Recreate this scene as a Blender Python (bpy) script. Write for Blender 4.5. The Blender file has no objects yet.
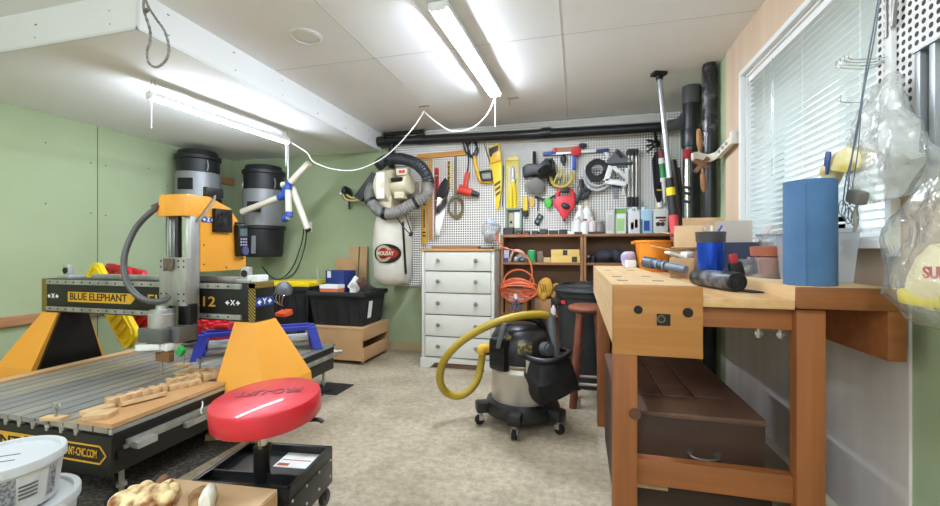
import bpy, bmesh, math, random
from mathutils import Vector, Matrix, Euler
R = math.radians
random.seed(7)
SC = bpy.context.scene
COL = SC.collection

# ------------------------------------------------------------------ camera
FPX, CAMH, YAW = 418.0, 1.12, math.atan(108 / 418)
cam_d = bpy.data.cameras.new('camera')
cam_d.sensor_width = 36.0
cam_d.lens = FPX / 940 * 36.0
cam_d.shift_y = -3 / 940
cam_d.clip_start = 0.02
cam = bpy.data.objects.new('camera', cam_d)
COL.objects.link(cam)
cam.location = (0, 0, CAMH)
cam.rotation_euler = (R(90), 0, YAW)
SC.camera = cam

# ------------------------------------------------------------------ world, exposure
W = bpy.data.worlds.new('world')
SC.world = W
W.use_nodes = True
bg = W.node_tree.nodes['Background']
bg.inputs[0].default_value = (0.95, 0.975, 1.0, 1)
bg.inputs[1].default_value = 2.3
vs = SC.view_settings
vs.view_transform = 'Standard'
vs.look = 'None'
vs.gamma = 1
vs.use_curve_mapping = False
vs.exposure = 0.9
TUBE_POWER = 112.0


def area_light(name, loc, rot, sx, sy, power, col=(1, 1, 1)):
    l = bpy.data.lights.new(name, 'AREA')
    l.shape = 'RECTANGLE'
    l.size = sx
    l.size_y = sy
    l.energy = power
    l.color = col
    o = bpy.data.objects.new(name, l)
    COL.objects.link(o)
    o.location = loc
    o.rotation_euler = rot
    return o


# fill lights added out of view to brighten the room, no real fixtures
area_light('overhead_fill', (-3.0, 0.1, 2.22), (0, 0, 0), 0.12, 1.2, 22, (0.82, 0.91, 1.0))
for lx, lz in ((-0.9, 2.4),):
    pl = bpy.data.lights.new('ceiling_fill', 'POINT')  # added fill close to the ceiling, stands for no lamp
    pl.energy = 42
    pl.shadow_soft_size = 0.12
    pl.color = (0.82, 0.91, 1.0)
    po = bpy.data.objects.new('ceiling_fill', pl)
    COL.objects.link(po)
    po.location = (lx + 0.9, -0.5, lz - .08)
for lx, ly in ((-2.9, -1.3), (-0.6, -1.5)):
    pl = bpy.data.lights.new('rear_fill', 'POINT')  # soft fill added behind the camera, not hanging lamps
    pl.energy = 15
    pl.shadow_soft_size = 0.3
    pl.color = (0.82, 0.91, 1.0)
    po = bpy.data.objects.new('rear_fill', pl)
    COL.objects.link(po)
    po.location = (lx, ly, 1.95)

# ------------------------------------------------------------------ measuring
_c, _s = math.cos(YAW), math.sin(YAW)


def ray(px, py):
    xc = (px - 470) / FPX
    return Vector((xc * _c - _s, xc * _s + _c, -(py - 250) / FPX))


def at(px, py, Y):      # the point of the room at depth Y that is seen there
    d = ray(px, py)
    return Vector((0, 0, CAMH)) + d * (Y / d.y)


def atx(px, py, X):
    d = ray(px, py)
    return Vector((0, 0, CAMH)) + d * (X / d.x)


def atz(px, py, Z):
    d = ray(px, py)
    return Vector((0, 0, CAMH)) + d * ((Z - CAMH) / d.z)


# ------------------------------------------------------------------ materials
def lin(h):
    h = h.lstrip('#')
    v = [int(h[i:i + 2], 16) / 255 for i in (0, 2, 4)]
    return tuple(x / 12.92 if x <= 0.04045 else ((x + 0.055) / 1.055) ** 2.4 for x in v) + (1,)


MATS = {}


def mat(name, col, rough=0.5, metal=0.0, col2=None, scale=6.0, stretch=(1, 1, 1), bump=0.0, bscale=None,
        emit=None, power=0.0, coat=0.0, detail=5.0, lo=0.35, hi=0.65, alpha=None, trans=0.0):
    if name in MATS:
        return MATS[name]
    m = bpy.data.materials.new(name)
    m.use_nodes = True
    nt = m.node_tree
    b = nt.nodes['Principled BSDF']
    c1 = lin(col)
    b.inputs['Base Color'].default_value = c1
    b.inputs['Roughness'].default_value = rough
    b.inputs['Metallic'].default_value = metal
    b.inputs['Coat Weight'].default_value = coat
    if trans:
        b.inputs['Transmission Weight'].default_value = trans
    tc = nt.nodes.new('ShaderNodeTexCoord')
    mp = nt.nodes.new('ShaderNodeMapping')
    mp.inputs['Scale'].default_value = stretch
    nt.links.new(tc.outputs['Object'], mp.inputs['Vector'])
    nz = nt.nodes.new('ShaderNodeTexNoise')
    nz.inputs['Scale'].default_value = scale
    nz.inputs['Detail'].default_value = detail
    nt.links.new(mp.outputs[0], nz.inputs['Vector'])
    if col2:
        cr = nt.nodes.new('ShaderNodeValToRGB')
        cr.color_ramp.elements[0].position = lo
        cr.color_ramp.elements[0].color = c1
        cr.color_ramp.elements[1].position = hi
        cr.color_ramp.elements[1].color = lin(col2)
        nt.links.new(nz.outputs['Fac'], cr.inputs[0])
        nt.links.new(cr.outputs[0], b.inputs['Base Color'])
    if bump:
        nb = nt.nodes.new('ShaderNodeTexNoise')
        nb.inputs['Scale'].default_value = bscale or scale * 4
        nb.inputs['Detail'].default_value = 4
        nt.links.new(mp.outputs[0], nb.inputs['Vector'])
        bp = nt.nodes.new('ShaderNodeBump')
        bp.inputs['Strength'].default_value = bump
        bp.inputs['Distance'].default_value = 0.01
        nt.links.new(nb.outputs['Fac'], bp.inputs['Height'])
        nt.links.new(bp.outputs[0], b.inputs['Normal'])
    if emit:
        b.inputs['Emission Color'].default_value = lin(emit)
        b.inputs['Emission Strength'].default_value = power
    MATS[name] = m
    return m


def film(name, tint, gloss=0.25, milk=0.1, rough=0.12, bump=0.0, bscale=25):
    """thin clear plastic or glass"""
    if name in MATS:
        return MATS[name]
    m = bpy.data.materials.new(name)
    m.use_nodes = True
    nt = m.node_tree
    nt.nodes.remove(nt.nodes['Principled BSDF'])
    out = nt.nodes['Material Output']
    tr = nt.nodes.new('ShaderNodeBsdfTransparent')
    tr.inputs[0].default_value = lin(tint)
    gl = nt.nodes.new('ShaderNodeBsdfGlossy')
    gl.inputs['Roughness'].default_value = rough
    tl = nt.nodes.new('ShaderNodeBsdfDiffuse')
    tl.inputs[0].default_value = lin('#eef2f4')
    m1 = nt.nodes.new('ShaderNodeMixShader')
    m2 = nt.nodes.new('ShaderNodeMixShader')
    m1.inputs[0].default_value = milk
    nt.links.new(tr.outputs[0], m1.inputs[1])
    nt.links.new(tl.outputs[0], m1.inputs[2])
    lw = nt.nodes.new('ShaderNodeLayerWeight')
    lw.inputs['Blend'].default_value = gloss
    nt.links.new(lw.outputs['Facing'], m2.inputs[0])
    nt.links.new(m1.outputs[0], m2.inputs[1])
    nt.links.new(gl.outputs[0], m2.inputs[2])
    if bump:
        tc = nt.nodes.new('ShaderNodeTexCoord')
        nb = nt.nodes.new('ShaderNodeTexNoise')
        nb.inputs['Scale'].default_value = bscale
        nb.inputs['Detail'].default_value = 3
        nb.inputs['Distortion'].default_value = 1.2
        nt.links.new(tc.outputs['Object'], nb.inputs['Vector'])
        bp = nt.nodes.new('ShaderNodeBump')
        bp.inputs['Strength'].default_value = bump
        bp.inputs['Distance'].default_value = 0.03
        nt.links.new(nb.outputs['Fac'], bp.inputs['Height'])
        nt.links.new(bp.outputs[0], gl.inputs['Normal'])
        nt.links.new(bp.outputs[0], lw.inputs['Normal'])
    nt.links.new(m2.outputs[0], out.inputs[0])
    MATS[name] = m
    return m


def wood(name, a, b, along='Y', scale=3.0, rough=0.55, squeeze=0.06, bump=0.05, lo=0.3, hi=0.7):
    s = {'X': (squeeze, 1, 1), 'Y': (1, squeeze, 1), 'Z': (1, 1, squeeze)}[along]
    return mat(name, a, rough, 0, b, scale * 9, s, bump, scale * 20, lo=lo, hi=hi)


# ------------------------------------------------------------------ mesh building
class MB:
    def __init__(self):
        self.bm = bmesh.new()

    def _bev(self, geom_verts, bev, seg=2):
        if bev <= 0:
            return
        es = set()
        for v in geom_verts:
            for e in v.link_edges:
                es.add(e)
        bmesh.ops.bevel(self.bm, geom=list(es), offset=bev, segments=seg, affect='EDGES', profile=0.6, clamp_overlap=True)

    def box(self, x0, x1, y0, y1, z0, z1, bev=0.0):
        M = Matrix.Translation(((x0 + x1) / 2, (y0 + y1) / 2, (z0 + z1) / 2)) @ Matrix.Diagonal((abs(x1 - x0), abs(y1 - y0), abs(z1 - z0), 1))
        r = bmesh.ops.create_cube(self.bm, size=1, matrix=M)
        self._bev(r['verts'], bev)
        return self

    def obox(self, c, size, rot=(0, 0, 0), bev=0.0):
        rm = rot.to_4x4() if isinstance(rot, Matrix) else Euler(rot).to_matrix().to_4x4()
        M = Matrix.Translation(c) @ rm @ Matrix.Diagonal((size[0], size[1], size[2], 1))
        r = bmesh.ops.create_cube(self.bm, size=1, matrix=M)
        self._bev(r['verts'], bev)
        return self

    def bar(self, p0, p1, w, d, up=(0, 0, 1), bev=0.0):
        """a rectangular bar from p0 to p1; w across, d along 'up'"""
        p0, p1 = Vector(p0), Vector(p1)
        z = (p1 - p0)
        L = z.length
        z = z.normalized()
        u = Vector(up)
        x = u.cross(z)
        if x.length < 1e-4:
            x = Vector((1, 0, 0)).cross(z)
        x.normalize()
        y = z.cross(x)
        m = Matrix((x, y, z)).transposed()
        return self.obox((p0 + p1) / 2, (w, d, L), m, bev)

    def cyl(self, p0, p1, r0, r1=None, n=20, caps=True, bev=0.0):
        p0, p1 = Vector(p0), Vector(p1)
        if r1 is None:
            r1 = r0
        d = p1 - p0
        q = Vector((0, 0, 1)).rotation_difference(d.normalized()).to_matrix().to_4x4()
        M = Matrix.Translation((p0 + p1) / 2) @ q
        r = bmesh.ops.create_cone(self.bm, cap_ends=caps, cap_tris=False, segments=n, radius1=max(r0, 1e-5), radius2=max(r1, 1e-5), depth=d.length, matrix=M)
        if bev > 0:
            es = [e for e in {e for v in r['verts'] for e in v.link_edges} if any(len(f.verts) > 4 for f in e.link_faces)]
            bmesh.ops.bevel(self.bm, geom=es, offset=bev, segments=2, affect='EDGES', profile=0.6)
        return self

    def sph(self, c, rad, rot=(0, 0, 0), u=20, v=12):
        if not hasattr(rad, '__len__'):
            rad = (rad,) * 3
        M = Matrix.Translation(c) @ Euler(rot).to_matrix().to_4x4() @ Matrix.Diagonal((rad[0], rad[1], rad[2], 1))
        bmesh.ops.create_uvsphere(self.bm, u_segments=u, v_segments=v, radius=1, matrix=M)
        return self

    def tube(self, pts, r, n=8, closed=False, sub=0, ridge=None, caps=True):
        pts = [Vector(p) for p in pts]
        if sub:
            pts = spline(pts, sub, closed)
        N = len(pts)
        rad = r if hasattr(r, '__len__') else [r] * N
        if len(rad) != N:
            rad = [rad[min(int(i * len(rad) / N), len(rad) - 1)] for i in range(N)]
        if ridge:
            rad = [x * (1 + (ridge if i % 2 else -ridge)) for i, x in enumerate(rad)]
        rings = []
        nrm = None
        for i, p in enumerate(pts):
            if closed:
                t = pts[(i + 1) % N] - pts[i - 1]
            else:
                t = pts[min(i + 1, N - 1)] - pts[max(i - 1, 0)]
            if t.length < 1e-9:
                t = Vector((0, 0, 1))
            t.normalize()
            if nrm is None:
                nrm = t.orthogonal().normalized()
            else:
                nrm = nrm - t * nrm.dot(t)
                nrm = t.orthogonal().normalized() if nrm.length < 1e-6 else nrm.normalized()
            bn = t.cross(nrm)
            rings.append([self.bm.verts.new(p + (nrm * math.cos(2 * math.pi * k / n) + bn * math.sin(2 * math.pi * k / n)) * rad[i]) for k in range(n)])
        for i in range(N if closed else N - 1):
            a, b = rings[i], rings[(i + 1) % N]
            sh = 0
            if closed and i == N - 1:
                sh = min(range(n), key=lambda s: (a[0].co - b[s].co).length)
            for k in range(n):
                self.bm.faces.new((a[k], a[(k + 1) % n], b[(k + 1 + sh) % n], b[(k + sh) % n]))
        if caps and not closed:
            self.bm.faces.new(list(reversed(rings[0])))
            self.bm.faces.new(rings[-1])
        return self

    def lathe(self, prof, c=(0, 0, 0), n=32, M=None, sx=1.0, sy=1.0):
        c = Vector(c)
        M = M or Matrix.Identity(4)
        rings = []
        for r, z in prof:
            if r < 1e-6:
                rings.append([self.bm.verts.new(c + (M @ Vector((0, 0, z))))])
            else:
                rings.append([self.bm.verts.new(c + (M @ Vector((r * sx * math.cos(2 * math.pi * k / n), r * sy * math.sin(2 * math.pi * k / n), z)))) for k in range(n)])
        for a, b in zip(rings, rings[1:]):
            for k in range(n):
                k2 = (k + 1) % n
                if len(a) == 1 and len(b) == 1:
                    continue
                if len(a) == 1:
                    self.bm.faces.new((a[0], b[k2], b[k]))
                elif len(b) == 1:
                    self.bm.faces.new((a[k], a[k2], b[0]))
                else:
                    self.bm.faces.new((a[k], a[k2], b[k2], b[k]))
        return self

    def prism(self, poly, axis, a, b, bev=0.0):
        """polygon in the two other axes, pushed along 'axis' from a to b"""
        def mk(u, v, w):
            return {'X': (w, u, v), 'Y': (u, w, v), 'Z': (u, v, w)}[axis]
        A = [self.bm.verts.new(mk(u, v, a)) for u, v in poly]
        B = [self.bm.verts.new(mk(u, v, b)) for u, v in poly]
        n = len(poly)
        f = [self.bm.faces.new(A), self.bm.faces.new(list(reversed(B)))]
        for i in range(n):
            f.append(self.bm.faces.new((A[i], B[i], B[(i + 1) % n], A[(i + 1) % n])))
        bmesh.ops.recalc_face_normals(self.bm, faces=f)
        self._bev(A + B, bev)
        return self

    def hull8(self, lo, hi):
        """frustum: four bottom points and four top points, same order"""
        A = [self.bm.verts.new(p) for p in lo]
        B = [self.bm.verts.new(p) for p in hi]
        n = len(lo)
        f = [self.bm.faces.new(list(reversed(A))), self.bm.faces.new(B)]
        for i in range(n):
            f.append(self.bm.faces.new((A[i], A[(i + 1) % n], B[(i + 1) % n], B[i])))
        bmesh.ops.recalc_face_normals(self.bm, faces=f)
        return self

    def panel(self, pts, th):
        """a flat quad or polygon given a real thickness"""
        pts = [Vector(p) for p in pts]
        nrm = (pts[1] - pts[0]).cross(pts[2] - pts[0]).normalized() * th
        return self.hull8(pts, [p + nrm for p in pts])

    def jitter(self, amt, freq=8.0, seed=0):
        from mathutils import noise
        o = Vector((seed * 3.1, seed * 1.7, seed * 0.9))
        for v in self.bm.verts:
            v.co += noise.noise_vector(v.co * freq + o) * amt
        return self

    def subdivide(self, cuts=2):
        bmesh.ops.subdivide_edges(self.bm, edges=self.bm.edges[:], cuts=cuts, use_grid_fill=True)
        return self


def spline(pts, sub, closed=False):
    out = []
    N = len(pts)
    for i in range(N if closed else N - 1):
        if closed:
            p0, p1, p2, p3 = pts[i - 1], pts[i], pts[(i + 1) % N], pts[(i + 2) % N]
        else:
            p0, p1, p2, p3 = pts[max(i - 1, 0)], pts[i], pts[i + 1], pts[min(i + 2, N - 1)]
        for k in range(sub):
            t = k / sub
            out.append(0.5 * ((2 * p1) + (-p0 + p2) * t + (2 * p0 - 5 * p1 + 4 * p2 - p3) * t * t + (-p0 + 3 * p1 - 3 * p2 + p3) * t ** 3))
    if not closed:
        out.append(pts[-1])
    return out


ORG = {}


def _mesh(name, mb, m, org):
    bm = mb.bm
    if len(bm.verts):
        bmesh.ops.translate(bm, vec=-Vector(org), verts=bm.verts[:])
    me = bpy.data.meshes.new(name)
    bm.to_mesh(me)
    bm.free()
    for p in me.polygons:
        p.use_smooth = True
    me.set_sharp_from_angle(angle=R(38))
    me.materials.append(m)
    return me


def tag(o, label=None, cat=None, group=None, kind=None):
    if label: o['label'] = label
    if cat: o['category'] = cat
    if group: o['group'] = group
    if kind: o['kind'] = kind
    return o


def thing(name, label, cat, loc, group=None):
    o = bpy.data.objects.new(name, None)
    o.empty_display_size = 0.05
    COL.objects.link(o)
    o.location = loc
    ORG[o.name] = Vector(loc)
    return tag(o, label, cat, group)


def part(name, mb, m, parent, label=None):
    org = ORG[parent.name]
    o = bpy.data.objects.new(name, _mesh(name, mb, m, org))
    COL.objects.link(o)
    o.parent = parent
    ORG[o.name] = org
    if label: o['label'] = label
    return o


def solo(name, mb, m, label, cat, group=None, kind=None):
    xs = [v.co for v in mb.bm.verts]
    loc = Vector(((min(v.x for v in xs) + max(v.x for v in xs)) / 2, (min(v.y for v in xs) + max(v.y for v in xs)) / 2, min(v.z for v in xs)))
    o = bpy.data.objects.new(name, _mesh(name, mb, m, loc))
    COL.objects.link(o)
    o.location = loc
    ORG[o.name] = loc
    return tag(o, label, cat, group, kind)


def parts(name, mb, m, parent, label=None):
    """every loose piece of the builder becomes a part of its own"""
    bm = mb.bm
    seen, out = set(), []
    for v in bm.verts:
        if v in seen: continue
        st, isl = [v], []
        seen.add(v)
        while st:
            w = st.pop()
            isl.append(w)
            for e in w.link_edges:
                x = e.other_vert(w)
                if x not in seen:
                    seen.add(x); st.append(x)
        out.append(isl)
    for isl in out:
        nb = MB()
        mp = {v: nb.bm.verts.new(v.co) for v in isl}
        for f in {f for v in isl for f in v.link_faces}: nb.bm.faces.new([mp[v] for v in f.verts])
        part(name, nb, m, parent, label)
    bm.free()


def struct(name, mb, m):
    o = bpy.data.objects.new(name, _mesh(name, mb, m, (0, 0, 0)))
    COL.objects.link(o)
    ORG[o.name] = Vector((0, 0, 0))
    o['kind'] = 'structure'
    return o


def dup(root, loc, label=None, rotz=None):
    r = root.copy()
    COL.objects.link(r)
    r.location = loc
    if rotz is not None: r.rotation_euler = (0, 0, rotz)
    if label: r['label'] = label
    for ch in list(root.children):
        c = ch.copy()
        COL.objects.link(c)
        c.parent = r
        for g in list(ch.children):
            d = g.copy()
            COL.objects.link(d)
            d.parent = c
    return r


def text(name, s, size, m, parent, o, xd, yd, width=None, bold=0.0, thick=0.0008, align='CENTER'):
    """lettering as real raised letters; o = middle of the line, xd/yd = reading and up directions"""
    cu = bpy.data.curves.new(name, 'FONT')
    cu.body = s
    cu.size = size
    cu.align_x = align
    cu.align_y = 'CENTER'
    cu.extrude = thick
    cu.offset = bold
    to = bpy.data.objects.new(name, cu)
    COL.objects.link(to)
    bpy.context.view_layer.update()
    me = bpy.data.meshes.new_from_object(to.evaluated_get(bpy.context.evaluated_depsgraph_get()))
    bpy.data.objects.remove(to)
    bpy.data.curves.remove(cu)
    x = Vector(xd).normalized()
    y = Vector(yd)
    y = (y - x * y.dot(x)).normalized()
    z = x.cross(y)
    k = 1.0
    if width and len(me.vertices):
        wx = max(v.co.x for v in me.vertices) - min(v.co.x for v in me.vertices)
        k = width / wx
    Mx = Matrix((x * k, y, z)).transposed().to_4x4()
    me.transform(Matrix.Translation(Vector(o) - ORG[parent.name]) @ Mx)
    me.materials.append(m)
    ob = bpy.data.objects.new(name, me)
    COL.objects.link(ob)
    ob.parent = parent
    ORG[ob.name] = ORG[parent.name]
    return ob


# common materials
BLACK = mat('black_plastic', '#0d0d0e', 0.45, bump=0.02)
BLKM = mat('black_painted_metal', '#121212', 0.4, 0.1, '#1b1916', 5)
RUB = mat('black_rubber', '#101010', 0.8)
STEEL = mat('brushed_steel', '#b5b2ab', 0.34, 0.55, '#98958e', 14, (1, 1, 0.2))
ALU = mat('aluminium', '#c4c4c2', 0.35, 0.75)
CHROME = mat('chrome', '#d8d8d8', 0.15, 1.0)
WHT = mat('white_plastic', '#e9e9e6', 0.4)
CREAM = mat('cream_paint', '#d8cfb6', 0.45)
YEL = mat('yellow_plastic', '#f0d021', 0.4)
RED = mat('red_plastic', '#c9202a', 0.4)
BLUE = mat('blue_plastic', '#2240a0', 0.4)
GREENP = mat('green_plastic', '#2ea04a', 0.45)
CARD = mat('cardboard', '#b98f63', 0.85, 0, '#a97f55', 5)
CARDL = mat('pale_cardboard', '#cfae86', 0.85, 0, '#c39f75', 5)
GREY = mat('grey_plastic', '#7f8284', 0.5)
DGREY = mat('dark_grey_plastic', '#2c2d30', 0.5)
PAPER = mat('white_paper', '#eeeeea', 0.7)
ORANGE = mat('orange_paint', '#f2a83e', 0.38, 0, '#eda137', 3)
# ================================================================== the room
XR, XL, YB, YF, ZC = 0.967, -4.23, 4.36, -2.4, 2.44
GREENW = mat('green_drywall', '#a9b692', 0.85, 0, '#9fac87', 1.6, bump=0.03, bscale=60, lo=0.3, hi=0.7)
CEIL = mat('ceiling_drywall', '#efefef', 0.9, 0, '#e9e9e8', 1.3, lo=0.3, hi=0.7)
FLOOR = mat('concrete_floor', '#beb19b', 0.55, 0, '#9c907a', 2.2, bump=0.08, bscale=50, detail=9, lo=0.36, hi=0.7)
nt = FLOOR.node_tree      # fine speckle and stains over the broad mottling
b = nt.nodes['Principled BSDF']
src = b.inputs['Base Color'].links[0].from_socket
n2 = nt.nodes.new('ShaderNodeTexNoise'); n2.inputs['Scale'].default_value = 26; n2.inputs['Detail'].default_value = 10
n2.inputs['Roughness'].default_value = 0.75
tc = [n for n in nt.nodes if n.type == 'TEX_COORD'][0]
nt.links.new(tc.outputs['Object'], n2.inputs['Vector'])
r2 = nt.nodes.new('ShaderNodeValToRGB')
r2.color_ramp.elements[0].position = 0.36; r2.color_ramp.elements[0].color = (0.66, 0.63, 0.59, 1)
r2.color_ramp.elements[1].position = 0.6; r2.color_ramp.elements[1].color = (1.08, 1.06, 1.02, 1)
nt.links.new(n2.outputs['Fac'], r2.inputs[0])
mx = nt.nodes.new('ShaderNodeMix'); mx.data_type = 'RGBA'; mx.blend_type = 'MULTIPLY'; mx.inputs[0].default_value = 1.0
nt.links.new(src, mx.inputs[6]); nt.links.new(r2.outputs[0], mx.inputs[7])
n3 = nt.nodes.new('ShaderNodeTexNoise'); n3.inputs['Scale'].default_value = 1.7; n3.inputs['Detail'].default_value = 6; n3.inputs['Distortion'].default_value = .8
mp3 = nt.nodes.new('ShaderNodeMapping'); mp3.inputs['Location'].default_value = (3.1, 1.7, 0); mp3.inputs['Scale'].default_value = (1, .7, 1)
nt.links.new(tc.outputs['Object'], mp3.inputs[0]); nt.links.new(mp3.outputs[0], n3.inputs['Vector'])
r3 = nt.nodes.new('ShaderNodeValToRGB')
r3.color_ramp.elements[0].position = 0.56; r3.color_ramp.elements[0].color = (1, 1, 1, 1)
r3.color_ramp.elements[1].position = 0.72; r3.color_ramp.elements[1].color = (0.66, 0.62, 0.57, 1)
nt.links.new(n3.outputs['Fac'], r3.inputs[0])
mx3 = nt.nodes.new('ShaderNodeMix'); mx3.data_type = 'RGBA'; mx3.blend_type = 'MULTIPLY'; mx3.inputs[0].default_value = 1.0
nt.links.new(mx.outputs[2], mx3.inputs[6]); nt.links.new(r3.outputs[0], mx3.inputs[7])
nt.links.new(mx3.outputs[2], b.inputs['Base Color'])

PLY = mat('primed_plywood', '#d3bba1', 0.8, 0, '#c5ab90', 3.0, (1, 3, 0.12), lo=0.3, hi=0.72)
PRIME = mat('primed_drywall', '#e8e2de', 0.85, 0, '#d6ccc6', 2.4, (1, 3, 0.1), lo=0.3, hi=0.7)
TRIMW = mat('white_trim_paint', '#dfe0de', 0.5)
SEAM = mat('drywall_seam', '#c9c9c6', 0.9)
STUD = wood('stud_wood', '#c08f66', '#a8764f', 'Y')

struct('floor', MB().box(XL - .12, XR + .3, YF - .12, YB + .12, -.12, 0), FLOOR)
struct('ceiling', MB().box(XL - .12, XR + .3, YF - .12, YB + .12, ZC, ZC + .12), CEIL)
struct('wall_back', MB().box(XL - .12, XR + .3, YB, YB + .12, 0, ZC), GREENW)
wl = struct('wall_left', MB().box(XL - .12, XL, YF, YB, 0, ZC), GREENW)
struct('wall_front', MB().box(XL - .12, XR + .3, YF - .12, YF, 0, ZC), CEIL)
WY0, WY1, WZ0, WZ1 = 1.60, 2.80, 1.16, 2.15
m = MB()
for (y0, y1, z0, z1) in ((YF, WY0, 0, ZC), (WY1, YB, 0, ZC), (WY0, WY1, 0, WZ0), (WY0, WY1, WZ1, ZC)):
    m.box(XR, XR + .3, y0, y1, z0, z1)
struct('wall_right', m, GREENW)
# sheet of plywood and primed drywall fixed round the window
m = MB()
for (y0, y1, z0, z1) in ((1.42, WY0, 1.0, ZC), (WY1, 3.144, 1.0, ZC), (WY0, WY1, 1.0, WZ0), (WY0, WY1, WZ1, ZC)):
    m.box(XR - .008, XR, y0, y1, z0, z1)
struct('trim_1', m, PLY)
struct('trim_2', MB().box(XR - .008, XR, 1.54, 3.144, 0, 1.0), PRIME)
# dropped box under the ceiling with its corner bead
m = MB().box(XL, -2.16, 1.63, YB, 2.243, ZC)
so = struct('trim_3', m, CEIL)
m = MB()
m.box(-2.166, -2.154, 1.624, YB, 2.237, 2.249).box(XL, -2.154, 1.624, 1.636, 2.237, 2.249).box(-2.166, -2.154, 1.624, 1.636, 2.24, ZC)
part('corner_bead', m, TRIMW, so)
scr = MB()
SCREW = mat('screw_head', '#55524e', 0.6, 0.3)
for y in (1.8, 2.25, 2.7, 3.15, 3.6, 4.05):
    for z in (2.29, 2.40):
        scr.cyl((-2.158, y + random.uniform(-.02, .02), z), (-2.162, y, z), .003, n=8)
for x in (-3.9, -3.4, -2.9, -2.35):
    for z in (2.29, 2.36):
        scr.cyl((x, 1.632, z), (x + random.uniform(-.02, .02), 1.628, z), .003, n=8)
parts('screw', scr, SCREW, so)
# plasterboard joints
m = MB()
m.box(-1.35, -1.344, -2.3, 3.1, ZC - .001, ZC + .001).box(-2.15, .95, 2.62, 2.626, ZC - .001, ZC + .001).box(-.1, -.094, 1.5, YB, ZC - .001, ZC + .001)
struct('trim_4', m, SEAM)
m = MB()
for y in (2.83, 1.6): m.box(XL - .001, XL + .001, y, y + .006, 0, 2.24)
struct('trim_5', m, mat('dark_joint', '#4d5a44', 0.9))
m = MB()
for y, zs in ((2.78, (1.9, 1.45)), (2.9, (1.9, 1.44)), (2.1, (1.88, 1.4)), (2.45, (2.0, 1.5)), (3.3, (1.95, 1.5)), (3.5, (1.8, 1.35))):
    for z in zs: m.cyl((XL - .002, y, z), (XL + .002, y, z), .006, n=8)
parts('screw', m, SCREW, wl)
# rails of sawn timber on the left wall
struct('trim_6', MB().box(XL, XL + .04, 0.2, 3.55, .535, .61, .003), STUD)
struct('trim_7', MB().box(XL, XL + .04, 3.7, YB, 1.93, 2.02, .003), STUD)
# bottom rail along the back wall, baseboard and slot on the right
struct('baseboard_back', MB().box(XL, -1.45, YB - .012, YB, 0, .09), mat('raw_base', '#b5a178', 0.8))
m = MB().box(XR - .05, XR - .008, 1.2, 3.6, .09, .15, .004).box(XR - .03, XR - .008, 1.2, 3.6, 0, .09)
struct('baseboard_right', m, mat('baseboard_cream', '#cfc8b4', 0.6))

# window: casing, frame with sash, glass, sill
wn = struct('window_1', MB().box(XR + .20, XR + .24, WY0, WY0 + .05, WZ0, WZ1).box(XR + .20, XR + .24, WY1 - .05, WY1, WZ0, WZ1)
            .box(XR + .20, XR + .24, WY0, WY1, WZ0, WZ0 + .05).box(XR + .20, XR + .24, WY0, WY1, WZ1 - .05, WZ1)
            .box(XR + .19, XR + .24, 2.12, 2.19, WZ0, WZ1), WHT)
m = MB()
m.box(XR - .035, XR - .008, WY0 - .03, WY1 + .03, WZ1, WZ1 + .03, .004)
m.box(XR - .035, XR - .008, WY1, WY1 + .03, WZ0 - .06, WZ1, .004)
m.box(XR - .035, XR - .008, WY0 - .03, WY0, WZ0 - .06, WZ1, .004)
part('window_casing', m, TRIMW, wn)
part('window_lining', MB().box(XR - .008, XR + .3, WY0 - .002, WY0 + .012, WZ0, WZ1).box(XR - .008, XR + .3, WY1 - .012, WY1 + .002, WZ0, WZ1).box(XR - .008, XR + .3, WY0, WY1, WZ1 - .012, WZ1 + .002), TRIMW, wn)
part('window_sill', MB().box(XR - .06, XR + .2, WY0 - .02, WY1 + .02, WZ0 - .035, WZ0, .004), TRIMW, wn)
part('window_sash', MB().box(XR + .17, XR + .2, 2.19, 2.24, WZ0 + .05, WZ1 - .05).box(XR + .17, XR + .2, WY1 - .1, WY1 - .05, WZ0 + .05, WZ1 - .05)
     .box(XR + .17, XR + .2, 2.19, WY1 - .05, WZ1 - .11, WZ1 - .05).box(XR + .17, XR + .2, 2.19, WY1 - .05, WZ0 + .05, WZ0 + .11), mat('sash_white', '#dfe8ee', 0.4), wn)
GLASS = film('window_glass', '#f4fbff', 0.08, 0.0, 0.02)
part('window_pane', MB().box(XR + .215, XR + .219, WY0 + .05, WY1 - .05, WZ0 + .05, WZ1 - .05), GLASS, wn)
# what stands outside
solo('fence_post', MB().box(1.72, 1.90, 4.5, 4.72, -.1, 3.4, .01), wood('weathered_post', '#b98862', '#9a6c4a', 'Z'), 'brown timber post outside the window, seen between the blind slats', 'post')
struct('wall_outside', MB().box(3.6, 3.7, -1, 8, -.2, 2.6), mat('pale_siding', '#dce3e6', 0.8))
struct('floor_outside', MB().box(XR + .3, 3.6, -1, 8, -.2, 0), mat('pale_gravel', '#bdbab4', 0.9))

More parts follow.
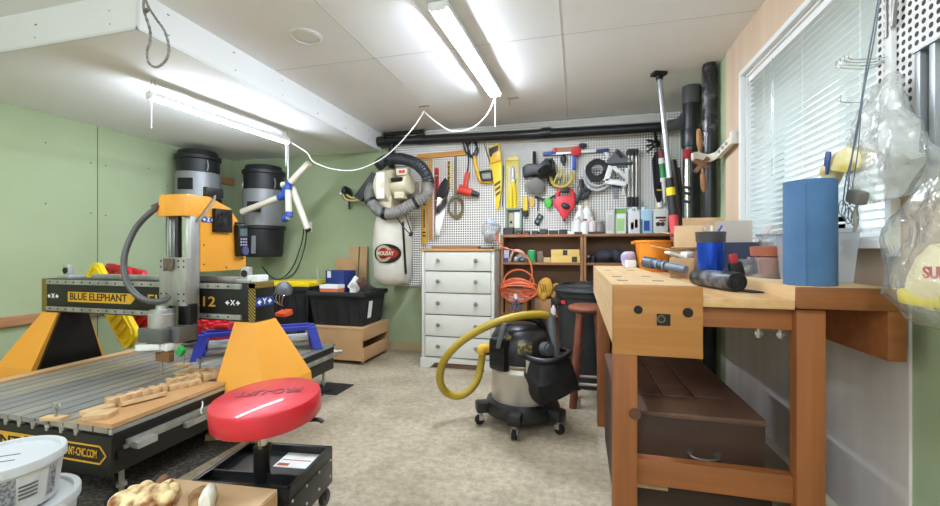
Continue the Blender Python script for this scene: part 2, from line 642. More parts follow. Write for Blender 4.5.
# venetian blind
bl = thing('venetian_blind', 'white slatted venetian blind hanging in the window', 'blind', (XR + .03, 2.2, WZ0))
part('headrail', MB().box(XR + .005, XR + .05, WY0 + .03, WY1 - .012, WZ1 - .045, WZ1 - .003, .003), WHT, bl)
SLAT = mat('blind_slat', '#f1f2ef', 0.45)
_nt = SLAT.node_tree
_tl = _nt.nodes.new('ShaderNodeBsdfTranslucent'); _tl.inputs[0].default_value = lin('#f4f6f4')
_ms = _nt.nodes.new('ShaderNodeMixShader'); _ms.inputs[0].default_value = .5
_nt.links.new(_nt.nodes['Principled BSDF'].outputs[0], _ms.inputs[1]); _nt.links.new(_tl.outputs[0], _ms.inputs[2])
_nt.links.new(_ms.outputs[0], _nt.nodes['Material Output'].inputs[0])
m = MB()
z = WZ1 - .07
while z > WZ0 + .03:
    m.obox((XR + .028, (WY0 + WY1) / 2 + .01, z), (.036, WY1 - WY0 - .05, .0016), (0, R(6), 0))
    z -= .0305
part('slat', m, SLAT, bl)
part('bottom_rail', MB().box(XR + .012, XR + .044, WY0 + .03, WY1 - .012, WZ0 + .004, WZ0 + .02, .003), WHT, bl)
m = MB()
for y in (1.8, 2.2, 2.6):
    m.cyl((XR + .012, y, WZ0 + .01), (XR + .012, y, WZ1 - .03), .0012, n=5).cyl((XR + .044, y, WZ0 + .01), (XR + .044, y, WZ1 - .03), .0012, n=5)
parts('ladder_cord', m, WHT, bl)
part('tilt_wand', MB().cyl((XR - .005, 2.46, 1.5), (XR - .002, 2.46, WZ1 - .05), .004, n=8), film('clear_wand', '#e8f0f0', 0.5, 0.3), bl)

# ================================================================== ceiling lights
TUBE = mat('lit_tube', '#ffffff', 0.4, emit='#e0ecfc', power=TUBE_POWER)
TUBEL = mat('lit_tube_long', '#ffffff', 0.4, emit='#e0ecfc', power=TUBE_POWER * 0.9)


def tube_light(p0, p1, label, gap, group=None):
    p0, p1 = Vector(p0), Vector(p1)
    d = (p1 - p0).normalized()
    side = Vector((d.y, -d.x, 0))
    t = thing('tube_light', label, 'light', ((p0.x + p1.x) / 2, (p0.y + p1.y) / 2, p0.z))
    h = MB().bar(p0 + Vector((0, 0, .0185 if gap else .024)), p1 + Vector((0, 0, .0185 if gap else .024)), .112 if gap else .036, .033, bev=.004)
    for q in (p0, p1): h.bar(q - d * .006 + Vector((0, 0, .012)), q + d * .012 + Vector((0, 0, .012)), .085 if gap else .045, .045, bev=.003)
    part('housing', h, WHT, t)
    offs = (-gap, gap) if gap else (0,)
    for s in offs:
        part('tube', MB().cyl(p0 + d * .012 + side * s, p1 - d * .012 + side * s, .014, n=14), TUBE if gap else TUBEL, t)
    return t


LA, LB = Vector((-.712, 2.08, 2.388)), Vector((-.655, 3.37, 2.388))
lr = tube_light(LA, LB, 'twin tube strip light under the ceiling, nearer the window', .026)
LC, LD = Vector((-2.715, 2.12, 2.12)), Vector((-2.625, 3.35, 2.12))
ll = tube_light(LC, LD, 'single tube strip light hung on wires under the dropped ceiling box', 0)
m = MB()
for q in (LA, LB): m.cyl(q + Vector((0, 0, .05)), (q.x, q.y, ZC), .012, n=8)
parts('hanger', m, WHT, lr)
m = MB()
for q in (LC, LD):
    qq = q.lerp((LC + LD) / 2, .04)
    for s in (-.03, .03): m.cyl(qq + Vector((s, 0, .05)), (qq.x + s * .3, qq.y, 2.243), .002, n=6)
parts('hanger', m, STEEL, ll)
CHN = mat('bead_chain', '#e6e6e2', 0.3, 0.4)
def chain(parent, p, L):
    m = MB()
    k = 0
    while k < L:
        m.sph((p[0], p[1], p[2] - k), .0042, u=8, v=6)
        k += .0085
    part('pull_chain', m.cyl((p[0], p[1], p[2]), (p[0], p[1], p[2] - L), .0018, n=5), CHN, parent)
chain(lr, (LB.x, LB.y - .02, LB.z), .27)
chain(ll, (LC.x - .005, LC.y + .02, LC.z), .2)
chain(ll, (LD.x, LD.y - .02, LD.z), .22)
HK1 = atz(424, 106, ZC)
hk = thing('ceiling_hook', 'small metal hook plate on the ceiling carrying the white cord', 'hook', HK1)
part('plate', MB().box(HK1.x - .05, HK1.x + .05, HK1.y - .012, HK1.y + .012, ZC - .006, ZC), STEEL, hk)
part('hook', MB().tube([HK1 + Vector(v) for v in ((0, 0, -.004), (0, 0, -.04), (.012, 0, -.055), (.02, 0, -.04))], .003, 6, sub=4), STEEL, hk)
HK2 = atz(513, 98, ZC)
hk = thing('ceiling_hook', 'bent empty metal hook on the ceiling just right of the twin tube light end', 'hook', HK2)
part('plate', MB().box(HK2.x - .05, HK2.x + .05, HK2.y - .01, HK2.y + .01, ZC - .006, ZC), STEEL, hk)
part('hook', MB().tube([HK2 + Vector(v) for v in ((-.03, 0, -.004), (-.03, -.01, -.05), (-.02, -.03, -.07))], .003, 6, sub=4), STEEL, hk)
CORD = mat('white_cord', '#efeee8', 0.5)
h = HK1 + Vector((0, 0, -.05))
pts = [LB + Vector((0, .01, .02)), at(488, 113, 3.45), at(472, 128, 3.5), at(452, 131, 3.5), at(436, 122, 3.45), h]
solo('wire_cable', MB().tube(pts, .0055, 8, sub=8), CORD, 'white cord looping from twin tube light to ceiling hook', 'cord')
pts = [h, at(413, 128, 3.4), at(395, 148, 3.45), at(378, 161, 3.5), at(355, 170, 3.55), at(333, 169, 3.55), at(314, 162, 3.5), at(306, 152, 3.45), LD + Vector((0, .01, .02))]
solo('wire_cable', MB().tube(pts, .0055, 8, sub=8), CORD, 'long white cord sagging from ceiling hook to single tube light', 'cord')
q = atz(306, 36, ZC)
dk = thing('ceiling_speaker_cover', 'round white flush ceiling cover plate', 'ceiling cover', (q.x, q.y, ZC - .01))
part('ring', MB().lathe([(.075, 0), (.095, 0), (.1, -.008), (.08, -.014), (.075, -.008)], (q.x, q.y, ZC), 32), mat('cover_white', '#d6d6d2', 0.5), dk)
part('disc', MB().lathe([(0, -.006), (.075, -.006), (.075, 0), (0, 0)], (q.x, q.y, ZC), 32), CEIL, dk)
# rope loop by the dropped box
ROPE = mat('grey_rope', '#9a9892', 0.8, 0, '#6f6c66', 60)
Yq = 1.50
pts = [at(144, -4, Yq), at(144, 10, Yq), at(150, 30, Yq), at(150, 42, Yq), at(147, 52, Yq), at(149, 63, Yq), at(157, 67, Yq), at(166, 60, Yq), at(169, 48, Yq), at(165, 32, Yq), at(157, 20, Yq), at(149, 8, Yq), at(145, -2, Yq)]
top = Vector((pts[0].x, Yq, ZC))
rp = thing('rope_loop', 'grey twisted rope loop hanging from the ceiling beside the dropped box', 'rope', top)
part('rope', MB().tube([top] + pts, .0055, 8, sub=6, ridge=.15), ROPE, rp)
part('knot', MB().tube([at(144, 10, Yq - .012), at(149, 9, Yq - .012), at(146, 12, Yq + .01)], .006, 6, sub=4, closed=True), ROPE, rp)
# ================================================================== CNC router
def stripes(name, a, b, scale, rot):
    m = mat(name, a, 0.5)
    nt = m.node_tree
    tc = nt.nodes.new('ShaderNodeTexCoord'); mp = nt.nodes.new('ShaderNodeMapping'); wv = nt.nodes.new('ShaderNodeTexWave'); cr = nt.nodes.new('ShaderNodeValToRGB')
    mp.inputs['Rotation'].default_value = rot
    wv.inputs['Scale'].default_value = scale
    cr.color_ramp.interpolation = 'CONSTANT'
    cr.color_ramp.elements[0].color = lin(a); cr.color_ramp.elements[1].color = lin(b); cr.color_ramp.elements[1].position = .5
    nt.links.new(tc.outputs['Object'], mp.inputs[0]); nt.links.new(mp.outputs[0], wv.inputs[0])
    nt.links.new(wv.outputs['Fac'], cr.inputs[0]); nt.links.new(cr.outputs[0], nt.nodes['Principled BSDF'].inputs['Base Color'])
    return m


HAZ = stripes('hazard_stripe', '#1a1a18', '#a08630', 30, (0, R(45), R(45)))
AMB = mat('amber_letters', '#d3a02c', 0.5)
BLKL = mat('black_letters', '#15130f', 0.6)
WHL = mat('white_letters', '#f0f0f0', 0.6)
TSL = mat('slot_table_strip', '#82817d', 0.5, 0.15, '#a89e8a', 3.5, (1, .25, 1), bump=0.1, bscale=120, lo=0.42, hi=0.62)
TANW = wood('spoil_board', '#d6b184', '#c29a6c', 'Y')
BX0, BX1, BY0, BY1, BZ = -3.3, -1.94, 1.35, 3.04, .35
cnc = thing('router_machine', 'orange and black CNC router with long slotted bed and gantry', 'CNC router', (-2.7, 2.2, 0))
m = MB().box(BX0, BX1, BY0 + .012, BY1, .15, .325, .004).box(BX0, BX1 + .004, BY0 + .01, BY1, .31, .327)
bed = part('bed', m, BLKM, cnc)
m = MB()
n = 15
w = (BX1 - .02 - BX0) / n
for i in range(1, n):
    x = BX0 + i * w
    m.box(x + .0055, x + w - .0055, BY0 + .004, BY1 - .01, .327, BZ)
parts('table_slat', m, TSL, bed)
part('edge_board', MB().box(BX0, BX0 + w - .006, BY0 + .004, BY1, .327, BZ + .012), TANW, bed)
m = MB()
for i in range(n - 2):
    x = BX0 + (i + 1) * w
    m.box(x - .014, x + .014, BY0 - .004, BY0 + .01, .318, .332).box(x - .008, x + .008, BY0 - .006, BY0 + .01, .306, .32)
parts('slot_end', m, STEEL, bed)
part('edge_profile', MB().box(BX1 - .02, BX1, BY0 + .004, BY1 + .02, .322, .346, .002), ALU, bed)
m = MB().box(BX1, BX1 + .02, BY0 + .06, BY1 + .03, .262, .282, .002).box(BX1, BX1 + .012, BY0 + .05, BY1 + .03, .245, .262)
part('linear_rail', m, STEEL, bed)
m = MB().box(BX1, BX1 + .035, 1.68, 2.0, .222, .25, .003)
part('rack', m, STEEL, bed)
m = MB().obox((BX1 + .03, 1.47, .252), (.05, .09, .03), bev=.003)
for dy in (-.02, .02): m.cyl((BX1 + .054, 1.47 + dy, .252), (BX1 + .058, 1.47 + dy, .252), .008, n=10)
part('limit_block', m, ALU, bed)
part('limit_pin', MB().cyl((BX1 - .1, BY1 - .01, .27), (BX1 + .02, BY1 + .09, .27), .018, n=12), STEEL, bed)
part('side_channel', MB().box(BX1 - .06, BX1 + .012, BY0 + .02, BY1 - .02, .21, .245, .004), BLKM, bed)
fp = part('front_panel', MB().box(BX0, BX1 + .004, BY0, BY0 + .012, .136, .315, .002), BLKM, cnc)
fy = BY0 - .002
m = MB()
fr = [(-3.25, .195), (-2.0, .195), (-1.965, .232), (-2.0, .27), (-3.25, .27)]
for a, b_ in zip(fr, fr[1:]):
    m.bar((a[0], fy, a[1]), (b_[0], fy, b_[1]), .002, .007, up=(0, 0, 1) if abs(b_[1] - a[1]) < .001 else (1, 0, 0))
part('border', m, AMB, fp)
part('name_plate', MB().prism([(-3.25, .2), (-2.47, .2), (-2.445, .232), (-2.47, .265), (-3.25, .265)], 'Y', fy - .001, fy + .002), AMB, fp)
text('lettering', 'BLUE ELEPHANT', .062, BLKL, fp, (-2.86, fy - .0022, .233), (1, 0, 0), (0, 0, 1), .74, .0012)
text('lettering', 'WWW.BLUEELEPHANT-CNC.COM', .05, AMB, fp, (-2.215, fy - .001, .233), (1, 0, 0), (0, 0, 1), .40, .0008)
# leveling feet
for (x, y) in ((-1.99, 1.43), (-1.96, 2.93), (-3.25, 1.43), (-3.25, 2.93)):
    m = MB().cyl((x, y, .03), (x, y, .2), .011, n=12).cyl((x, y, .06), (x, y, .075), .022, n=6)
    lg = part('leg', m, STEEL, cnc)
    part('leveling_foot', MB().lathe([(0, 0), (.062, 0), (.062, .008), (.05, .022), (.02, .034), (0, .034)], (x, y, 0.004), 24), RUB, lg)
# gantry feet
ORD = ORANGE
def gfoot(sx, top_in, top_out, bot_in, bot_out):
    lo = [(bot_in, 1.93, .2), (bot_out, 1.93, .2), (bot_out, 2.40, .2), (bot_in, 2.40, .2)]
    mid = [(bot_in, 1.945, .33), (bot_out, 1.945, .33), (bot_out, 2.38, .33), (bot_in, 2.38, .33)]
    hi = [(top_in, 2.09, .686), (top_out, 2.09, .686), (top_out, 2.27, .686), (top_in, 2.27, .686)]
    return MB().hull8(lo, mid).hull8(mid, hi)
gr = part('gantry_foot', gfoot(1, -2.01, -1.865, -2.01, -1.685), ORANGE, cnc)
m = MB()
for k in range(2): m.obox((-1.684, 2.17, .30 - k * .03), (.004, .14, .008), (0, 0, 0))
parts('vent_slot', m, BLKM, gr)
gl_ = part('gantry_foot', gfoot(-1, -3.49, -3.64, -3.49, -3.83), ORANGE, cnc)
part('inner_cover', MB().hull8([(-3.488, 1.965, .30), (-3.47, 1.965, .30), (-3.47, 2.36, .30), (-3.488, 2.36, .30)], [(-3.488, 2.10, .686), (-3.47, 2.10, .686), (-3.47, 2.26, .686), (-3.488, 2.26, .686)]), BLKM, gl_)
# beam
GX0, GX1, GY0, GY1, GZ0, GZ1 = -3.64, -1.862, 2.09, 2.25, .69, .92
gb = part('gantry_beam', MB().box(GX0, GX1, GY0, GY1, GZ0, GZ1, .003), BLKM, cnc)
for z0, z1, z2 in ((GZ1 - .036, GZ1 - .004, GZ1 - .02), (GZ0 + .01, GZ0 + .04, GZ0 + .026)):
    m = MB().box(GX0 + .06, GX1 - .09, GY0 - .016, GY0, z0, z1, .002)
    rl = part('guide_rail', m, STEEL, gb)
    m = MB()
    x = GX0 + .1
    while x < GX1 - .12:
        m.cyl((x, GY0 - .0155, z2), (x, GY0 - .018, z2), .006, n=8)
        x += .075
    parts('rail_bolt', m, BLKL, rl)
part('hazard_tape', MB().box(GX0 - .002, GX0 + .05, GY0 - .003, GY0 + .002, GZ0, GZ1).box(GX1 - .045, GX1 + .002, GY0 - .003, GY0 + .002, GZ0, GZ1)
     .box(GX1 - .05, GX1 + .003, GY0 - .003, GY1, GZ1 - .03, GZ1 + .003), HAZ, gb)
part('top_track', MB().box(GX0 + .35, GX1 - .15, GY0 + .07, GY1 - .02, GZ1, GZ1 + .03, .004), STEEL, gb)
np_ = part('name_plate', MB().prism([(-3.39, .766), (-2.83, .766), (-2.79, .80), (-2.83, .834), (-3.39, .834)], 'Y', GY0 - .003, GY0), AMB, gb)
text('lettering', 'BLUE ELEPHANT', .068, BLKL, np_, (-3.115, GY0 - .0035, .801), (1, 0, 0), (0, 0, 1), .51, .001)
text('lettering', 'ELE', .085, AMB, gb, (-2.60, GY0 - .002, .80), (1, 0, 0), (0, 0, 1), .17, .001)
text('lettering', '1212', .085, AMB, gb, (-2.265, GY0 - .002, .80), (1, 0, 0), (0, 0, 1), .21, .001)
def arrows(par, ch, c, xd, yd, s, plate=True):
    c, xd, yd = Vector(c), Vector(xd), Vector(yd)
    nn = xd.cross(yd)
    if plate:
        part('axis_plate', MB().bar(c - xd * s * 1.15, c + xd * s * 1.15, .002, s * .85, up=yd), mat('label_blue', '#25418c', 0.5), par)
    text('lettering', ch, s * .8, WHL, par, c + nn * .0018, xd, yd, None, .001)
    for sg in (-1, 1):
        m = MB()
        p = [c + nn * .0015 + xd * sg * s * 1.0, c + nn * .0015 + xd * sg * s * .62 + yd * s * .28, c + nn * .0015 + xd * sg * s * .62 - yd * s * .28]
        if sg < 0: p = [p[0], p[2], p[1]]
        m.panel(p, .0008)
        m.bar(c + nn * .002 + xd * sg * s * .45, c + nn * .002 + xd * sg * s * .64, .0012, s * .16, up=yd)
        part('arrow', m, WHL, par)
arrows(gb, 'X', (-2.02, GY0 - .002, .80), (1, 0, 0), (0, 0, 1), .055, False)
arrows(gb, 'X', (-3.53, GY0 - .002, .80), (1, 0, 0), (0, 0, 1), .055, False)
arrows(gb, 'Y', (GX1 + .002, 2.165, .805), (0, 1, 0), (0, 0, 1), .062)
# bearing blocks on top of the beam
for x in (-3.5, -1.985):
    m = MB().box(x - .03, x + .03, GY0 + .05, GY0 + .085, GZ1, GZ1 + .095, .006).box(x - .045, x + .06, GY0 + .03, GY0 + .14, GZ1, GZ1 + .02, .003)
    bb = part('screw_bearing', m, ALU, cnc)
    part('bearing', MB().cyl((x, GY0 + .046, GZ1 + .055), (x, GY0 + .052, GZ1 + .055), .022, n=20), BLKL, bb)
part('chain_end', MB().box(-1.955, -1.885, GY0 + .04, GY0 + .14, GZ1 + .005, GZ1 + .045, .006), WHT, cnc)
# carriage and column
part('column', MB().box(-2.436, -2.27, 2.02, 2.08, .66, 1.33, .004), mat('column_grey', '#8d8d8b', 0.35, 0.8), cnc)
m = MB()
for x in (-2.42, -2.295): m.box(x - .012, x + .012, 2.0, 2.02, .68, 1.33, .002)
parts('column_rail', m, CHROME, cnc)
part('ball_screw', MB().cyl((-2.345, 2.005, .9), (-2.345, 2.005, 1.33), .014, n=12), mat('dark_screw', '#3d3b38', .4, .7), cnc)
cp = part('carriage_plate', MB().box(-2.425, -2.225, 1.955, 2.0, .79, 1.075, .003), STEEL, cnc)
m = MB()
for x in (-2.41, -2.37, -2.28, -2.24):
    for z in (.82, .86, 1.02, 1.055): m.cyl((x, 1.956, z), (x, 1.9535, z), .006, n=8)
parts('bolt', m, BLKL, cp)
m = MB()
for i in range(6): m.box(-2.375 + i * .012, -2.367 + i * .012, 1.938, 1.956, .995 + .008 * (i % 3), 1.07)
parts('cable_clip', m, mat('dull_brass', '#7b7060', 0.5, 0.4), cp)
part('carriage_side', MB().box(-2.312, -2.252, 2.01, 2.072, .70, 1.33, .003), ALU, cnc)
m = MB()
for z in (.74, .80, .86, .92, .98): m.cyl((-2.28, 2.0105, z), (-2.28, 2.007, z), .007, n=8)
parts('bolt', m, BLKL, cnc)
part('carriage_back_plate', MB().box(-2.30, -2.21, 1.97, 2.02, .57, .80, .003), BLKM, cnc)
# spindle
sx, sy = -2.336, 1.90
sp = part('spindle', MB().lathe([(0, .66), (.062, .66), (.066, .675), (.066, .75), (.060, .755), (.060, .775), (.03, .78), (.03, .80), (0, .80)], (sx, sy, 0), 28), ALU, cnc)
part('spindle_body', MB().lathe([(0, .54), (.055, .54), (.055, .70), (0, .70)], (sx, sy, 0), 28), STEEL, cnc)
m = MB().box(sx - .085, sx + .085, sy - .075, sy + .06, .595, .675, .006).box(sx + .06, sx + .145, sy - .02, sy + .1, .59, .68, .004)
part('spindle_clamp', m, mat('clamp_grey', '#70716f', 0.45, 0.6), cnc)
m = MB().obox((sx - .03, sy - .02, .568), (.15, .10, .035), (0, R(-4), R(8)), .004).obox((sx + .06, sy - .01, .574), (.10, .08, .04), (0, R(5), R(-10)), .004)
part('dust_shoe', m, WHT, cnc)
part('shoe_clip', MB().obox((sx + .15, sy - .01, .545), (.04, .03, .05), (0, R(35), 0), .006), GREENP, cnc)
m = MB().obox((sx + .045, sy - .02, .52), (.11, .03, .075), (0, 0, R(-6)))
part('brush_skirt', m, mat('brush_brown', '#7d5a34', 0.9), cnc)
m = MB().cyl((sx, sy, .54), (sx, sy, .49), .018, .012, n=12).cyl((sx, sy, .40), (sx, sy, .5), .006, n=8)
part('cutter', m, STEEL, cnc)
# orange head cover
m = MB()
prof = [(1.975, 1.325), (2.075, 1.325), (2.075, .985), (2.44, .985), (2.44, 1.235), (2.30, 1.40), (2.14, 1.455), (1.985, 1.455)]
hx0, hx1 = -2.405, -2.25
hc = part('head_cover', m.prism([(y, z) for y, z in prof], 'X', hx0, hx1, .002), ORANGE, cnc)
part('head_nose', MB().hull8([(-2.475, 1.975, 1.325), (-2.405, 1.975, 1.325), (-2.405, 2.2, 1.325), (-2.475, 2.2, 1.325)], [(-2.455, 1.985, 1.455), (-2.405, 1.985, 1.455), (-2.405, 2.2, 1.455), (-2.455, 2.2, 1.455)]), ORANGE, cnc)
fan = part('fan', MB().box(hx1, hx1 + .028, 2.16, 2.295, 1.235, 1.385, .004), BLACK, cnc)
m = MB()
fc = Vector((hx1 + .03, 2.228, 1.31))
for k in range(7):
    a = k * 2 * math.pi / 7
    m.obox(fc + Vector((0, math.cos(a) * .033, math.sin(a) * .033)), (.004, .045, .018), (a, R(15), 0))
m.cyl(fc - Vector((.002, 0, 0)), fc + Vector((.004, 0, 0)), .016, n=16)
parts('fan_blade', m, DGREY, fan)
m = MB()
for k in range(3): m.tube([fc + Vector((.005, math.cos(a) * (.03 + .014 * k), math.sin(a) * (.03 + .014 * k))) for a in [i * math.pi / 12 for i in range(24)]], .0015, 5, closed=True)
parts('fan_guard', m, BLKM, fan)
arrows(cnc, 'Z', (hx1 + .002, 2.13, 1.31), (0, 1, 0), (0, 0, 1), .042)
part('label_plate', MB().obox((hx1 - .03, 2.2, 1.49), (.03, .13, .06), (0, 0, 0), .004), BLACK, cnc)
part('drag_cable', MB().tube([(hx1 + .012, 2.055, 1.30), (hx1 + .016, 2.10, 1.36), (hx1 + .016, 2.15, 1.42), (hx1 - .02, 2.2, 1.47)], .008, 8, sub=5), mat('cable_grey', '#97928a', 0.5), cnc)
m = MB()
for y, z in ((2.1, 1.15), (2.1, 1.03), (2.27, 1.005), (2.41, 1.06)): m.cyl((hx1, y, z), (hx1 + .003, y, z), .005, n=8)
parts('bolt', m, BLKL, hc)
# pendant
pd = part('pendant', MB().obox((hx1 + .022, 2.375, 1.185), (.04, .085, .215), (R(3), 0, 0), .010), BLACK, cnc)
part('screen', MB().obox((hx1 + .043, 2.372, 1.24), (.004, .06, .05), (R(3), 0, 0)), mat('screen_grey', '#5b6a6c', 0.2), pd)
m = MB()
for i in range(3):
    for j in range(3): m.obox((hx1 + .043, 2.352 + j * .021, 1.195 - i * .02), (.004, .013, .012))
parts('button', m, mat('button_lilac', '#a9a3bf', 0.5), pd)
m = MB().cyl((hx1 + .042, 2.38, 1.115), (hx1 + .056, 2.38, 1.115), .028, n=20)
part('jog_dial', m, mat('dial_violet', '#5a5f92', 0.35, .3), pd)
part('hook', MB().obox((hx1 + .01, 2.375, 1.30), (.02, .07, .02), bev=.004), BLACK, pd)
# thick grey cable from the nose to the spindle
pts = [(-2.47, 1.99, 1.385), at(150, 213, 1.95), at(136, 228, 1.92), at(126, 250, 1.88), at(124, 268, 1.86), at(128, 284, 1.85), at(138, 296, 1.85), at(150, 301, 1.86), at(163, 301, 1.88), at(168, 297, 1.93)]
part('spindle_cable', MB().tube(pts, .0165, 12, sub=8), mat('cable_dark', '#53524f', 0.35), cnc)
part('cable_gland', MB().cyl((-2.5, 1.985, 1.37), (-2.465, 2.0, 1.39), .026, n=14), mat('gland_red', '#5a2114', 0.5), cnc)
part('air_hose', MB().tube([(-1.94, 1.80, .315), (-1.91, 1.775, .305), (-1.90, 1.755, .285), (-1.905, 1.765, .265), (-1.93, 1.79, .26)], .004, 6, sub=5), WHT, cnc)

# -- what lies on the bed
MDF = mat('fibreboard', '#c79a6a', 0.75, 0, '#bb8c5b', 4)
LW = wood('pale_joint_wood', '#d9b78c', '#c09a6d', 'Y', 4)
zt = BZ
bd = [Vector(v) for v in ((-2.15, 1.358, 0), (-1.944, 1.356, 0), (-1.944, 1.96, 0), (-2.26, 1.90, 0))]
solo('board', MB().hull8([Vector((p.x, p.y, zt)) for p in bd], [Vector((p.x, p.y, zt + .019)) for p in bd]), MDF, 'tan fibreboard sheet along the right edge of the router bed', 'board')
zb = zt + .019
def block(c, size, rz, label, fingers=0, tilt=0.0, grp=None):
    c = Vector(c)
    rm = Euler((0, tilt, rz)).to_matrix()
    t = MB().obox(c + Vector((0, 0, size[2] / 2)), size, rm, .002)
    if fingers:
        n = fingers
        for i in range(n):
            u = -size[1] / 2 + (i + .5) * size[1] / n
            if i % 2 == 0:
                t.obox(c + Vector((0, 0, size[2] / 2)) + rm @ Vector((size[0] / 2 + .005, u, 0)), (.012, size[1] / n, size[2]), rm, .001)
                t.obox(c + Vector((0, 0, size[2] / 2)) + rm @ Vector((-size[0] / 2 + .006, u, size[2] / 2)), (.014, size[1] / n, .012), rm, .001)
    return solo('joint_block' if fingers else 'wood_block', t, LW, label, 'wood block', grp)
def block2(p0, p1, w_, h_, label, fingers=0, tilt=0.0):
    p0, p1 = Vector(p0), Vector(p1)
    d_ = p1 - p0
    block((p0 + p1) / 2, (w_, d_.length, h_), math.atan2(d_.y, d_.x) - R(90), label, fingers, tilt)
block2((-2.06, 1.37, zb), (-2.10, 1.44, zb), .10, .022, 'flat square-edged block nearest the front of the fibreboard sheet')
block2((-2.165, 1.39, zb), (-2.15, 1.50, zb), .06, .02, 'low block with small holes left of the front flat block')
block2((-2.125, 1.52, zb), (-2.065, 1.69, zb), .055, .022, 'pale plain block lying in front of the long finger-jointed block', 0, R(-16))
block2((-2.185, 1.50, zb), (-2.125, 1.745, zb), .035, .038, 'long finger-jointed block at the front of the group', 11)
block2((-2.125, 1.76, zb), (-2.065, 1.90, zb), .04, .026, 'finger-jointed block in the middle of the bed', 7)
block2((-2.18, 1.80, zb), (-2.12, 1.95, zb), .035, .04, 'dark-edged finger block leaning behind the middle one', 7)
block2((-2.10, 1.95, zb), (-2.06, 2.02, zb), .05, .035, 'short notched block beside the orange gantry foot', 3)
block2((-2.42, 2.1, zt), (-2.05, 2.16, zt), .13, .016, 'thin plywood offcut clamped on the bed by the gantry foot')
def holddown(px, py, label, z=None):
    z = z or zt
    p = atz(px, py, z)
    t = thing('hold_down_clamp', label, 'clamp', p, 'hold down clamps on the router bed')
    part('clamp_bar', MB().obox(p + Vector((-.01, 0, .008)), (.1, .04, .016), (0, 0, R(12)), .002), TANW, t)
    part('bolt', MB().cyl(p + Vector((0, 0, .0)), p + Vector((0, 0, .07)), .006, n=8), STEEL, t)
    m = MB().cyl(p + Vector((0, 0, .05)), p + Vector((0, 0, .062)), .012, n=8)
    for s in (-1, 1): m.obox(p + Vector((.016 * s, 0, .066)), (.02, .006, .02), (0, R(-25 * s), 0), .002)
    part('wing_nut', m, STEEL, t)
holddown(56, 420, 'wing-nut hold-down clamp at the front of the bed by the fibreboard')
holddown(184, 366, 'wing-nut hold-down clamp behind the spindle cutter', zt + .0)
holddown(200, 371, 'wing-nut hold-down clamp on the thin plywood offcut', zt + .018)

# blue roller frame on the rear of the bed
A, B_ = Vector((-2.60, 2.44, zt)), Vector((-2.06, 2.90, zt))
ax = (B_ - A).normalized()
pr = Vector((-ax.y, ax.x, 0))
BLUF = mat('indigo_paint', '#2e3aa2', 0.4)
fr = thing('roller_frame', 'indigo blue metal roller frame standing on the back of the router bed', 'roller frame', (A + B_) / 2)
part('top_rail', MB().bar(A + Vector((0, 0, .165)) - pr * .07, B_ + Vector((0, 0, .165)) - pr * .07, .05, .03, bev=.004).bar(A + Vector((0, 0, .165)) + pr * .07, B_ + Vector((0, 0, .165)) + pr * .07, .05, .03, bev=.004), BLUF, fr)
for q, s in ((A, -1), (B_, 1)):
    for k in (-1, 1):
        part('leg', MB().hull8([q + ax * s * .05 + pr * k * .1 + pr * v - ax * u for u, v in ((-.03, -.03), (.03, -.03), (.03, .03), (-.03, .03))],
             [q + pr * k * .07 + pr * v - ax * u + Vector((0, 0, .17)) for u, v in ((-.035, -.035), (.035, -.035), (.035, .035), (-.035, .035))]), BLUF, fr)
for k, mt in ((-.035, STEEL), (.03, mat('roller_grey', '#a9a9aa', 0.4))):
    part('roller', MB().cyl(A + ax * .02 + pr * k + Vector((0, 0, .075)), B_ - ax * .02 + pr * k + Vector((0, 0, .075)), .034 if k > 0 else .024, n=16), mt, fr)
part('end_plate', MB().bar(A + Vector((0, 0, .075)) - pr * .09, A + Vector((0, 0, .075)) + pr * .09, .02, .11, bev=.003).bar(B_ + Vector((0, 0, .075)) - pr * .09, B_ + Vector((0, 0, .075)) + pr * .09, .02, .11, bev=.003), BLUF, fr)
# small tools at the rear
p = Vector((-2.38, 2.98, zt))
q = at(284, 318, 3.12)
ch = thing('battery_charger', 'black tool charger with orange top behind the router gantry', 'charger', (q.x, q.y, q.z - .07))
part('body', MB().box(q.x - .06, q.x + .055, 3.06, 3.18, q.z - .07, q.z + .02, .008), BLACK, ch)
part('top_panel', MB().obox((q.x, 3.12, q.z + .04), (.1, .11, .045), (R(14), 0, 0), .006), mat('tool_orange', '#d9552c', 0.45), ch)
part('base', MB().box(q.x - .07, q.x + .07, 3.05, 3.2, zt - .2, q.z - .07, .004), DGREY, ch)
q = at(284, 289, 3.15)
lp = thing('clamp_lamp', 'grey domed clamp lamp with wire guard behind the gantry end', 'lamp', (q.x, q.y, q.z - .12))
part('lamp_shade', MB().lathe([(.072, -.03), (.07, 0), (.058, .035), (.03, .062), (.01, .07), (0, .07), (0, .065), (.03, .055), (.062, 0), (.066, -.03)], q, 24, Euler((R(12), R(18), 0)).to_matrix().to_4x4()), mat('lamp_grey', '#6b6c6e', 0.5, .3), lp)
m = MB()
for i in range(4):
    a = i * .8
    m.tube([q + Vector((-.06 + .03 * i, -.04, -.03)), q + Vector((-.07 + .035 * i, -.06, -.08)), q + Vector((-.03 + .01 * i, -.03, -.13)), q + Vector((0, 0, -.15))], .003, 6, sub=4)
part('wire_guard', m, CHROME, lp)
part('lamp_stem', MB().cyl(q + Vector((0, 0, -.25)), q + Vector((0, 0, .02)), .01, n=8), BLKM, lp)

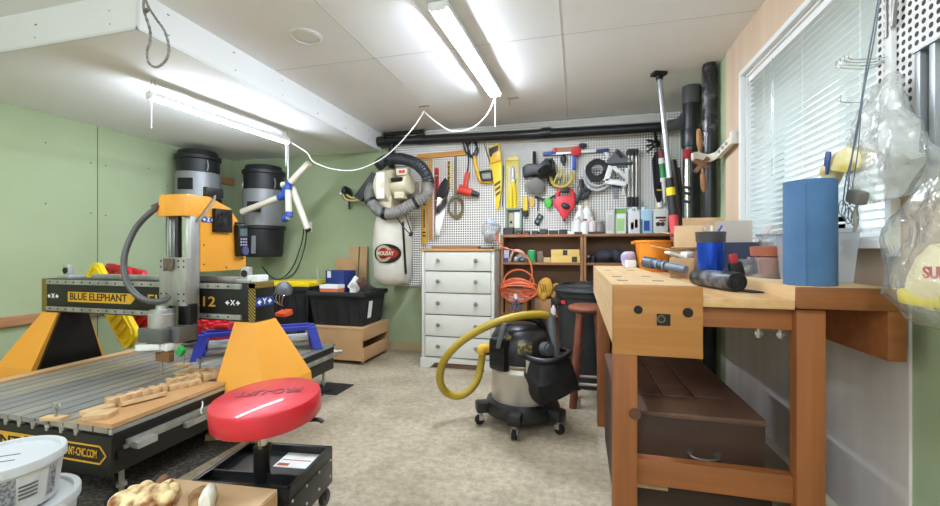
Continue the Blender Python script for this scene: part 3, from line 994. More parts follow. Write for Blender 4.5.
# moulded plastic boards leaning behind the gantry
def rboard(name, cpx, L, Wd, roll, m, label, Y, lean=12):
    c = at(cpx[0], cpx[1], Y)
    rm = Euler((R(-lean), R(roll), 0)).to_matrix()
    b = MB()
    pl = []
    r = .06
    for (sx_, sz_, a0) in ((1, 1, 0), (-1, 1, 90), (-1, -1, 180), (1, -1, 270)):
        for k in range(5):
            a = R(a0 + k * 22.5)
            pl.append((sx_ * (Wd / 2 - r) + r * math.cos(a), sz_ * (L / 2 - r) + r * math.sin(a)))
    b.prism(pl, 'Y', -.02, .02, .005)
    inner = [(u * .72, v * .9) for u, v in pl]
    for i in range(len(inner)):
        u0, u1 = inner[i], inner[(i + 1) % len(inner)]
        b.bar((u0[0], -.024, u0[1]), (u1[0], -.024, u1[1]), .014, .014, up=(0, 1, 0))
    nst = int(L / .09)
    for i in range(1, nst):
        v = -L / 2 * .86 + i * L * .86 / nst
        b.obox((0, -.026, v), (Wd * .5, .018, .03), bev=.005)
    b.bm.transform(Matrix.Translation(c) @ rm.to_4x4())
    return solo(name, b, m, label, 'plastic board')
rboard('traction_board', (112, 304), .86, .20, -47, YEL, 'yellow moulded plastic board leaning behind the gantry beam', 2.60, 8)
rboard('traction_board', (138, 306), .78, .20, -42, RED, 'red moulded plastic board leaning right beside the yellow one', 2.70, 8)
rboard('traction_board', (125, 280), .60, .24, -84, RED, 'red moulded plastic board lying level on top behind the beam', 2.80, 10)
c = at(209, 339, 2.74)
m = MB().obox((c.x, 2.74, zt + .12), (.34, .20, .17), (0, R(18), 0), .03)
for i in range(5):
    for j in range(3):
        m.obox(Vector((c.x, 2.74, zt + .12)) + Euler((0, R(18), 0)).to_matrix() @ Vector((-.13 + i * .065, -.07 + j * .07, .09)), (.04, .05, .025), (0, R(18), 0), .006)
        m.obox(Vector((c.x, 2.74, zt + .12)) + Euler((0, R(18), 0)).to_matrix() @ Vector((-.13 + i * .065, -.10, -.05 + j * .05)), (.045, .022, .032), (0, R(18), 0), .005)
solo('knobbed_box', m, RED, 'red knobbly ribbed plastic case behind the router spindle', 'case')
c = at(222, 327, 2.5)
solo('handle_roll', MB().cyl(c + Vector((-.05, 0, 0)), c + Vector((.05, .02, 0)), .024, n=14, bev=.004), RED, 'small red roll lying on the blue roller frame', 'roll')
# ================================================================== left rear corner
CANB = mat('can_black', '#17171a', 0.5, 0, '#222226', 6)
CANG = mat('can_grey_band', '#8d8e90', 0.45, 0.3)
def canister(x, y, r, ztop, zb1, zb0, zbot, label, back):
    t = thing('dust_canister', label, 'dust collector', (x, y, zbot), 'dust canisters in the rear corner')
    part('lid', MB().lathe([(0, ztop), (r * .5, ztop), (r * .86, ztop - .02), (r * .9, ztop - .06), (r * 1.02, ztop - .075), (r * 1.02, ztop - .11), (r * .95, ztop - .12), (r * .93, zb1), (0, zb1)], (x, y, 0), 40), CANB, t)
    part('band', MB().lathe([(r * .98, zb1 + .005), (r, zb1), (r, zb0), (r * .98, zb0 - .005), (r * .9, zb0 - .006), (r * .9, zb1 + .006)], (x, y, 0), 40), CANG, t)
    d = part('drum', MB().lathe([(r * .9, zb0), (r * 1.04, zb0 - .005), (r * 1.04, zb0 - .035), (r * .97, zb0 - .05), (r * .9, zbot + .04), (r * .84, zbot), (0, zbot), (0, zb0 - .01)], (x, y, 0), 40), CANB, t)
    m = MB()
    for a in (200, 340):
        q = Vector((x + math.cos(R(a)) * r * .97, y + math.sin(R(a)) * r * .97, 0))
        m.tube([q + Vector((0, 0, zb1 + .02)), q * 1.0 + Vector((math.cos(R(a)) * .02, math.sin(R(a)) * .02, zb1 + .07)), q + Vector((0, 0, zb1 + .13))], .007, 6, sub=4)
    parts('latch', m, STEEL, t)
    a = R(-75)
    q = Vector((x + math.cos(a) * r * 1.0, y + math.sin(a) * r * 1.0, (zb1 + zb0) / 2))
    part('rating_label', MB().obox(q, (.15, .012, .12), (0, 0, a + R(90)), .002), BLACK, t)
    q2 = Vector((x + math.cos(R(-78)) * r * .955, y + math.sin(R(-78)) * r * .955, zb0 - .22))
    part('sight_window', MB().obox(q2, (.05, .014, .2), (R(-3), 0, R(12)), .02), mat('sight_grey', '#777a7d', 0.3), t)
    m = MB()
    for p0, p1 in back: m.bar(p0, p1, .05, .03)
    part('wall_bracket', m, BLKM, t)
    return t
canister(-3.995, 3.66, .215, 2.2, 1.94, 1.68, 1.0, 'grey-banded black dust canister on the left wall, behind the router head', [((-4.23, 3.66, 1.8), (-4.15, 3.66, 1.8))])
canister(-3.53, 4.10, .225, 2.1, 1.80, 1.40, 1.04, 'grey-banded black dust canister on the back wall behind the white pipes', [((-3.53, 4.36, 1.6), (-3.53, 4.30, 1.6))])
# white pipe clamp frame
PVC = mat('pvc_white', '#d6ccba', 0.45)
BTAPE = mat('blue_tape', '#2b4b9c', 0.5)
Yp = 3.72
pv = thing('plastic_pipe_rack', 'white plastic pipe frame with blue taped joints hung before the canister', 'pipe frame', at(289, 218, Yp))
J = {k: at(px, py, Yp) for k, (px, py) in dict(a=(242, 212), b=(283, 196), c=(288, 185), d=(309, 163), e=(289, 217), f=(283, 219), g=(304, 229), h=(279, 184)).items()}
for p0, p1, off in (('a', 'b', 0), ('c', 'd', 0), ('c', 'e', .0), ('c', 'g', .06), ('h', 'c', .05), ('e', 'f', 0), ('b', 'c', .0)):
    o = Vector((0, off, 0))
    part('pipe', MB().cyl(J[p0] + o, J[p1] + o, .033, n=16), PVC, pv)
for p0, p1, t0, t1 in (('a', 'b', .9, 1.08), ('c', 'e', 0, .16), ('c', 'e', .84, 1.0), ('c', 'd', .0, .13), ('e', 'f', .2, .95), ('b', 'c', .2, .8)):
    part('joint_tape', MB().cyl(J[p0].lerp(J[p1], t0), J[p0].lerp(J[p1], t1), .037, n=16), BTAPE, pv)
part('hang_wire', MB().cyl(J['c'] + Vector((0, 0, -.02)), (J['c'].x, J['c'].y, 2.243), .006, n=8), WHT, pv)
part('end_plug', MB().cyl(J['g'] + Vector((0, .06, 0)), J['g'] + Vector((.012, .06, -.02)), .03, n=14), BLACK, pv)
m = MB()
m.tube([at(304, 228, 4.2), at(301, 245, 4.3), at(292, 268, 4.34), at(280, 279, 4.34), at(270, 276, 4.34), at(262, 266, 4.34)], .006, 6, sub=8)
m.tube([at(307, 229, 4.2), at(304, 250, 4.3), at(295, 272, 4.34), at(281, 281, 4.34)], .006, 6, sub=8)
solo('wire_cable', m, BLACK, 'black cord hanging in a loop on the green wall below the outlet', 'cord')
q = at(309, 227, YB)
ot = thing('power_outlet', 'white electrical outlet plate on the green back wall', 'outlet', (q.x, YB - .01, q.z))
part('plate', MB().box(q.x - .045, q.x + .045, YB - .01, YB, q.z - .06, q.z + .06, .004), WHT, ot)
m = MB()
for dz in (-.025, .025): m.box(q.x - .016, q.x + .016, YB - .012, YB - .009, q.z + dz - .014, q.z + dz + .014, .002)
parts('socket', m, mat('socket_grey', '#cfcfca', 0.4), ot)
# bracket with cord
q = at(347, 196, YB)
br = thing('cord_bracket', 'metal wall bracket carrying black bundle and yellow loop on green wall', 'bracket', (q.x, YB, q.z - .1))
part('plate', MB().box(q.x - .018, q.x + .012, YB - .008, YB, q.z - .1, q.z + .1, .002), ALU, br)
part('arm', MB().bar((q.x, YB, q.z - .0), (q.x + .05, YB - .22, q.z), .025, .02), STEEL, br)
part('bundle', MB().sph(q + Vector((.05, -.1, .03)), (.05, .09, .07)).sph(q + Vector((.07, -.12, -.03)), (.045, .06, .035)).jitter(.02, 14), BLACK, br)
part('drop', MB().cyl(q + Vector((.055, -.05, 0)), q + Vector((.06, -.05, -.16)), .012, n=8), DGREY, br)
m = MB().tube([q + Vector(v) for v in ((.04, -.16, .02), (.08, -.18, -.05), (.16, -.18, -.08), (.25, -.15, -.06), (.3, -.1, 0), (.28, -.1, .02), (.18, -.16, -.05), (.1, -.18, -.01))], .012, 8, sub=6)
part('yellow_loop', m, mat('loop_yellow', '#c8bc7a', 0.7), br)
q = at(363, 188, 4.25)
m = MB().hull8([(q.x - .06, 4.16, q.z - .1), (q.x + .02, 4.16, q.z - .16), (q.x + .02, 4.34, q.z - .16), (q.x - .06, 4.34, q.z - .1)], [(q.x + .16, 4.16, q.z + .16), (q.x + .24, 4.16, q.z + .12), (q.x + .24, 4.34, q.z + .12), (q.x + .16, 4.34, q.z + .16)])
solo('slanted_bracket', m, BLKM, 'black slanted support arm bolted beside the white dust bag blower', 'bracket')

# cream mobile dust collector on the wall
DC = mat('collector_cream', '#cfc4a6', 0.45)
BAGM = mat('bag_cloth', '#d5cec0', 0.9, 0, '#cbc4b5', 5, bump=0.1, bscale=18)
Yd = 4.10
bagc = at(393, 250, Yd)
dcol = thing('dust_collector', 'cream wall-mounted dust collector with white cloth bag and looped hose', 'dust collector', (bagc.x, Yd, .74))
bx, bt, bb = bagc.x, 1.52, .745
m = MB().lathe([(0, bb), (.10, bb), (.17, bb + .03), (.205, bb + .1), (.212, bb + .25), (.215, bb + .45), (.20, bb + .65), (.17, bb + .74), (.15, bb + .79), (0, bb + .79)], (bx, Yd, 0), 36, sx=1, sy=.9).jitter(.012, 5)
bag = part('dust_bag', m, BAGM, dcol)
def on_bag(px, py):
    """point on the cloth along a direction"""
    d = ray(px, py)
    y = Yd - .196
    for _ in range(6):
        p = Vector((0, 0, CAMH)) + d * (y / d.y)
        u = min(abs(p.x - bx) / .215, .97)
        y = Yd - .193 * math.sqrt(1 - u * u) - .014
    return Vector((0, 0, CAMH)) + d * (y / d.y)
lc = on_bag(386.5, 253.5)
ln = Vector((lc.x - bx, (lc.y - Yd) * 1.2, 0)).normalized()
lx = Vector((-ln.y, ln.x, 0))
lx = lx if lx.x > 0 else -lx
def emblem(nm, a, b_, off, mtl, ring=False, du=0, dz=0):
    """oval of the printed emblem, bent round the bag"""
    mm = MB()
    n_ = 28
    def P(u, v):
        ang = math.atan2(ln.y, ln.x) + (u + du) / .215
        return Vector((bx + math.cos(ang) * (.226 + off), Yd + math.sin(ang) * (.205 + off), lc.z + v + dz))
    c0 = [P(a * .66 * math.cos(2 * math.pi * k / n_), b_ * .66 * math.sin(2 * math.pi * k / n_)) for k in range(n_)]
    c1 = [P(a * math.cos(2 * math.pi * k / n_), b_ * math.sin(2 * math.pi * k / n_)) for k in range(n_)]
    vi = [mm.bm.verts.new(p) for p in c0]
    vo = [mm.bm.verts.new(p) for p in c1]
    for k in range(n_): mm.bm.faces.new((vi[k], vi[(k + 1) % n_], vo[(k + 1) % n_], vo[k]))
    if not ring:
        c2 = [mm.bm.verts.new(P(a * .33 * math.cos(2 * math.pi * k / n_), b_ * .33 * math.sin(2 * math.pi * k / n_))) for k in range(n_)]
        for k in range(n_): mm.bm.faces.new((c2[k], c2[(k + 1) % n_], vi[(k + 1) % n_], vi[k]))
        cc = mm.bm.verts.new(P(0, 0))
        for k in range(n_): mm.bm.faces.new((cc, c2[(k + 1) % n_], c2[k]))
    bmesh.ops.solidify(mm.bm, geom=mm.bm.faces[:], thickness=.001)
    return part(nm, mm, mtl, bag)
emblem('emblem', .148, .098, .002, mat('emblem_green', '#23301c', 0.8))
emblem('emblem_field', .118, .062, .004, mat('emblem_red', '#c93a30', 0.8))
emblem('emblem_ring', .085, .085, .006, mat('emblem_cream', '#ddcfae', 0.8), True, du=-.03)
emblem('emblem_band', .11, .036, .008, mat('emblem_red', '#c93a30', 0.8))
text('lettering', 'MOUSAY', .055, mat('emblem_cream', '#ddcfae', 0.8), bag, Vector((bx, Yd, lc.z)) + ln * .238, lx, (0, 0, 1), .18, .001)
part('zip', MB().tube([on_bag(403, 222) + Vector((0, -.0, 0)), on_bag(404.5, 250), on_bag(406, 274)], .012, 6, sub=4), BLACK, dcol)
bc = at(389, 188, 4.08)
part('blower_housing', MB().cyl((bc.x - .07, 4.08, bc.z), (bc.x + .07, 4.06, bc.z), .185, n=36, bev=.02).box(bc.x - .07, bc.x + .07, 3.97, 4.2, bc.z - .24, bc.z - .1, .01), DC, dcol)
m = MB()
for i in range(5): m.obox((bc.x - .015 + .006 * (i % 2), 3.893 + .012 * abs(i - 2), bc.z + .09 - i * .045), (.045, .004, .014), (R(-14 * (2 - i)), 0, 0))
parts('warning_label', m, mat('label_dark', '#6a5d55', 0.7), dcol)
part('blower_face', MB().obox((bc.x - .005, 3.89, bc.z), (.09, .012, .27), (0, 0, 0), .004), mat('face_white', '#e6e1d6', 0.5), dcol)
mo = part('motor', MB().cyl((bc.x + .07, 4.06, bc.z + .0), (bc.x + .27, 4.02, bc.z + .02), .10, n=28, bev=.02), DC, dcol)
part('motor_plate', MB().obox((bc.x + .15, 3.945, bc.z + .06), (.13, .02, .045), (R(20), 0, R(-8)), .003), BLACK, dcol)
part('foot', MB().box(bc.x + .11, bc.x + .22, 3.96, 4.06, bc.z - .13, bc.z - .06, .008), DC, dcol)
sw = part('switch_box', MB().box(bc.x + .13, bc.x + .25, 3.97, 4.06, bc.z + .11, bc.z + .18, .006), DC, dcol)
part('rocker', MB().box(bc.x + .165, bc.x + .19, 3.962, 3.972, bc.z + .13, bc.z + .16, .002).box(bc.x + .2, bc.x + .225, 3.962, 3.972, bc.z + .13, bc.z + .16, .002), RED, dcol)
part('mount_board', MB().box(bx - .13, bx + .2, 4.26, 4.333, bc.z - .2, bc.z + .09), mat('mount_grey', '#b9b3a6', .7), dcol)
m = MB().bar((bx, 4.12, bc.z), (bx, 4.3, bc.z), .2, .2)
part('mount_arm', m, BLKM, dcol)
hp = [(378, 166), (385, 160.5), (395, 158.5), (407, 160), (418, 165), (426, 174), (429, 184)]
hp2 = [(429, 184), (426, 194), (418, 201), (407, 207), (396, 212), (385, 213.5), (377, 209), (371, 201), (370, 193), (373, 186)]
part('hose_dark', MB().tube([at(x, y, 4.02 + .07 * math.sin(i)) for i, (x, y) in enumerate(hp)], .058, 14, sub=10, ridge=.06), mat('hose_black', '#2a2c30', 0.45), dcol)
part('hose_grey', MB().tube([at(x, y, 3.98 - .10 * math.sin(i / 9 * 3.1)) for i, (x, y) in enumerate(hp2)], .056, 14, sub=9, ridge=.09), mat('hose_grey_wire', '#8d8a84', 0.45), dcol)
m = MB()
hh = spline([at(x, y, 3.98 - .10 * math.sin(i / 9 * 3.1)) for i, (x, y) in enumerate(hp2)], 9)
for i in range(1, len(hh) - 1, 2):
    d = (hh[i + 1] - hh[i - 1]).normalized()
    m.cyl(hh[i] - d * .006, hh[i] + d * .006, .0575, n=16, caps=False)
part('hose_coil_wire', m, mat('hose_wire', '#38383a', 0.5), dcol)
m = MB()
for k in (20, 45, 62):
    if k < len(hh) - 1:
        d = (hh[k + 1] - hh[k - 1]).normalized()
        m.cyl(hh[k] - d * .016, hh[k] + d * .016, .064, n=18)
parts('hose_band', m, BLACK, dcol)
m = MB().tube([at(396, 216, 3.9), at(402, 225, 3.88), at(408, 232, 3.88), at(412, 235, 3.9), at(410, 228, 3.9), at(405, 214, 3.9)], .006, 6, sub=6).obox(at(411, 234, 3.88), (.03, .03, .05), (0, R(30), 0), .006)
part('power_lead', m, BLACK, dcol)

# ---- stacked storage below it
MDFP = mat('pale_fibreboard', '#c69d72', 0.8, 0, '#b98f63', 2.5)
cr = thing('wooden_crate', 'tan fibreboard crate on small wheels with one slatted side', 'crate', (-2.32, 3.93, 0))
cx0, cx1, cy0, cy1 = -2.66, -2.01, 3.66, 4.22
part('front_panel', MB().box(cx0, cx1 - .015, cy0, cy0 + .018, .04, .345), MDFP, cr)
part('rear_panel', MB().box(cx0, cx1 - .015, cy1 - .018, cy1, .04, .345), MDFP, cr)
part('side_panel', MB().box(cx0, cx0 + .018, cy0 + .018, cy1 - .018, .04, .345), MDFP, cr)
part('top_panel', MB().box(cx0, cx1, cy0 - .004, cy1, .345, .357), MDFP, cr)
part('bottom_panel', MB().box(cx0 + .018, cx1 - .015, cy0 + .018, cy1 - .018, .04, .055), MDFP, cr)
for z0, z1 in ((.04, .165), (.235, .345)):
    part('slat', MB().box(cx1 - .015, cx1, cy0, cy1, z0, z1, .001), MDFP, cr)
for x in (cx0 + .04, cx1 - .03):
    for y in (cy0 + .04, cy1 - .04):
        part('caster', MB().cyl((x - .01, y, .02), (x + .01, y, .02), .02, n=14).box(x - .013, x + .013, y - .01, y + .01, .02, .045), STEEL, cr)
TOTE = mat('tote_black', '#17181a', 0.55, 0, '#252626', 6, bump=.04)
def tote(name, label, x0, x1, y0, y1, z0, z1, lidm=None, taper=.045):
    t = thing(name, label, 'storage bin', ((x0 + x1) / 2, (y0 + y1) / 2, z0))
    r = lambda x0_, x1_, y0_, y1_, z: [Vector((x0_, y0_, z)), Vector((x1_, y0_, z)), Vector((x1_, y1_, z)), Vector((x0_, y1_, z))]
    m = MB()
    lo, hi = r(x0 + taper, x1 - taper, y0 + taper, y1 - taper, z0), r(x0 + .012, x1 - .012, y0 + .012, y1 - .012, z1 - .04)
    hi2, lo2 = r(x0 + .022, x1 - .022, y0 + .022, y1 - .022, z1 - .04), r(x0 + taper + .01, x1 - taper - .01, y0 + taper + .01, y1 - taper - .01, z0 + .01)
    A = [[m.bm.verts.new(p) for p in q] for q in (lo, hi, hi2, lo2)]
    m.bm.faces.new(list(reversed(A[0])))
    for a, b_ in zip(A, A[1:]):
        for k in range(4): m.bm.faces.new((a[k], a[(k + 1) % 4], b_[(k + 1) % 4], b_[k]))
    m.bm.faces.new(A[3])
    for k in range(5):
        x = x0 + (x1 - x0) * (.12 + .19 * k)
        m.hull8([Vector((x - .012, y0 + taper - .006, z0 + .02)), Vector((x + .012, y0 + taper - .006, z0 + .02)), Vector((x + .012, y0 + taper + .01, z0 + .02)), Vector((x - .012, y0 + taper + .01, z0 + .02))],
                [Vector((x - .012, y0 + .006, z1 - .1)), Vector((x + .012, y0 + .006, z1 - .1)), Vector((x + .012, y0 + .02, z1 - .1)), Vector((x - .012, y0 + .02, z1 - .1))])
    part('body', m, TOTE, t)
    m = MB()
    for a, b_, c_, d in ((x0 - .012, x1 + .012, y0 - .012, y0 + .02), (x0 - .012, x1 + .012, y1 - .02, y1 + .012), (x0 - .012, x0 + .02, y0, y1), (x1 - .02, x1 + .012, y0, y1)):
        m.box(a, b_, c_, d, z1 - .045, z1, .006)
    part('rim', m, TOTE, t)
    if lidm:
        m = MB().box(x0 - .02, x1 + .02, y0 - .02, y1 + .02, z1, z1 + .035, .01).box(x0 + .05, x1 - .05, y0 + .05, y1 - .05, z1 + .03, z1 + .05, .008)
        part('lid', m, lidm, t)
    return t
tb = tote('storage_tote', 'open black storage tote full of tools standing on the fibreboard crate', -2.66, -2.03, 3.70, 4.2, .358, .70)
part('label', MB().obox((-2.036, 3.84, .52), (.004, .07, .17), (0, R(7), 0)), PAPER, tb, 'white label')
tote('storage_bin', 'tall black bin with a yellow lid behind the router', -3.3, -2.72, 3.80, 4.26, 0, .735, YEL, .06)
q = at(339, 280, 4.0)
bxo = thing('blue_carton', 'dark blue carton with a raised cardboard flap in the black tote', 'carton', (q.x, 4.02, .50))
part('carton', MB().obox((q.x, 4.03, .735), (.26, .18, .33), (0, 0, R(-12)), .003), mat('carton_blue', '#22336f', 0.6), bxo)
part('flap', MB().prism([(q.x - .12, .90), (q.x + .12, .90), (q.x + .13, .97), (q.x + .06, 1.02), (q.x - .09, 1.03), (q.x - .13, .97)], 'Y', 4.12, 4.128), CARD, bxo)
part('panel_label', MB().obox((q.x - .085, 3.945, .86), (.05, .004, .07), (0, 0, R(-12))), mat('label_white', '#dfe2e6', 0.6), bxo)
q = at(334, 287, 3.85)
m = MB().box(q.x - .12, q.x + .09, 3.78, 3.9, .54, .76, .004)
ob = thing('orange_carton', 'small orange and white carton at the front of the black tote', 'carton', (q.x, 3.84, .54))
part('carton', m, mat('carton_orange', '#e2703a', 0.6), ob)
part('band', MB().box(q.x - .122, q.x + .092, 3.778, 3.902, .725, .762), PAPER, ob)
for i, (px, py, col, sz, rt, lab) in enumerate(((356, 285, '#d8d5cc', (.11, .05, .07), (20, 30, 10), 'pale tool part poking out of the black tote beside the orange carton'),
                                        (363, 283, '#5b3a2c', (.09, .06, .12), (10, -30, 30), 'brown tool handle poking out of the black tote'),
                                        (368, 288, '#2d2c2e', (.16, .08, .08), (0, 15, -20), 'dark tool body at the right end of the black tote'),
                                        (353, 281, '#f1efe8', (.05, .03, .15), (0, 38, 0), 'white slanted stick poking up from the black tote'))):
    p = at(px, py, 3.93)
    solo('tool_piece', MB().obox((p.x, p.y, p.z - .015), sz, [R(v) for v in rt], .012).obox((p.x - .01, p.y, p.z - .08), (.04, .04, .12), (0, 0, 0), .01), mat('piece_%s' % col[1:], col, 0.55), lab, 'tool')
m = MB().cyl(at(319, 283, 3.75), at(317, 268, 3.75), .006, n=6)
solo('thin_rod', m, STEEL, 'thin upright metal rod at the left end of the black tote', 'rod')
PLK = mat('plywood_offcut', '#c8a67c', 0.8, 0, '#b9956a', 3, (1, 1, .2))
for x0, x1, lab in ((-2.56, -2.44, 'left of two tan plywood strips leaning on green wall behind tote'), (-2.425, -2.33, 'right of two tan plywood strips leaning on green wall behind tote')):
    m = MB().hull8([(x0, 4.26, .36), (x1, 4.26, .36), (x1, 4.275, .36), (x0, 4.275, .36)], [(x0, 4.335, 1.16), (x1, 4.335, 1.16), (x1, 4.35, 1.16), (x0, 4.35, 1.16)])
    solo('plywood_strip', m, PLK, lab, 'board', 'plywood strips on the back wall')

# ================================================================== foreground left
q = Vector((-1.23, 1.445, 0))
th = R(7)
rmz = Matrix.Rotation(th, 4, 'Z')
def L(x, y, z): return q + rmz @ Vector((x, y, z))
ms = thing('mechanic_stool', 'red round padded rolling stool on a black tool tray base', 'stool', q)
TR = mat('tray_black', '#1d1d1e', 0.35)
m = MB()
hw, hy, zt2, zb2 = .2, .17, .25, .095
def lb(mb, x0, x1, y0, y1, z0, z1, bev=.003): return mb.obox(L((x0 + x1) / 2, (y0 + y1) / 2, (z0 + z1) / 2), (x1 - x0, y1 - y0, z1 - z0), (0, 0, th), bev)
lb(m, -hw, hw, -hy, hy, zt2 - .045, zt2 - .035, 0)
for a, b_, c_, d in ((-hw, hw, -hy, -hy + .006), (-hw, hw, hy - .006, hy), (-hw, -hw + .006, -hy, hy), (hw - .006, hw, -hy, hy)): lb(m, a, b_, c_, d, zb2, zt2, .001)
for a, b_, c_, d in ((-hw, hw, -hy, -hy + .018), (-hw, hw, hy - .018, hy), (-hw, -hw + .018, -hy, hy), (hw - .018, hw, -hy, hy)): lb(m, a, b_, c_, d, zt2 - .006, zt2 + .004, .003)
lb(m, -hw, hw, -.075, -.065, zt2 - .04, zt2)
tr = part('tray', m, TR, ms)
m = MB()
for y in (-.15, -.05, .05, .15):
    for z in (.13, .2): m.cyl(L(hw, y, z), L(hw + .003, y, z), .006, n=8)
parts('rivet', m, ALU, tr)
m = MB(); lb(m, .0, .15, .04, .16, zt2 - .035, zt2 - .033, 0)
lbp = part('instruction_label', m, PAPER, tr, 'white label')
m = MB(); lb(m, .01, .14, .095, .101, zt2 - .033, zt2 - .0325, 0); lb(m, .01, .06, .05, .07, zt2 - .033, zt2 - .0325, 0)
part('print', m, mat('print_red', '#c4583a', .6), lbp)
for x in (-.17, .17):
    for y in (-.14, .14):
        c0 = part('caster', MB().cyl(L(x, y, .06), L(x, y, .1), .018, n=12).obox(L(x, y + .01, .05), (.035, .03, .04), (0, 0, th), .004), BLKM, ms)
        part('wheel', MB().cyl(L(x - .013, y + .015, .032), L(x + .013, y + .015, .032), .032, n=18, bev=.004), mat('wheel_grey', '#4a4a4a', .6), c0)
pc = L(.02, -.06, 0)
part('lift_post', MB().cyl((pc.x, pc.y, .2), (pc.x, pc.y, .34), .031, n=20).cyl((pc.x, pc.y, .34), (pc.x, pc.y, .35), .034, n=20), BLACK, ms)
part('piston', MB().cyl((pc.x, pc.y, .34), (pc.x + .0, pc.y, .46), .019, n=18), CHROME, ms)
tilt = Euler((R(4), R(-1.5), 0)).to_matrix().to_4x4()
SEATC = Vector((pc.x + .002, pc.y + .03, .450))
SRED = mat('red_vinyl', '#d42433', 0.42, 0, '#cc1f2e', 4, bump=.04, bscale=24, coat=.45)
part('seat', MB().lathe([(0, 0), (.165, 0), (.196, .003), (.203, .012), (.204, .078), (.200, .087), (.192, .0905), (0, .092)], SEATC, 48, tilt), SRED, ms)
part('seat_plate', MB().lathe([(0, -.02), (.1, -.02), (.11, 0), (0, 0)], SEATC, 24, tilt), BLKM, ms)
part('lever', MB().tube([SEATC + Vector((.08, .03, -.015)), SEATC + Vector((.18, .05, -.01)), SEATC + Vector((.2, .055, -.012)), SEATC + Vector((.212, .055, -.018))], .009, 8, sub=4), BLACK, ms)
text('lettering', 'PRO-LIFT', .07, mat('seat_grey_print', '#8f3a44', 0.6), ms, SEATC + tilt @ Vector((-.005, .03, .0935)), tilt @ Vector((-.93, -.37, 0)), tilt @ Vector((.37, -.93, 0)), .25, .001)

cbx = thing('cardboard_box', 'closed cardboard box in the foreground before the red stool', 'box', (-1.24, 1.1, 0))
cth = R(5)
def C(x, y, z): return Vector((-1.24, 1.03, 0)) + Matrix.Rotation(cth, 4, 'Z') @ Vector((x, y, z))
part('carton', MB().obox(C(0, 0, .132), (.45, .44, .264), (0, 0, cth), .003), CARDL, cbx)
part('flap', MB().obox(C(-.0, .11, .267), (.45, .217, .005), (0, 0, cth), .001).obox(C(-.0, -.11, .267), (.45, .217, .005), (0, 0, cth), .001), CARDL, cbx)
part('side_flap', MB().obox(C(.226, 0, .21), (.004, .42, .1), (0, 0, cth), .001), CARD, cbx)
# burl, rolled shell piece
BURL = mat('burl_crust', '#e6cf9c', 0.7, 0, '#8a5222', 15, bump=.25, bscale=30, lo=.44, hi=.6)
o = Vector((-1.385, 1.08, .30))
m = MB()
for dx, dy, dz, r in ((-.08, .0, -.005, .045), (-.04, .02, .0, .05), (0, .01, .0, .055), (.045, .02, 0, .05), (.09, .0, -.005, .042), (.02, .06, .012, .03), (.07, .06, .008, .028), (-.02, -.05, -.01, .055), (.05, -.05, -.01, .05), (-.08, -.05, -.01, .05)):
    m.sph(o + Vector((dx, dy, dz)) * .75, (r * .75, r * .75, r * .6), u=20, v=14)
m.jitter(.012, 22)
solo('burl', m, BURL, 'knobbly cream and brown crusty lump lying on the cardboard box edge', 'burl')
o = Vector((-1.44, 1.17, .285))
solo('wood_knot', MB().sph(o, (.022, .035, .02), (R(25), 0, R(30))).jitter(.008, 25), mat('knot_brown', '#8a5a3a', 0.8, 0, '#6a4a38', 20), 'small red-brown knot of wood behind the crusty lump', 'wood piece')
o = atz(205, 500, .29)
m = MB().lathe([(0, -.05), (.03, -.048), (.045, -.03), (.05, 0), (.045, .03), (.03, .048), (0, .05)], o + Vector((.01, 0, 0)), 24, Euler((R(80), R(10), R(35))).to_matrix().to_4x4(), sx=.5)
shp = thing('bark_piece', 'bark-edged piece with a pale ribbed rim on the cardboard box', 'wood piece', (o.x, o.y, .27))
part('bark', MB().sph(o + Vector((-.022, 0, 0)), (.03, .06, .035), (0, R(-20), R(35))).jitter(.006, 30), mat('bark_brown', '#6b4a2c', .9, 0, '#b08a5a', 14, bump=.3), shp)
part('rim', m.jitter(.003, 60), mat('rim_pale', '#e9e4da', .8, bump=.3, bscale=90), shp)

# white tubs
TUB = mat('tub_white', '#c6c8ca', 0.4)
def tub(c, r, z0, z1, label, dents=False):
    t = thing('plastic_tub', label, 'bucket', (c[0], c[1], z0), 'white tubs at the left front')
    part('tub', MB().lathe([(0, z0), (r * .86, z0), (r * .95, z1 - .04), (r * .95, z1 - .012), (r * .9, z1 - .012), (0, z0 + .01)], (c[0], c[1], 0), 48), TUB, t)
    part('lid', MB().lathe([(0, z1 - .010), (r * .88, z1 - .010), (r * .9, z1), (r, z1), (r * 1.015, z1 - .006), (r * 1.01, z1 - .028), (r * .955, z1 - .03), (r * .955, z1 - .015), (0, z1 - .016)], (c[0], c[1], 0), 56), TUB, t)
    return t
c1 = (-1.775, .92)
t = tub(c1, .145, .315, .465, 'white plastic tub with printed sides, on top of the other tub')
def on_tub(c, r, ang, z, w, h, mtl, nm, par):
    mm = MB()
    n_ = 10
    A = [[mm.bm.verts.new((c[0] + math.cos(ang + (k / n_ - .5) * w / r) * (r * (.88 + .07 * (zz - .315) / .12) + .0012), c[1] + math.sin(ang + (k / n_ - .5) * w / r) * (r * (.88 + .07 * (zz - .315) / .12) + .0012), zz)) for k in range(n_ + 1)] for zz in (z - h / 2, z + h / 2)]
    for k in range(n_): mm.bm.faces.new((A[0][k], A[0][k + 1], A[1][k + 1], A[1][k]))
    bmesh.ops.solidify(mm.bm, geom=mm.bm.faces[:], thickness=.0008)
    return part(nm, mm, mtl, par)
PRN = mat('tub_print', '#8b8e96', 0.7, 0, '#c9ccd2', 120, lo=.45, hi=.55)
on_tub(c1, .145, R(-34), .385, .085, .085, PRN, 'printed_panel', t)
on_tub(c1, .145, R(-34), .436, .09, .012, PAPER, 'panel_edge', t)
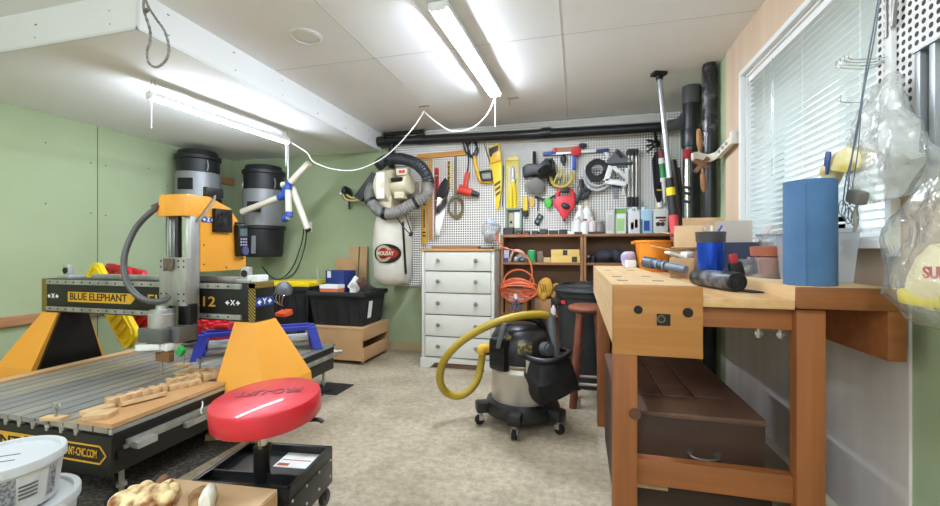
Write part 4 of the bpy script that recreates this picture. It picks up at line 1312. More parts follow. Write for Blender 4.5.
for k in range(4): on_tub(c1, .145, R(-5), .36 + k * .012, .05, .006, mat('barcode_grey', '#6e727c', .7), 'barcode_line', t)
on_tub(c1, .145, R(24), .38, .028, .09, PRN, 'printed_column', t)
m = MB()
for k, (dx, dy, ln_) in enumerate(((-.03, .0, .11), (.02, -.02, .07), (-.06, -.03, .05))):
    m.obox((c1[0] + dx, c1[1] + dy, .4556), (ln_, .004, .0012), (0, 0, R(38)))
parts('lid_writing', m, mat('marker_grey', '#5f6068', .7), t)
tub((-1.78, .935), .17, 0, .31, 'larger white lidded tub standing on the floor beneath the printed tub')
# floor: scrap board and dark layer
p = atz(246, 440, .0)
solo('scrap_board', MB().obox((p.x - .1, p.y + .03, .02), (.3, .1, .04), (0, 0, R(25)), .002), LW, 'pale scrap of wood on the floor beneath the red stool seat', 'board')
# thin sheet for the dark, sawdust-speckled floor under the machine
solo('floor_layer', MB().box(-3.4, -1.9, 1.1, 3.05, 0, .004), mat('speckled_layer', '#3a352e', .95, 0, '#6f675a', 60, bump=.4, bscale=160, lo=.45, hi=.7), 'dark speckled layer with sawdust on the floor under the router bed', 'mat')
# ================================================================== back wall: pegboard
def pegmat(name, col, axis):
    m = mat(name, col, 0.6)
    nt = m.node_tree
    tc = nt.nodes.new('ShaderNodeTexCoord'); sp_ = nt.nodes.new('ShaderNodeSeparateXYZ')
    nt.links.new(tc.outputs['Object'], sp_.inputs[0])
    ds = []
    for a in axis:
        d = nt.nodes.new('ShaderNodeMath'); d.operation = 'DIVIDE'; d.inputs[1].default_value = .0254
        f = nt.nodes.new('ShaderNodeMath'); f.operation = 'FRACT'
        s = nt.nodes.new('ShaderNodeMath'); s.operation = 'SUBTRACT'; s.inputs[1].default_value = .5
        pw = nt.nodes.new('ShaderNodeMath'); pw.operation = 'POWER'; pw.inputs[1].default_value = 2
        nt.links.new(sp_.outputs[a], d.inputs[0]); nt.links.new(d.outputs[0], f.inputs[0]); nt.links.new(f.outputs[0], s.inputs[0]); nt.links.new(s.outputs[0], pw.inputs[0])
        ds.append(pw)
    ad = nt.nodes.new('ShaderNodeMath'); ad.operation = 'ADD'
    nt.links.new(ds[0].outputs[0], ad.inputs[0]); nt.links.new(ds[1].outputs[0], ad.inputs[1])
    lt = nt.nodes.new('ShaderNodeMath'); lt.operation = 'LESS_THAN'; lt.inputs[1].default_value = .315 ** 2
    nt.links.new(ad.outputs[0], lt.inputs[0])
    mx_ = nt.nodes.new('ShaderNodeMix'); mx_.data_type = 'RGBA'
    mx_.inputs[6].default_value = lin(col); mx_.inputs[7].default_value = lin('#171311')
    nt.links.new(lt.outputs[0], mx_.inputs[0])
    nt.links.new(mx_.outputs[2], nt.nodes['Principled BSDF'].inputs['Base Color'])
    return m


PEG = pegmat('pegboard_white', '#f6f1ea', 'XZ')
YP = 4.335
solo('pegboard', MB().box(-1.595, .962, YP, YP + .008, .9, ZC - .002), PEG, 'wide white pegboard of hanging tools on the back wall', 'pegboard')
solo('pegboard', MB().box(-1.98, -1.6, YP, YP + .008, .72, ZC - .002), PEG, 'narrow white pegboard sheet behind the cloth dust bag', 'pegboard')

def pb(px, py, off=0.0):
    return at(px, py, YP - off)
PX = YP / FPX / .968      # metres per pixel near the middle of the board

# black drain pipes
PIPE = mat('pipe_black', '#1b1b1d', 0.35)
dp = thing('drain_pipe', 'long black drain pipe running below the ceiling across the pegboard', 'pipe', (0, 4.24, 2.2))
p0, p1, p2 = at(382, 141.5, 4.26), at(560, 133, 4.22), at(668, 126.5, 4.18)
part('pipe', MB().tube([p0, p1, p2], .047, 16, sub=2), PIPE, dp)
m = MB()
for t_ in (.0, .16, .62):
    q = p0.lerp(p2, t_)
    m.cyl(q - Vector((.05, 0, 0)), q + Vector((.05, 0, 0.0)), .055, n=18, bev=.004)
parts('coupling', m, PIPE, dp)
part('elbow', MB().tube([p2, at(680, 123, 4.08), at(688, 114, 3.93), at(693, 100, 3.8), at(695, 86, 3.73)], .053, 16, sub=6), mat('elbow_grey', '#4b4b4d', 0.4), dp)
m = MB()
for px in (392, 463, 520, 656): m.bar(pb(px, 132), pb(px, 150, .0) + Vector((0, 0, 0)), .02, .004)
parts('strap', m, STEEL, dp)
q = at(391, 150, 4.26)
part('drop_pipe', MB().cyl((q.x, 4.27, q.z + .1), (q.x, 4.27, q.z - .2), .034, n=14), PIPE, dp)
part('upper_pipe', MB().cyl(at(384, 134.5, 4.3) , at(424, 131.5, 4.3), .022, n=12), PIPE, dp)
vp = thing('stack_pipe', 'black vertical pipe wrapped in shiny plastic film by the plywood edge', 'pipe', (.895, 3.3, 0))
part('pipe', MB().cyl((.905, 3.3, 0), (.905, 3.3, ZC), .043, n=24), PIPE, vp)
part('film_wrap', MB().lathe([(.047, 1.75), (.05, 1.9), (.047, 2.1), (.051, 2.25), (.047, 2.42)], (.905, 3.3, 0), 28).subdivide(2).jitter(.005, 26), mat('film_black', '#222224', .12, 0, '#6c6c6e', 18, lo=.55, hi=.75, bump=.5, bscale=50), vp)
vp = thing('stack_pipe', 'wider plain black vertical pipe in the back right corner', 'pipe', (.885, 3.72, 0))
part('pipe', MB().cyl((.885, 3.72, 0), (.885, 3.72, 2.36), .062, n=24), PIPE, vp)
part('coupling', MB().cyl((.885, 3.72, 1.95), (.885, 3.72, 2.1), .072, n=24, bev=.004), PIPE, vp)
part('top_elbow', MB().cyl((.885, 3.72, 2.3), (.885, 3.72, ZC), .066, n=24), mat('elbow_grey', '#4b4b4d', 0.4), vp)

# ---- big tools, left to right
TW = wood('tool_wood', '#d79b4e', '#c08440', 'X')
ts = thing('wooden_square', 'large wooden T-square hanging at the left of the pegboard', 'T-square', pb(431, 240))
a, b_ = pb(417, 157, .02), pb(466, 152.5, .02)
part('head', MB().bar(a, b_, .02, .055, up=(0, 0, 1)), TW, ts)
part('blade', MB().bar(pb(430.5, 156, .012), pb(430.5, 240, .012), .038, .012, up=(0, 1, 0)), wood('tool_wood_upright', '#d79b4e', '#c08440', 'Z'), ts)
def level(name, label, px, y0, y1, col, w, off, vial='#e9d94a'):
    p0_, p1_ = pb(px, y1, off), pb(px, y0, off)
    t = thing(name, label, 'spirit level', p0_)
    part('frame', MB().bar(p0_, p1_, w, .022, up=(0, 1, 0), bev=.003), mat('level_%s' % col[1:], col, .4), t)
    for k in (.12, .5, .88):
        c_ = p0_.lerp(p1_, k)
        part('vial_window', MB().obox(c_ + Vector((0, -.011, 0)), (w * .62, .004, .055)), BLACK, t)
        part('vial', MB().cyl(c_ + Vector((-w * .25, -.014, 0)), c_ + Vector((w * .25, -.014, 0)), .008, n=8), mat('vial_%s' % vial[1:], vial, .2), t)
    part('channel', MB().obox(p0_.lerp(p1_, .31) + Vector((0, -.011, 0)), (w * .3, .003, .2)).obox(p0_.lerp(p1_, .69) + Vector((0, -.011, 0)), (w * .3, .003, .2)), BLACK, t)
    return t
level('spirit_level', 'long yellow spirit level upright beside the wooden T-square', 424.5, 162, 244, '#d9a01f', .05, .03)
level('spirit_level', 'red spirit level hanging on the pegboard', 437, 168, 233, '#c8232b', .045, .02)
level('spirit_level', 'short yellow and black spirit level beside the steel ruler', 449, 162, 190, '#d8b52a', .035, .02)
solo('steel_ruler', MB().bar(pb(455.5, 217, .03), pb(455.5, 157, .03), .035, .004, up=(0, 1, 0)), mat('ruler_steel', '#7f7468', .45, .5), 'grey steel ruler hanging under the T-square head', 'ruler')
sw = thing('hand_saw', 'hand saw with black handle and wide silver blade', 'saw', pb(444, 235, .05))
part('blade', MB().prism([(p.x, p.z) for p in (pb(437, 236), pb(441, 236), pb(449, 203), pb(449, 190), pb(441, 193), pb(438, 210))], 'Y', YP - .07, YP - .066), CHROME, sw)
part('handle', MB().prism([(p.x, p.z) for p in (pb(438, 197), pb(442, 186), pb(447, 179), pb(451, 182), pb(450, 195), pb(445, 200))], 'Y', YP - .085, YP - .05, .008), BLACK, sw)
m = MB()
c = pb(456, 207, .03)
for i in range(4):
    m.tube([c + Vector(((.088 - .006 * i) * math.cos(k * math.pi / 12), -.006 * i, (.122 - .008 * i) * math.sin(k * math.pi / 12))) for k in range(24)], .006, 6, closed=True)
solo('steel_coil', m, mat('fish_tape', '#8a7d5c', .4, .6), 'oval coil of thin steel fish tape behind the saw blade', 'coil')
hg = thing('heat_gun', 'red-orange heat gun hanging by its black cord', 'heat gun', pb(469, 194, .06))
HGM = mat('gun_red', '#d94532', .45)
part('body', MB().cyl(pb(459, 189, .06), pb(472, 193, .06), .05, .042, n=20, bev=.01), HGM, hg)
part('nozzle', MB().cyl(pb(471, 192.5, .06), pb(479, 195, .06), .034, .024, n=16), DGREY, hg)
part('handle', MB().bar(pb(465, 189, .06), pb(467.5, 172, .06), .045, .05, bev=.012), HGM, hg)
m = MB().tube([pb(467.5, 172, .05), pb(468.5, 160, .04), pb(467, 145, .03), pb(463, 141, .03), pb(466, 152, .03), pb(472, 156, .03), pb(477, 146, .03), pb(473, 140, .03), pb(468, 147, .04), pb(473, 158, .04), pb(478, 150, .04), pb(474, 142, .03)], .010, 6, sub=6)
part('cord', m, mat('cord_dark', '#1d2330', .5), hg)
fs = thing('yellow_bow_saw', 'yellow hand saw with bent frame and black boxed blade guard', 'saw', pb(484, 182, .04))
part('frame', MB().tube([pb(474.5, 156, .04), pb(475.5, 165, .04), pb(478, 174, .04), pb(481.5, 181, .04), pb(492, 181.5, .04)], .019, 10, sub=5), mat('saw_yellow', '#e9b81f', .4), fs)
m = MB()
cs = [pb(480.5, 172, .05), pb(491.5, 170.5, .05), pb(492.5, 180.5, .05), pb(482, 181, .05)]
for i in range(4): m.bar(cs[i], cs[(i + 1) % 4], .022, .022, up=(0, 1, 0), bev=.003)
part('guard', m, BLACK, fs)
part('blade', MB().panel([pb(482, 174, .045), pb(490.5, 173, .045), pb(491, 178, .045), pb(483, 179, .045)], .003), CHROME, fs)
ys = thing('saw_set', 'large yellow hand saw in a yellow printed sleeve hanging handle up', 'saw', pb(498, 208, .05))
YS = mat('sleeve_yellow', '#f0cf1e', .45)
part('sleeve', MB().prism([(p.x, p.z) for p in (pb(491, 163), pb(502.5, 160), pb(503, 186), pb(499.5, 210), pb(497, 210), pb(495.5, 188))], 'Y', YP - .06, YP - .035, .002), YS, ys)
part('handle', MB().prism([(p.x, p.z) for p in (pb(489.5, 150), pb(495, 147), pb(500, 144.5), pb(502.5, 152), pb(502.5, 162), pb(492, 165))], 'Y', YP - .085, YP - .045, .008), mat('saw_yellow', '#e9b81f', .4), ys)
part('grip', MB().prism([(p.x, p.z) for p in (pb(490.5, 151), pb(499.5, 147), pb(500, 152), pb(494.5, 155.5), pb(493, 159), pb(491.5, 158))], 'Y', YP - .09, YP - .084, .001), BLACK, ys)
m = MB()
for k in range(3): m.panel([pb(494.3 + .6 * k, 184 + 5 * k, .0605), pb(500.5 + .0 * k, 180 + 5 * k, .0605), pb(500.3, 183 + 5 * k, .0605), pb(494.6 + .6 * k, 187 + 5 * k, .0605)], .0015)
part('print', m, mat('print_brown', '#5a4a22', .6), ys)
part('back_blade', MB().bar(pb(503.7, 165, .03), pb(502.5, 206, .03), .012, .005, up=(0, 1, 0)), DGREY, ys)
cd_ = pb(490, 150, .02)
solo('thin_cable', MB().tube([pb(484, 143, .01), pb(486, 150, .015), pb(489, 159, .02), pb(491, 166, .015)], .006, 6, sub=5), BLACK, 'thin black cord hanging behind the yellow hand saw', 'cord')
bp_ = thing('snips_pack', 'yellow-handled snips in a clear and yellow retail pack', 'package', pb(512, 210, .03))
part('card', MB().panel([pb(506.5, 209, .02), pb(518.5, 208.5, .02), pb(518.7, 160, .02), pb(506, 161, .02)], .006), mat('pack_yellow', '#d9c636', .5), bp_)
part('card_window', MB().panel([pb(508.5, 196, .028), pb(516.5, 195, .028), pb(516.5, 166, .028), pb(508.5, 166, .028)], .004), mat('pack_pale', '#cfcab4', .4), bp_)
part('snip_handle', MB().tube([pb(511, 208, .045), pb(511, 192, .045), pb(512.3, 181, .045)], .018, 8, sub=4).tube([pb(515, 208, .045), pb(514.7, 192, .045), pb(513, 181, .045)], .018, 8, sub=4), YEL, bp_)
part('snip_blade', MB().sph(pb(512.6, 174, .045), (.022, .012, .085)).sph(pb(513, 181, .045), (.035, .015, .03)), STEEL, bp_)
part('card_top', MB().panel([pb(506, 161, .03), pb(518.8, 160, .03), pb(517, 156, .03), pb(508, 157, .03)], .015), mat('pack_gold', '#a08a4a', .35, .3), bp_)
wb = thing('switch_box', 'grey-green open case with two pale panels resting on the shelf', 'case', pb(514, 235, .08))
m = MB()
a_, b2 = pb(506, 234, .06), pb(522, 208, .06)
m.box(a_.x, b2.x, YP - .03, YP - .02, a_.z, b2.z)
for (x0, x1, z0, z1) in ((a_.x, b2.x, a_.z, a_.z + .02), (a_.x, b2.x, b2.z - .02, b2.z), (a_.x, a_.x + .018, a_.z, b2.z), (b2.x - .018, b2.x, a_.z, b2.z)):
    m.box(x0, x1, YP - .08, YP - .02, z0, z1, .003)
part('case', m, mat('case_green', '#8c9a86', .6), wb)
part('panel', MB().box(a_.x + .03, a_.x + .075, YP - .05, YP - .03, a_.z + .07, b2.z - .05, .002), mat('panel_tan', '#c9b591', .5), wb)
part('panel', MB().box(a_.x + .085, b2.x - .025, YP - .05, YP - .03, a_.z + .06, b2.z - .04, .002), PAPER, wb)
part('knob', MB().cyl((a_.x + .052, YP - .06, a_.z + .12), (a_.x + .052, YP - .045, a_.z + .12), .014, n=12), BLACK, wb)
yt = thing('yellow_tool', 'small stubby yellow tool hanging under the black circular saw', 'tool', pb(525.5, 215, .04))
part('body', MB().bar(pb(525.7, 211, .04), pb(525.5, 197, .04), .06, .05, bev=.008), mat('saw_yellow', '#e9b81f', .4), yt)
part('tip', MB().cyl(pb(526, 216, .04), pb(525.8, 211, .04), .026, n=14), DGREY, yt)
part('side_tabs', MB().bar(pb(530, 198, .03), pb(532, 207, .03), .012, .02).bar(pb(532, 197, .03), pb(533.5, 205, .03), .012, .02), mat('brass', '#b8923c', .35, .7), yt)
# circular saw
cs_ = thing('circular_saw', 'black circular saw with a grey blade guard on the pegboard', 'saw', pb(537, 195, .1))
part('guard', MB().cyl(pb(536, 186, .05), pb(536, 186, .09), .085, n=32, bev=.006), mat('guard_grey', '#77756f', .5, .4), cs_)
part('body', MB().prism([(p.x, p.z) for p in (pb(524, 170), pb(530, 166), pb(540, 167), pb(548, 161), pb(552, 166), pb(552, 176), pb(545, 180), pb(536, 177), pb(525, 180))], 'Y', YP - .16, YP - .06, .015), BLACK, cs_)
part('motor', MB().cyl(pb(541, 174, .1), pb(547, 170, .2), .055, n=20, bev=.01), BLACK, cs_)
part('post', MB().bar(pb(534.5, 176, .12), pb(534.5, 152, .06), .032, .05, bev=.006), BLACK, cs_)
part('lower_guard', MB().cyl(pb(530, 187, .06), pb(530, 187, .075), .06, n=28), mat('guard_dull', '#85827b', .45, .5), cs_)
part('handle', MB().tube([pb(545, 167, .1), pb(550, 160, .1), pb(553, 164, .1), pb(551, 172, .1)], .018, 8, sub=4), BLACK, cs_)
cz = thing('cord_coil', 'coil of tan yellow cord hanging on the pegboard', 'cord', pb(561, 190, .06))
m = MB()
c = pb(561, 176, .06)
for i in range(6):
    rr = .115 - .008 * (i % 3)
    m.tube([c + Vector((rr * math.cos(a) + .008 * (i % 2), -.008 * i, rr * .95 * math.sin(a) - .004 * i)) for a in [math.pi * (.98 + .055 * k) for k in range(22)]], .0085, 6)
for i in range(3):
    m.tube([c + Vector((-.075 + .05 * i, -.04, -.085)), c + Vector((-.035 + .035 * i, -.05, .0)), c + Vector((-.01 + .02 * i, -.04, .06))], .009, 6, sub=5)
part('loops', m, mat('cord_tan', '#cdb65e', .6), cz)
part('wrap', MB().sph(pb(552, 176, .05), (.045, .04, .10)), mat('dark_green_wrap', '#27332c', .6), cz)
part('plug', MB().bar(pb(561, 176, .1), pb(559, 181, .1), .03, .03, bev=.004), mat('plug_navy', '#232a44', .5), cz)
# caulk gun / sash clamp bar
cg = thing('bar_clamp', 'red and blue clamp bar with a blue pistol grip hanging level', 'clamp', pb(575, 170, .05))
part('bar', MB().bar(pb(552, 154, .05), pb(606, 150.5, .05), .022, .02), ALU, cg)
part('left_grip', MB().bar(pb(543, 154, .05), pb(556, 153, .05), .04, .03, bev=.006), BLUE, cg)
part('jaw', MB().bar(pb(554, 150.5, .05), pb(573, 149.5, .05), .04, .045, bev=.006), mat('jaw_brown', '#a8775a', .5), cg)
part('jaw_cap', MB().bar(pb(553.5, 150.5, .055), pb(557, 150.2, .055), .05, .05, bev=.006), RED, cg)
part('hub', MB().cyl(pb(576, 151, .02), pb(576, 151, .09), .05, n=24, bev=.008), RED, cg)
part('pistol_grip', MB().bar(pb(574.5, 155, .05), pb(574, 170, .05), .042, .04, bev=.010), BLUE, cg)
part('right_grip', MB().bar(pb(596, 151, .05), pb(609, 150, .05), .028, .03, bev=.005), mat('grip_navy', '#2a316e', .5), cg)
part('trigger', MB().bar(pb(562, 157, .05), pb(564, 166, .05), .02, .015, bev=.003).sph(pb(563.5, 159, .05), (.03, .02, .05)), DGREY, cg)
solo('oval_knob', MB().sph(pb(583, 145.5, .03), (.042, .03, .026), (0, R(12), 0)), DGREY, 'dark oval pad above the clamp bar', 'pad')
tm = thing('tape_reel', 'red open-reel tape measure with black handle', 'tape measure', pb(564, 222, .05))
RR = mat('reel_red', '#d8303c', .4)
part('frame', MB().prism([(p.x, p.z) for p in (pb(556, 199), pb(560, 197), pb(571, 196.5), pb(575, 199), pb(575, 207), pb(570, 213), pb(566, 220), pb(563, 220), pb(559, 212), pb(553, 204))], 'Y', YP - .08, YP - .03, .012), RR, tm)
part('handle', MB().tube([pb(557.5, 199, .055), pb(558, 193, .055), pb(561, 190.5, .055), pb(569, 190, .055), pb(572.5, 193, .055), pb(573.5, 199, .055)], .02, 8, sub=4), RR, tm)
part('crank', MB().sph(pb(565.5, 206, .095), (.045, .02, .03), (0, R(25), 0)), DGREY, tm)
part('grip', MB().bar(pb(560.5, 190.3, .057), pb(570, 189.8, .057), .044, .044, bev=.008), BLACK, tm)
part('tip', MB().bar(pb(563.5, 219, .05), pb(565, 223, .05), .018, .012), DGREY, tm)
gc = thing('spring_clamp', 'small green spring clamp beside the red tape reel', 'clamp', pb(547, 208, .04))
part('jaw', MB().prism([(p.x, p.z) for p in (pb(544, 201), pb(549, 197.5), pb(552.5, 202), pb(551, 208), pb(547, 209), pb(545.5, 206))], 'Y', YP - .06, YP - .03, .006), mat('clamp_green', '#43b52d', .4), gc)
part('handle', MB().bar(pb(546, 200, .045), pb(538, 198, .03), .02, .02, bev=.004).bar(pb(549, 199, .045), pb(556, 195, .03), .02, .02, bev=.004), BLACK, gc)
hx = thing('hanging_hook_tool', 'thin black hanging hook tool left of the green clamp', 'tool', pb(538, 210, .02))
part('hook', MB().tube([pb(538, 197, .015), pb(538, 204, .02), pb(537.5, 211, .02)], .006, 6, sub=3).tube([pb(535, 197, .02), pb(541, 198, .02)], .009, 6), BLACK, hx)
kd = thing('black_clamps', 'tangle of black spring clamps hanging above the white bottles', 'clamp', pb(582, 200, .05))
m = MB()
for a, b2_ in (((580, 181), (583, 194)), ((583, 184), (579, 199)), ((579, 196), (576, 204)), ((585, 187), (590, 191)), ((586, 192), (582, 200)), ((590, 190), (586, 198))):
    m.bar(pb(a[0], a[1], .05), pb(b2_[0], b2_[1], .05), .035, .035, bev=.008)
part('clamp_body', m, BLACK, kd)
part('pivot', MB().cyl(pb(582, 190, .03), pb(582, 190, .08), .025, n=12).sph(pb(581, 182, .05), (.025, .02, .03)), DGREY, kd)
wc = thing('cable_coil', 'coil of white and grey cable with an inner black ring', 'cable', pb(598, 190, .06))
m = MB()
c = pb(598, 176, .04)
for i in range(7):
    rr = .135 - .007 * i
    m.tube([c + Vector((rr * math.cos(a) + .01 * math.sin(i * 2), -.012 * (i % 3) - .01, rr * (.98 + .05 * math.sin(i)) * math.sin(a) - .012 * (i % 4))) for a in [2 * math.pi * k / 28 for k in range(28)]], .008, 6, closed=True)
part('loops', m, mat('cable_pale', '#b9bab8', .4), wc)
m = MB()
c2 = pb(597, 170, .08)
for i in range(4):
    rr = .10 - .012 * i
    m.tube([c2 + Vector((rr * math.cos(a), -.006 * i, rr * math.sin(a))) for a in [2 * math.pi * k / 24 for k in range(24)]], .010, 6, closed=True)
part('black_ring', m, BLACK, wc)
part('tail', MB().tube([c + Vector((-.13, -.02, .05)), pb(583, 176, .03), pb(577, 186, .03), pb(575, 194, .03)], .007, 6, sub=6), mat('cable_pale', '#b9bab8', .4), wc)
sq = thing('speed_square', 'grey metal triangular square hanging on the pegboard', 'square', pb(618, 164, .04))
T3 = [pb(605.5, 164.5, .05), pb(632.5, 163, .05), pb(617, 149, .05)]
m = MB()
for i in range(3): m.bar(T3[i], T3[(i + 1) % 3], .012, .032, up=(0, 1, 0))
cc_ = (T3[0] + T3[1] + T3[2]) / 3
part('triangle', m, mat('square_grey', '#77787a', .4, .5), sq)
part('web', MB().panel([T3[0].lerp(cc_, .1), T3[1].lerp(cc_, .1), T3[2].lerp(cc_, .1)], .004), mat('square_web', '#6c6d70', .45, .5), sq)
part('fence', MB().bar(T3[0] + Vector((0, -.01, -.005)), T3[1] + Vector((0, -.01, -.005)), .03, .02), DGREY, sq)
part('top_clip', MB().bar(pb(617, 151, .07), pb(622, 157, .07), .04, .03, bev=.005), DGREY, sq)
wf = thing('white_guide', 'white plastic angled saw guide below the triangular square', 'guide', pb(616, 182, .04))
m = MB().bar(pb(611, 166, .09), pb(606, 181, .09), .05, .025, up=(0, 1, 0), bev=.003).bar(pb(605, 181, .09), pb(626, 184, .09), .025, .05, up=(0, 0, 1), bev=.003).bar(pb(613, 167, .09), pb(626, 178, .09), .025, .04, up=(0, 0, 1), bev=.003).bar(pb(626.5, 168, .09), pb(626.5, 184, .09), .03, .02, up=(0, 1, 0), bev=.003)
part('guide_bars', m, WHT, wf)
part('slot', MB().bar(pb(617, 173, .12), pb(622, 179, .12), .03, .02, bev=.003), GREY, wf)
fl = thing('scraper', 'small grey and blue scraper hanging under the white guide', 'scraper', pb(615, 200, .03))
part('blade', MB().bar(pb(615.5, 199, .03), pb(615, 187, .03), .03, .01, up=(0, 1, 0)), GREY, fl)
part('handle', MB().bar(pb(613, 185, .04), pb(621, 187, .04), .03, .03, bev=.004), mat('handle_slate', '#3b4a66', .5), fl)
solo('dust_brush', MB().bar(pb(622, 185, .03), pb(624.5, 194, .03), .035, .02, bev=.004), WHT, 'small white brush right of the grey scraper', 'brush')
solo('caulk_tip', MB().bar(pb(605, 152, .03), pb(609, 158, .03), .035, .03, bev=.006), WHT, 'small white block hanging left of the triangular square', 'block')
for k, (px, lab) in enumerate(((629, 'leftmost of three upright steel bar clamps on pegboard'), (632.5, 'middle of three upright steel bar clamps on pegboard'), (636.5, 'rightmost of three upright steel bar clamps on pegboard'))):
    p0_, p1_ = pb(px, 205, .045), pb(px, 151.5, .045)
    t = thing('bar_clamp', lab, 'clamp', p0_, 'upright bar clamps')
    part('bar', MB().cyl(p0_, p1_, .013, n=12), STEEL, t)
    part('top_jaw', MB().cyl(p1_ + Vector((0, -.02, 0)), p1_ + Vector((0, .03, 0)), .022, n=14).obox(p1_ + Vector((0, .0, -.02)), (.03, .05, .04), bev=.004), DGREY, t)
    part('bottom_jaw', MB().obox(p0_ + Vector((0, 0, .03)), (.034, .06, .09), bev=.006), BLACK, t)
rm = thing('remote_control', 'black handheld meter with pale buttons hanging tilted', 'meter', pb(538, 226, .03))
p0_, p1_ = pb(536, 224.5, .02), pb(541, 214.5, .02)
part('body', MB().bar(p0_, p1_, .055, .02, up=(0, 1, 0), bev=.006), BLACK, rm)
dd = (p1_ - p0_).normalized()
part('buttons', MB().cyl(p0_.lerp(p1_, .75) + Vector((0, -.012, 0)), p0_.lerp(p1_, .75) + Vector((0, -.008, 0)), .014, n=14).obox(p0_.lerp(p1_, .3) + Vector((0, -.011, 0)), (.025, .004, .025), (0, R(25), 0)), GREY, rm)
bgx = thing('screw_bag', 'clear plastic bag of small parts with a blue twist on the dresser', 'bag', pb(492, 243, .15))
FILM = film('clear_film', '#f4f6f8', .35, .14, .15, .6, 40)
m = MB().sph(at(491, 232, 4.1), (.10, .06, .11), u=20, v=14).jitter(.03, 14)
part('pouch', m, FILM, bgx)
part('contents', MB().sph(at(491, 236, 4.1), (.07, .04, .06)).jitter(.03, 18), mat('parts_mix', '#d5d2cd', .5, 0, '#a6a29e', 40), bgx)
part('blue_twist', MB().sph(at(492, 223, 4.1), (.06, .04, .035)).jitter(.03, 16), mat('film_blue', '#8fa3cf', .3, 0, '#c9d2e6', 20), bgx)
# dark glove, caulk gun, dark cloth
m = MB()
for (x0, y0, x1, y1) in ((655, 142, 647, 140), (655, 144, 646, 146), (655, 146, 647, 152), (656, 140, 654, 128), (655, 144, 658, 152)):
    m.bar(pb(x0, y0, .05), pb(x1, y1, .06), .022, .02, bev=.005)
m.sph(pb(656, 144, .05), (.04, .03, .04))
solo('garden_glove', m, BLACK, 'black work glove with spread fingers hanging under the drain pipe', 'glove')
m = MB().prism([(p.x, p.z) for p in (pb(651, 160), pb(655, 152), pb(661, 158), pb(661, 200), pb(657.5, 207), pb(653, 190))], 'Y', YP - .05, YP - .01, .008).jitter(.01, 9)
solo('black_cloth_bag', m, mat('cloth_black', '#141416', .85), 'long black cloth sheath hanging behind the green caulk tube', 'bag')
ck = thing('caulk_gun', 'green and red sealant tube in a hanging caulking gun', 'caulking gun', pb(663, 214, .1))
part('tube', MB().cyl(pb(663.5, 181, .1), pb(662, 160, .1), .03, n=20), mat('caulk_green', '#3b9a4c', .4), ck)
part('tube_top', MB().cyl(pb(662.1, 161, .1), pb(661.3, 151, .1), .031, n=20), mat('caulk_red', '#8e2c2c', .45), ck)
part('white_band', MB().cyl(pb(662.1, 164, .1), pb(661.7, 158.5, .1), .0315, n=20).cyl(pb(663.6, 182, .1), pb(663.4, 178, .1), .0315, n=20), PAPER, ck)
part('nozzle', MB().cyl(pb(665, 206, .1), pb(663.6, 182, .1), .006, .022, n=14), WHT, ck)
part('gun_frame', MB().bar(pb(660, 152, .1), pb(661.5, 184, .1), .012, .07).cyl(pb(661.2, 151, .1), pb(660.3, 140, .1), .006, n=8), BLACK, ck)
part('yellow_tag', MB().bar(pb(657, 190, .1), pb(669, 190, .1), .012, .01), YEL, ck)
ns = thing('nozzle_tip', 'white funnel tip standing on the shelf below the caulk tube', 'funnel', at(663, 210, 4.2))
part('funnel', MB().lathe([(.055, 0), (.03, .03), (.012, .07), (.008, .07), (.02, .03), (.045, 0)], at(663, 210, 4.2), 20), WHT, ns)
part('yellow_trigger', MB().bar(at(656, 204, 4.2), at(661, 203, 4.2), .02, .02, bev=.003).bar(at(657, 204, 4.2), at(658, 209, 4.2), .02, .02), YEL, ns)

# ================================================================== bookcases
BW = wood('bookcase_wood', '#9a6a44', '#845636', 'X')
BWV = wood('bookcase_wood_upright', '#a87850', '#8d5f3b', 'Z')
BWD = mat('bookcase_back', '#806048', .7)
def bookcase(x0, x1, label, shelves):
    t = thing('bookcase', label, 'bookcase', ((x0 + x1) / 2, 4.19, 0), 'brown bookcases under the pegboard')
    for a in (x0, x1 - .025): part('side_panel', MB().box(a, a + .025, 4.05, 4.325, 0, 1.245), BWV, t)
    part('top', MB().box(x0, x1, 4.045, 4.33, 1.245, 1.27, .002), BW, t)
    for z in shelves: part('shelf', MB().box(x0 + .025, x1 - .025, 4.06, 4.31, z - .022, z), BW, t)
    part('back_panel', MB().box(x0 + .02, x1 - .02, 4.315, 4.325, .06, 1.25), BWD, t)
    part('plinth', MB().box(x0 + .025, x1 - .025, 4.07, 4.085, 0, .06), BW, t)
bookcase(-.735, .045, 'left brown wooden bookcase with the orange cord and yellow boxes', (.065, .50, 1.0))
bookcase(.05, .86, 'right brown wooden bookcase behind the workbench with black bags', (.065, .50, 1.0))
ZS = 1.27
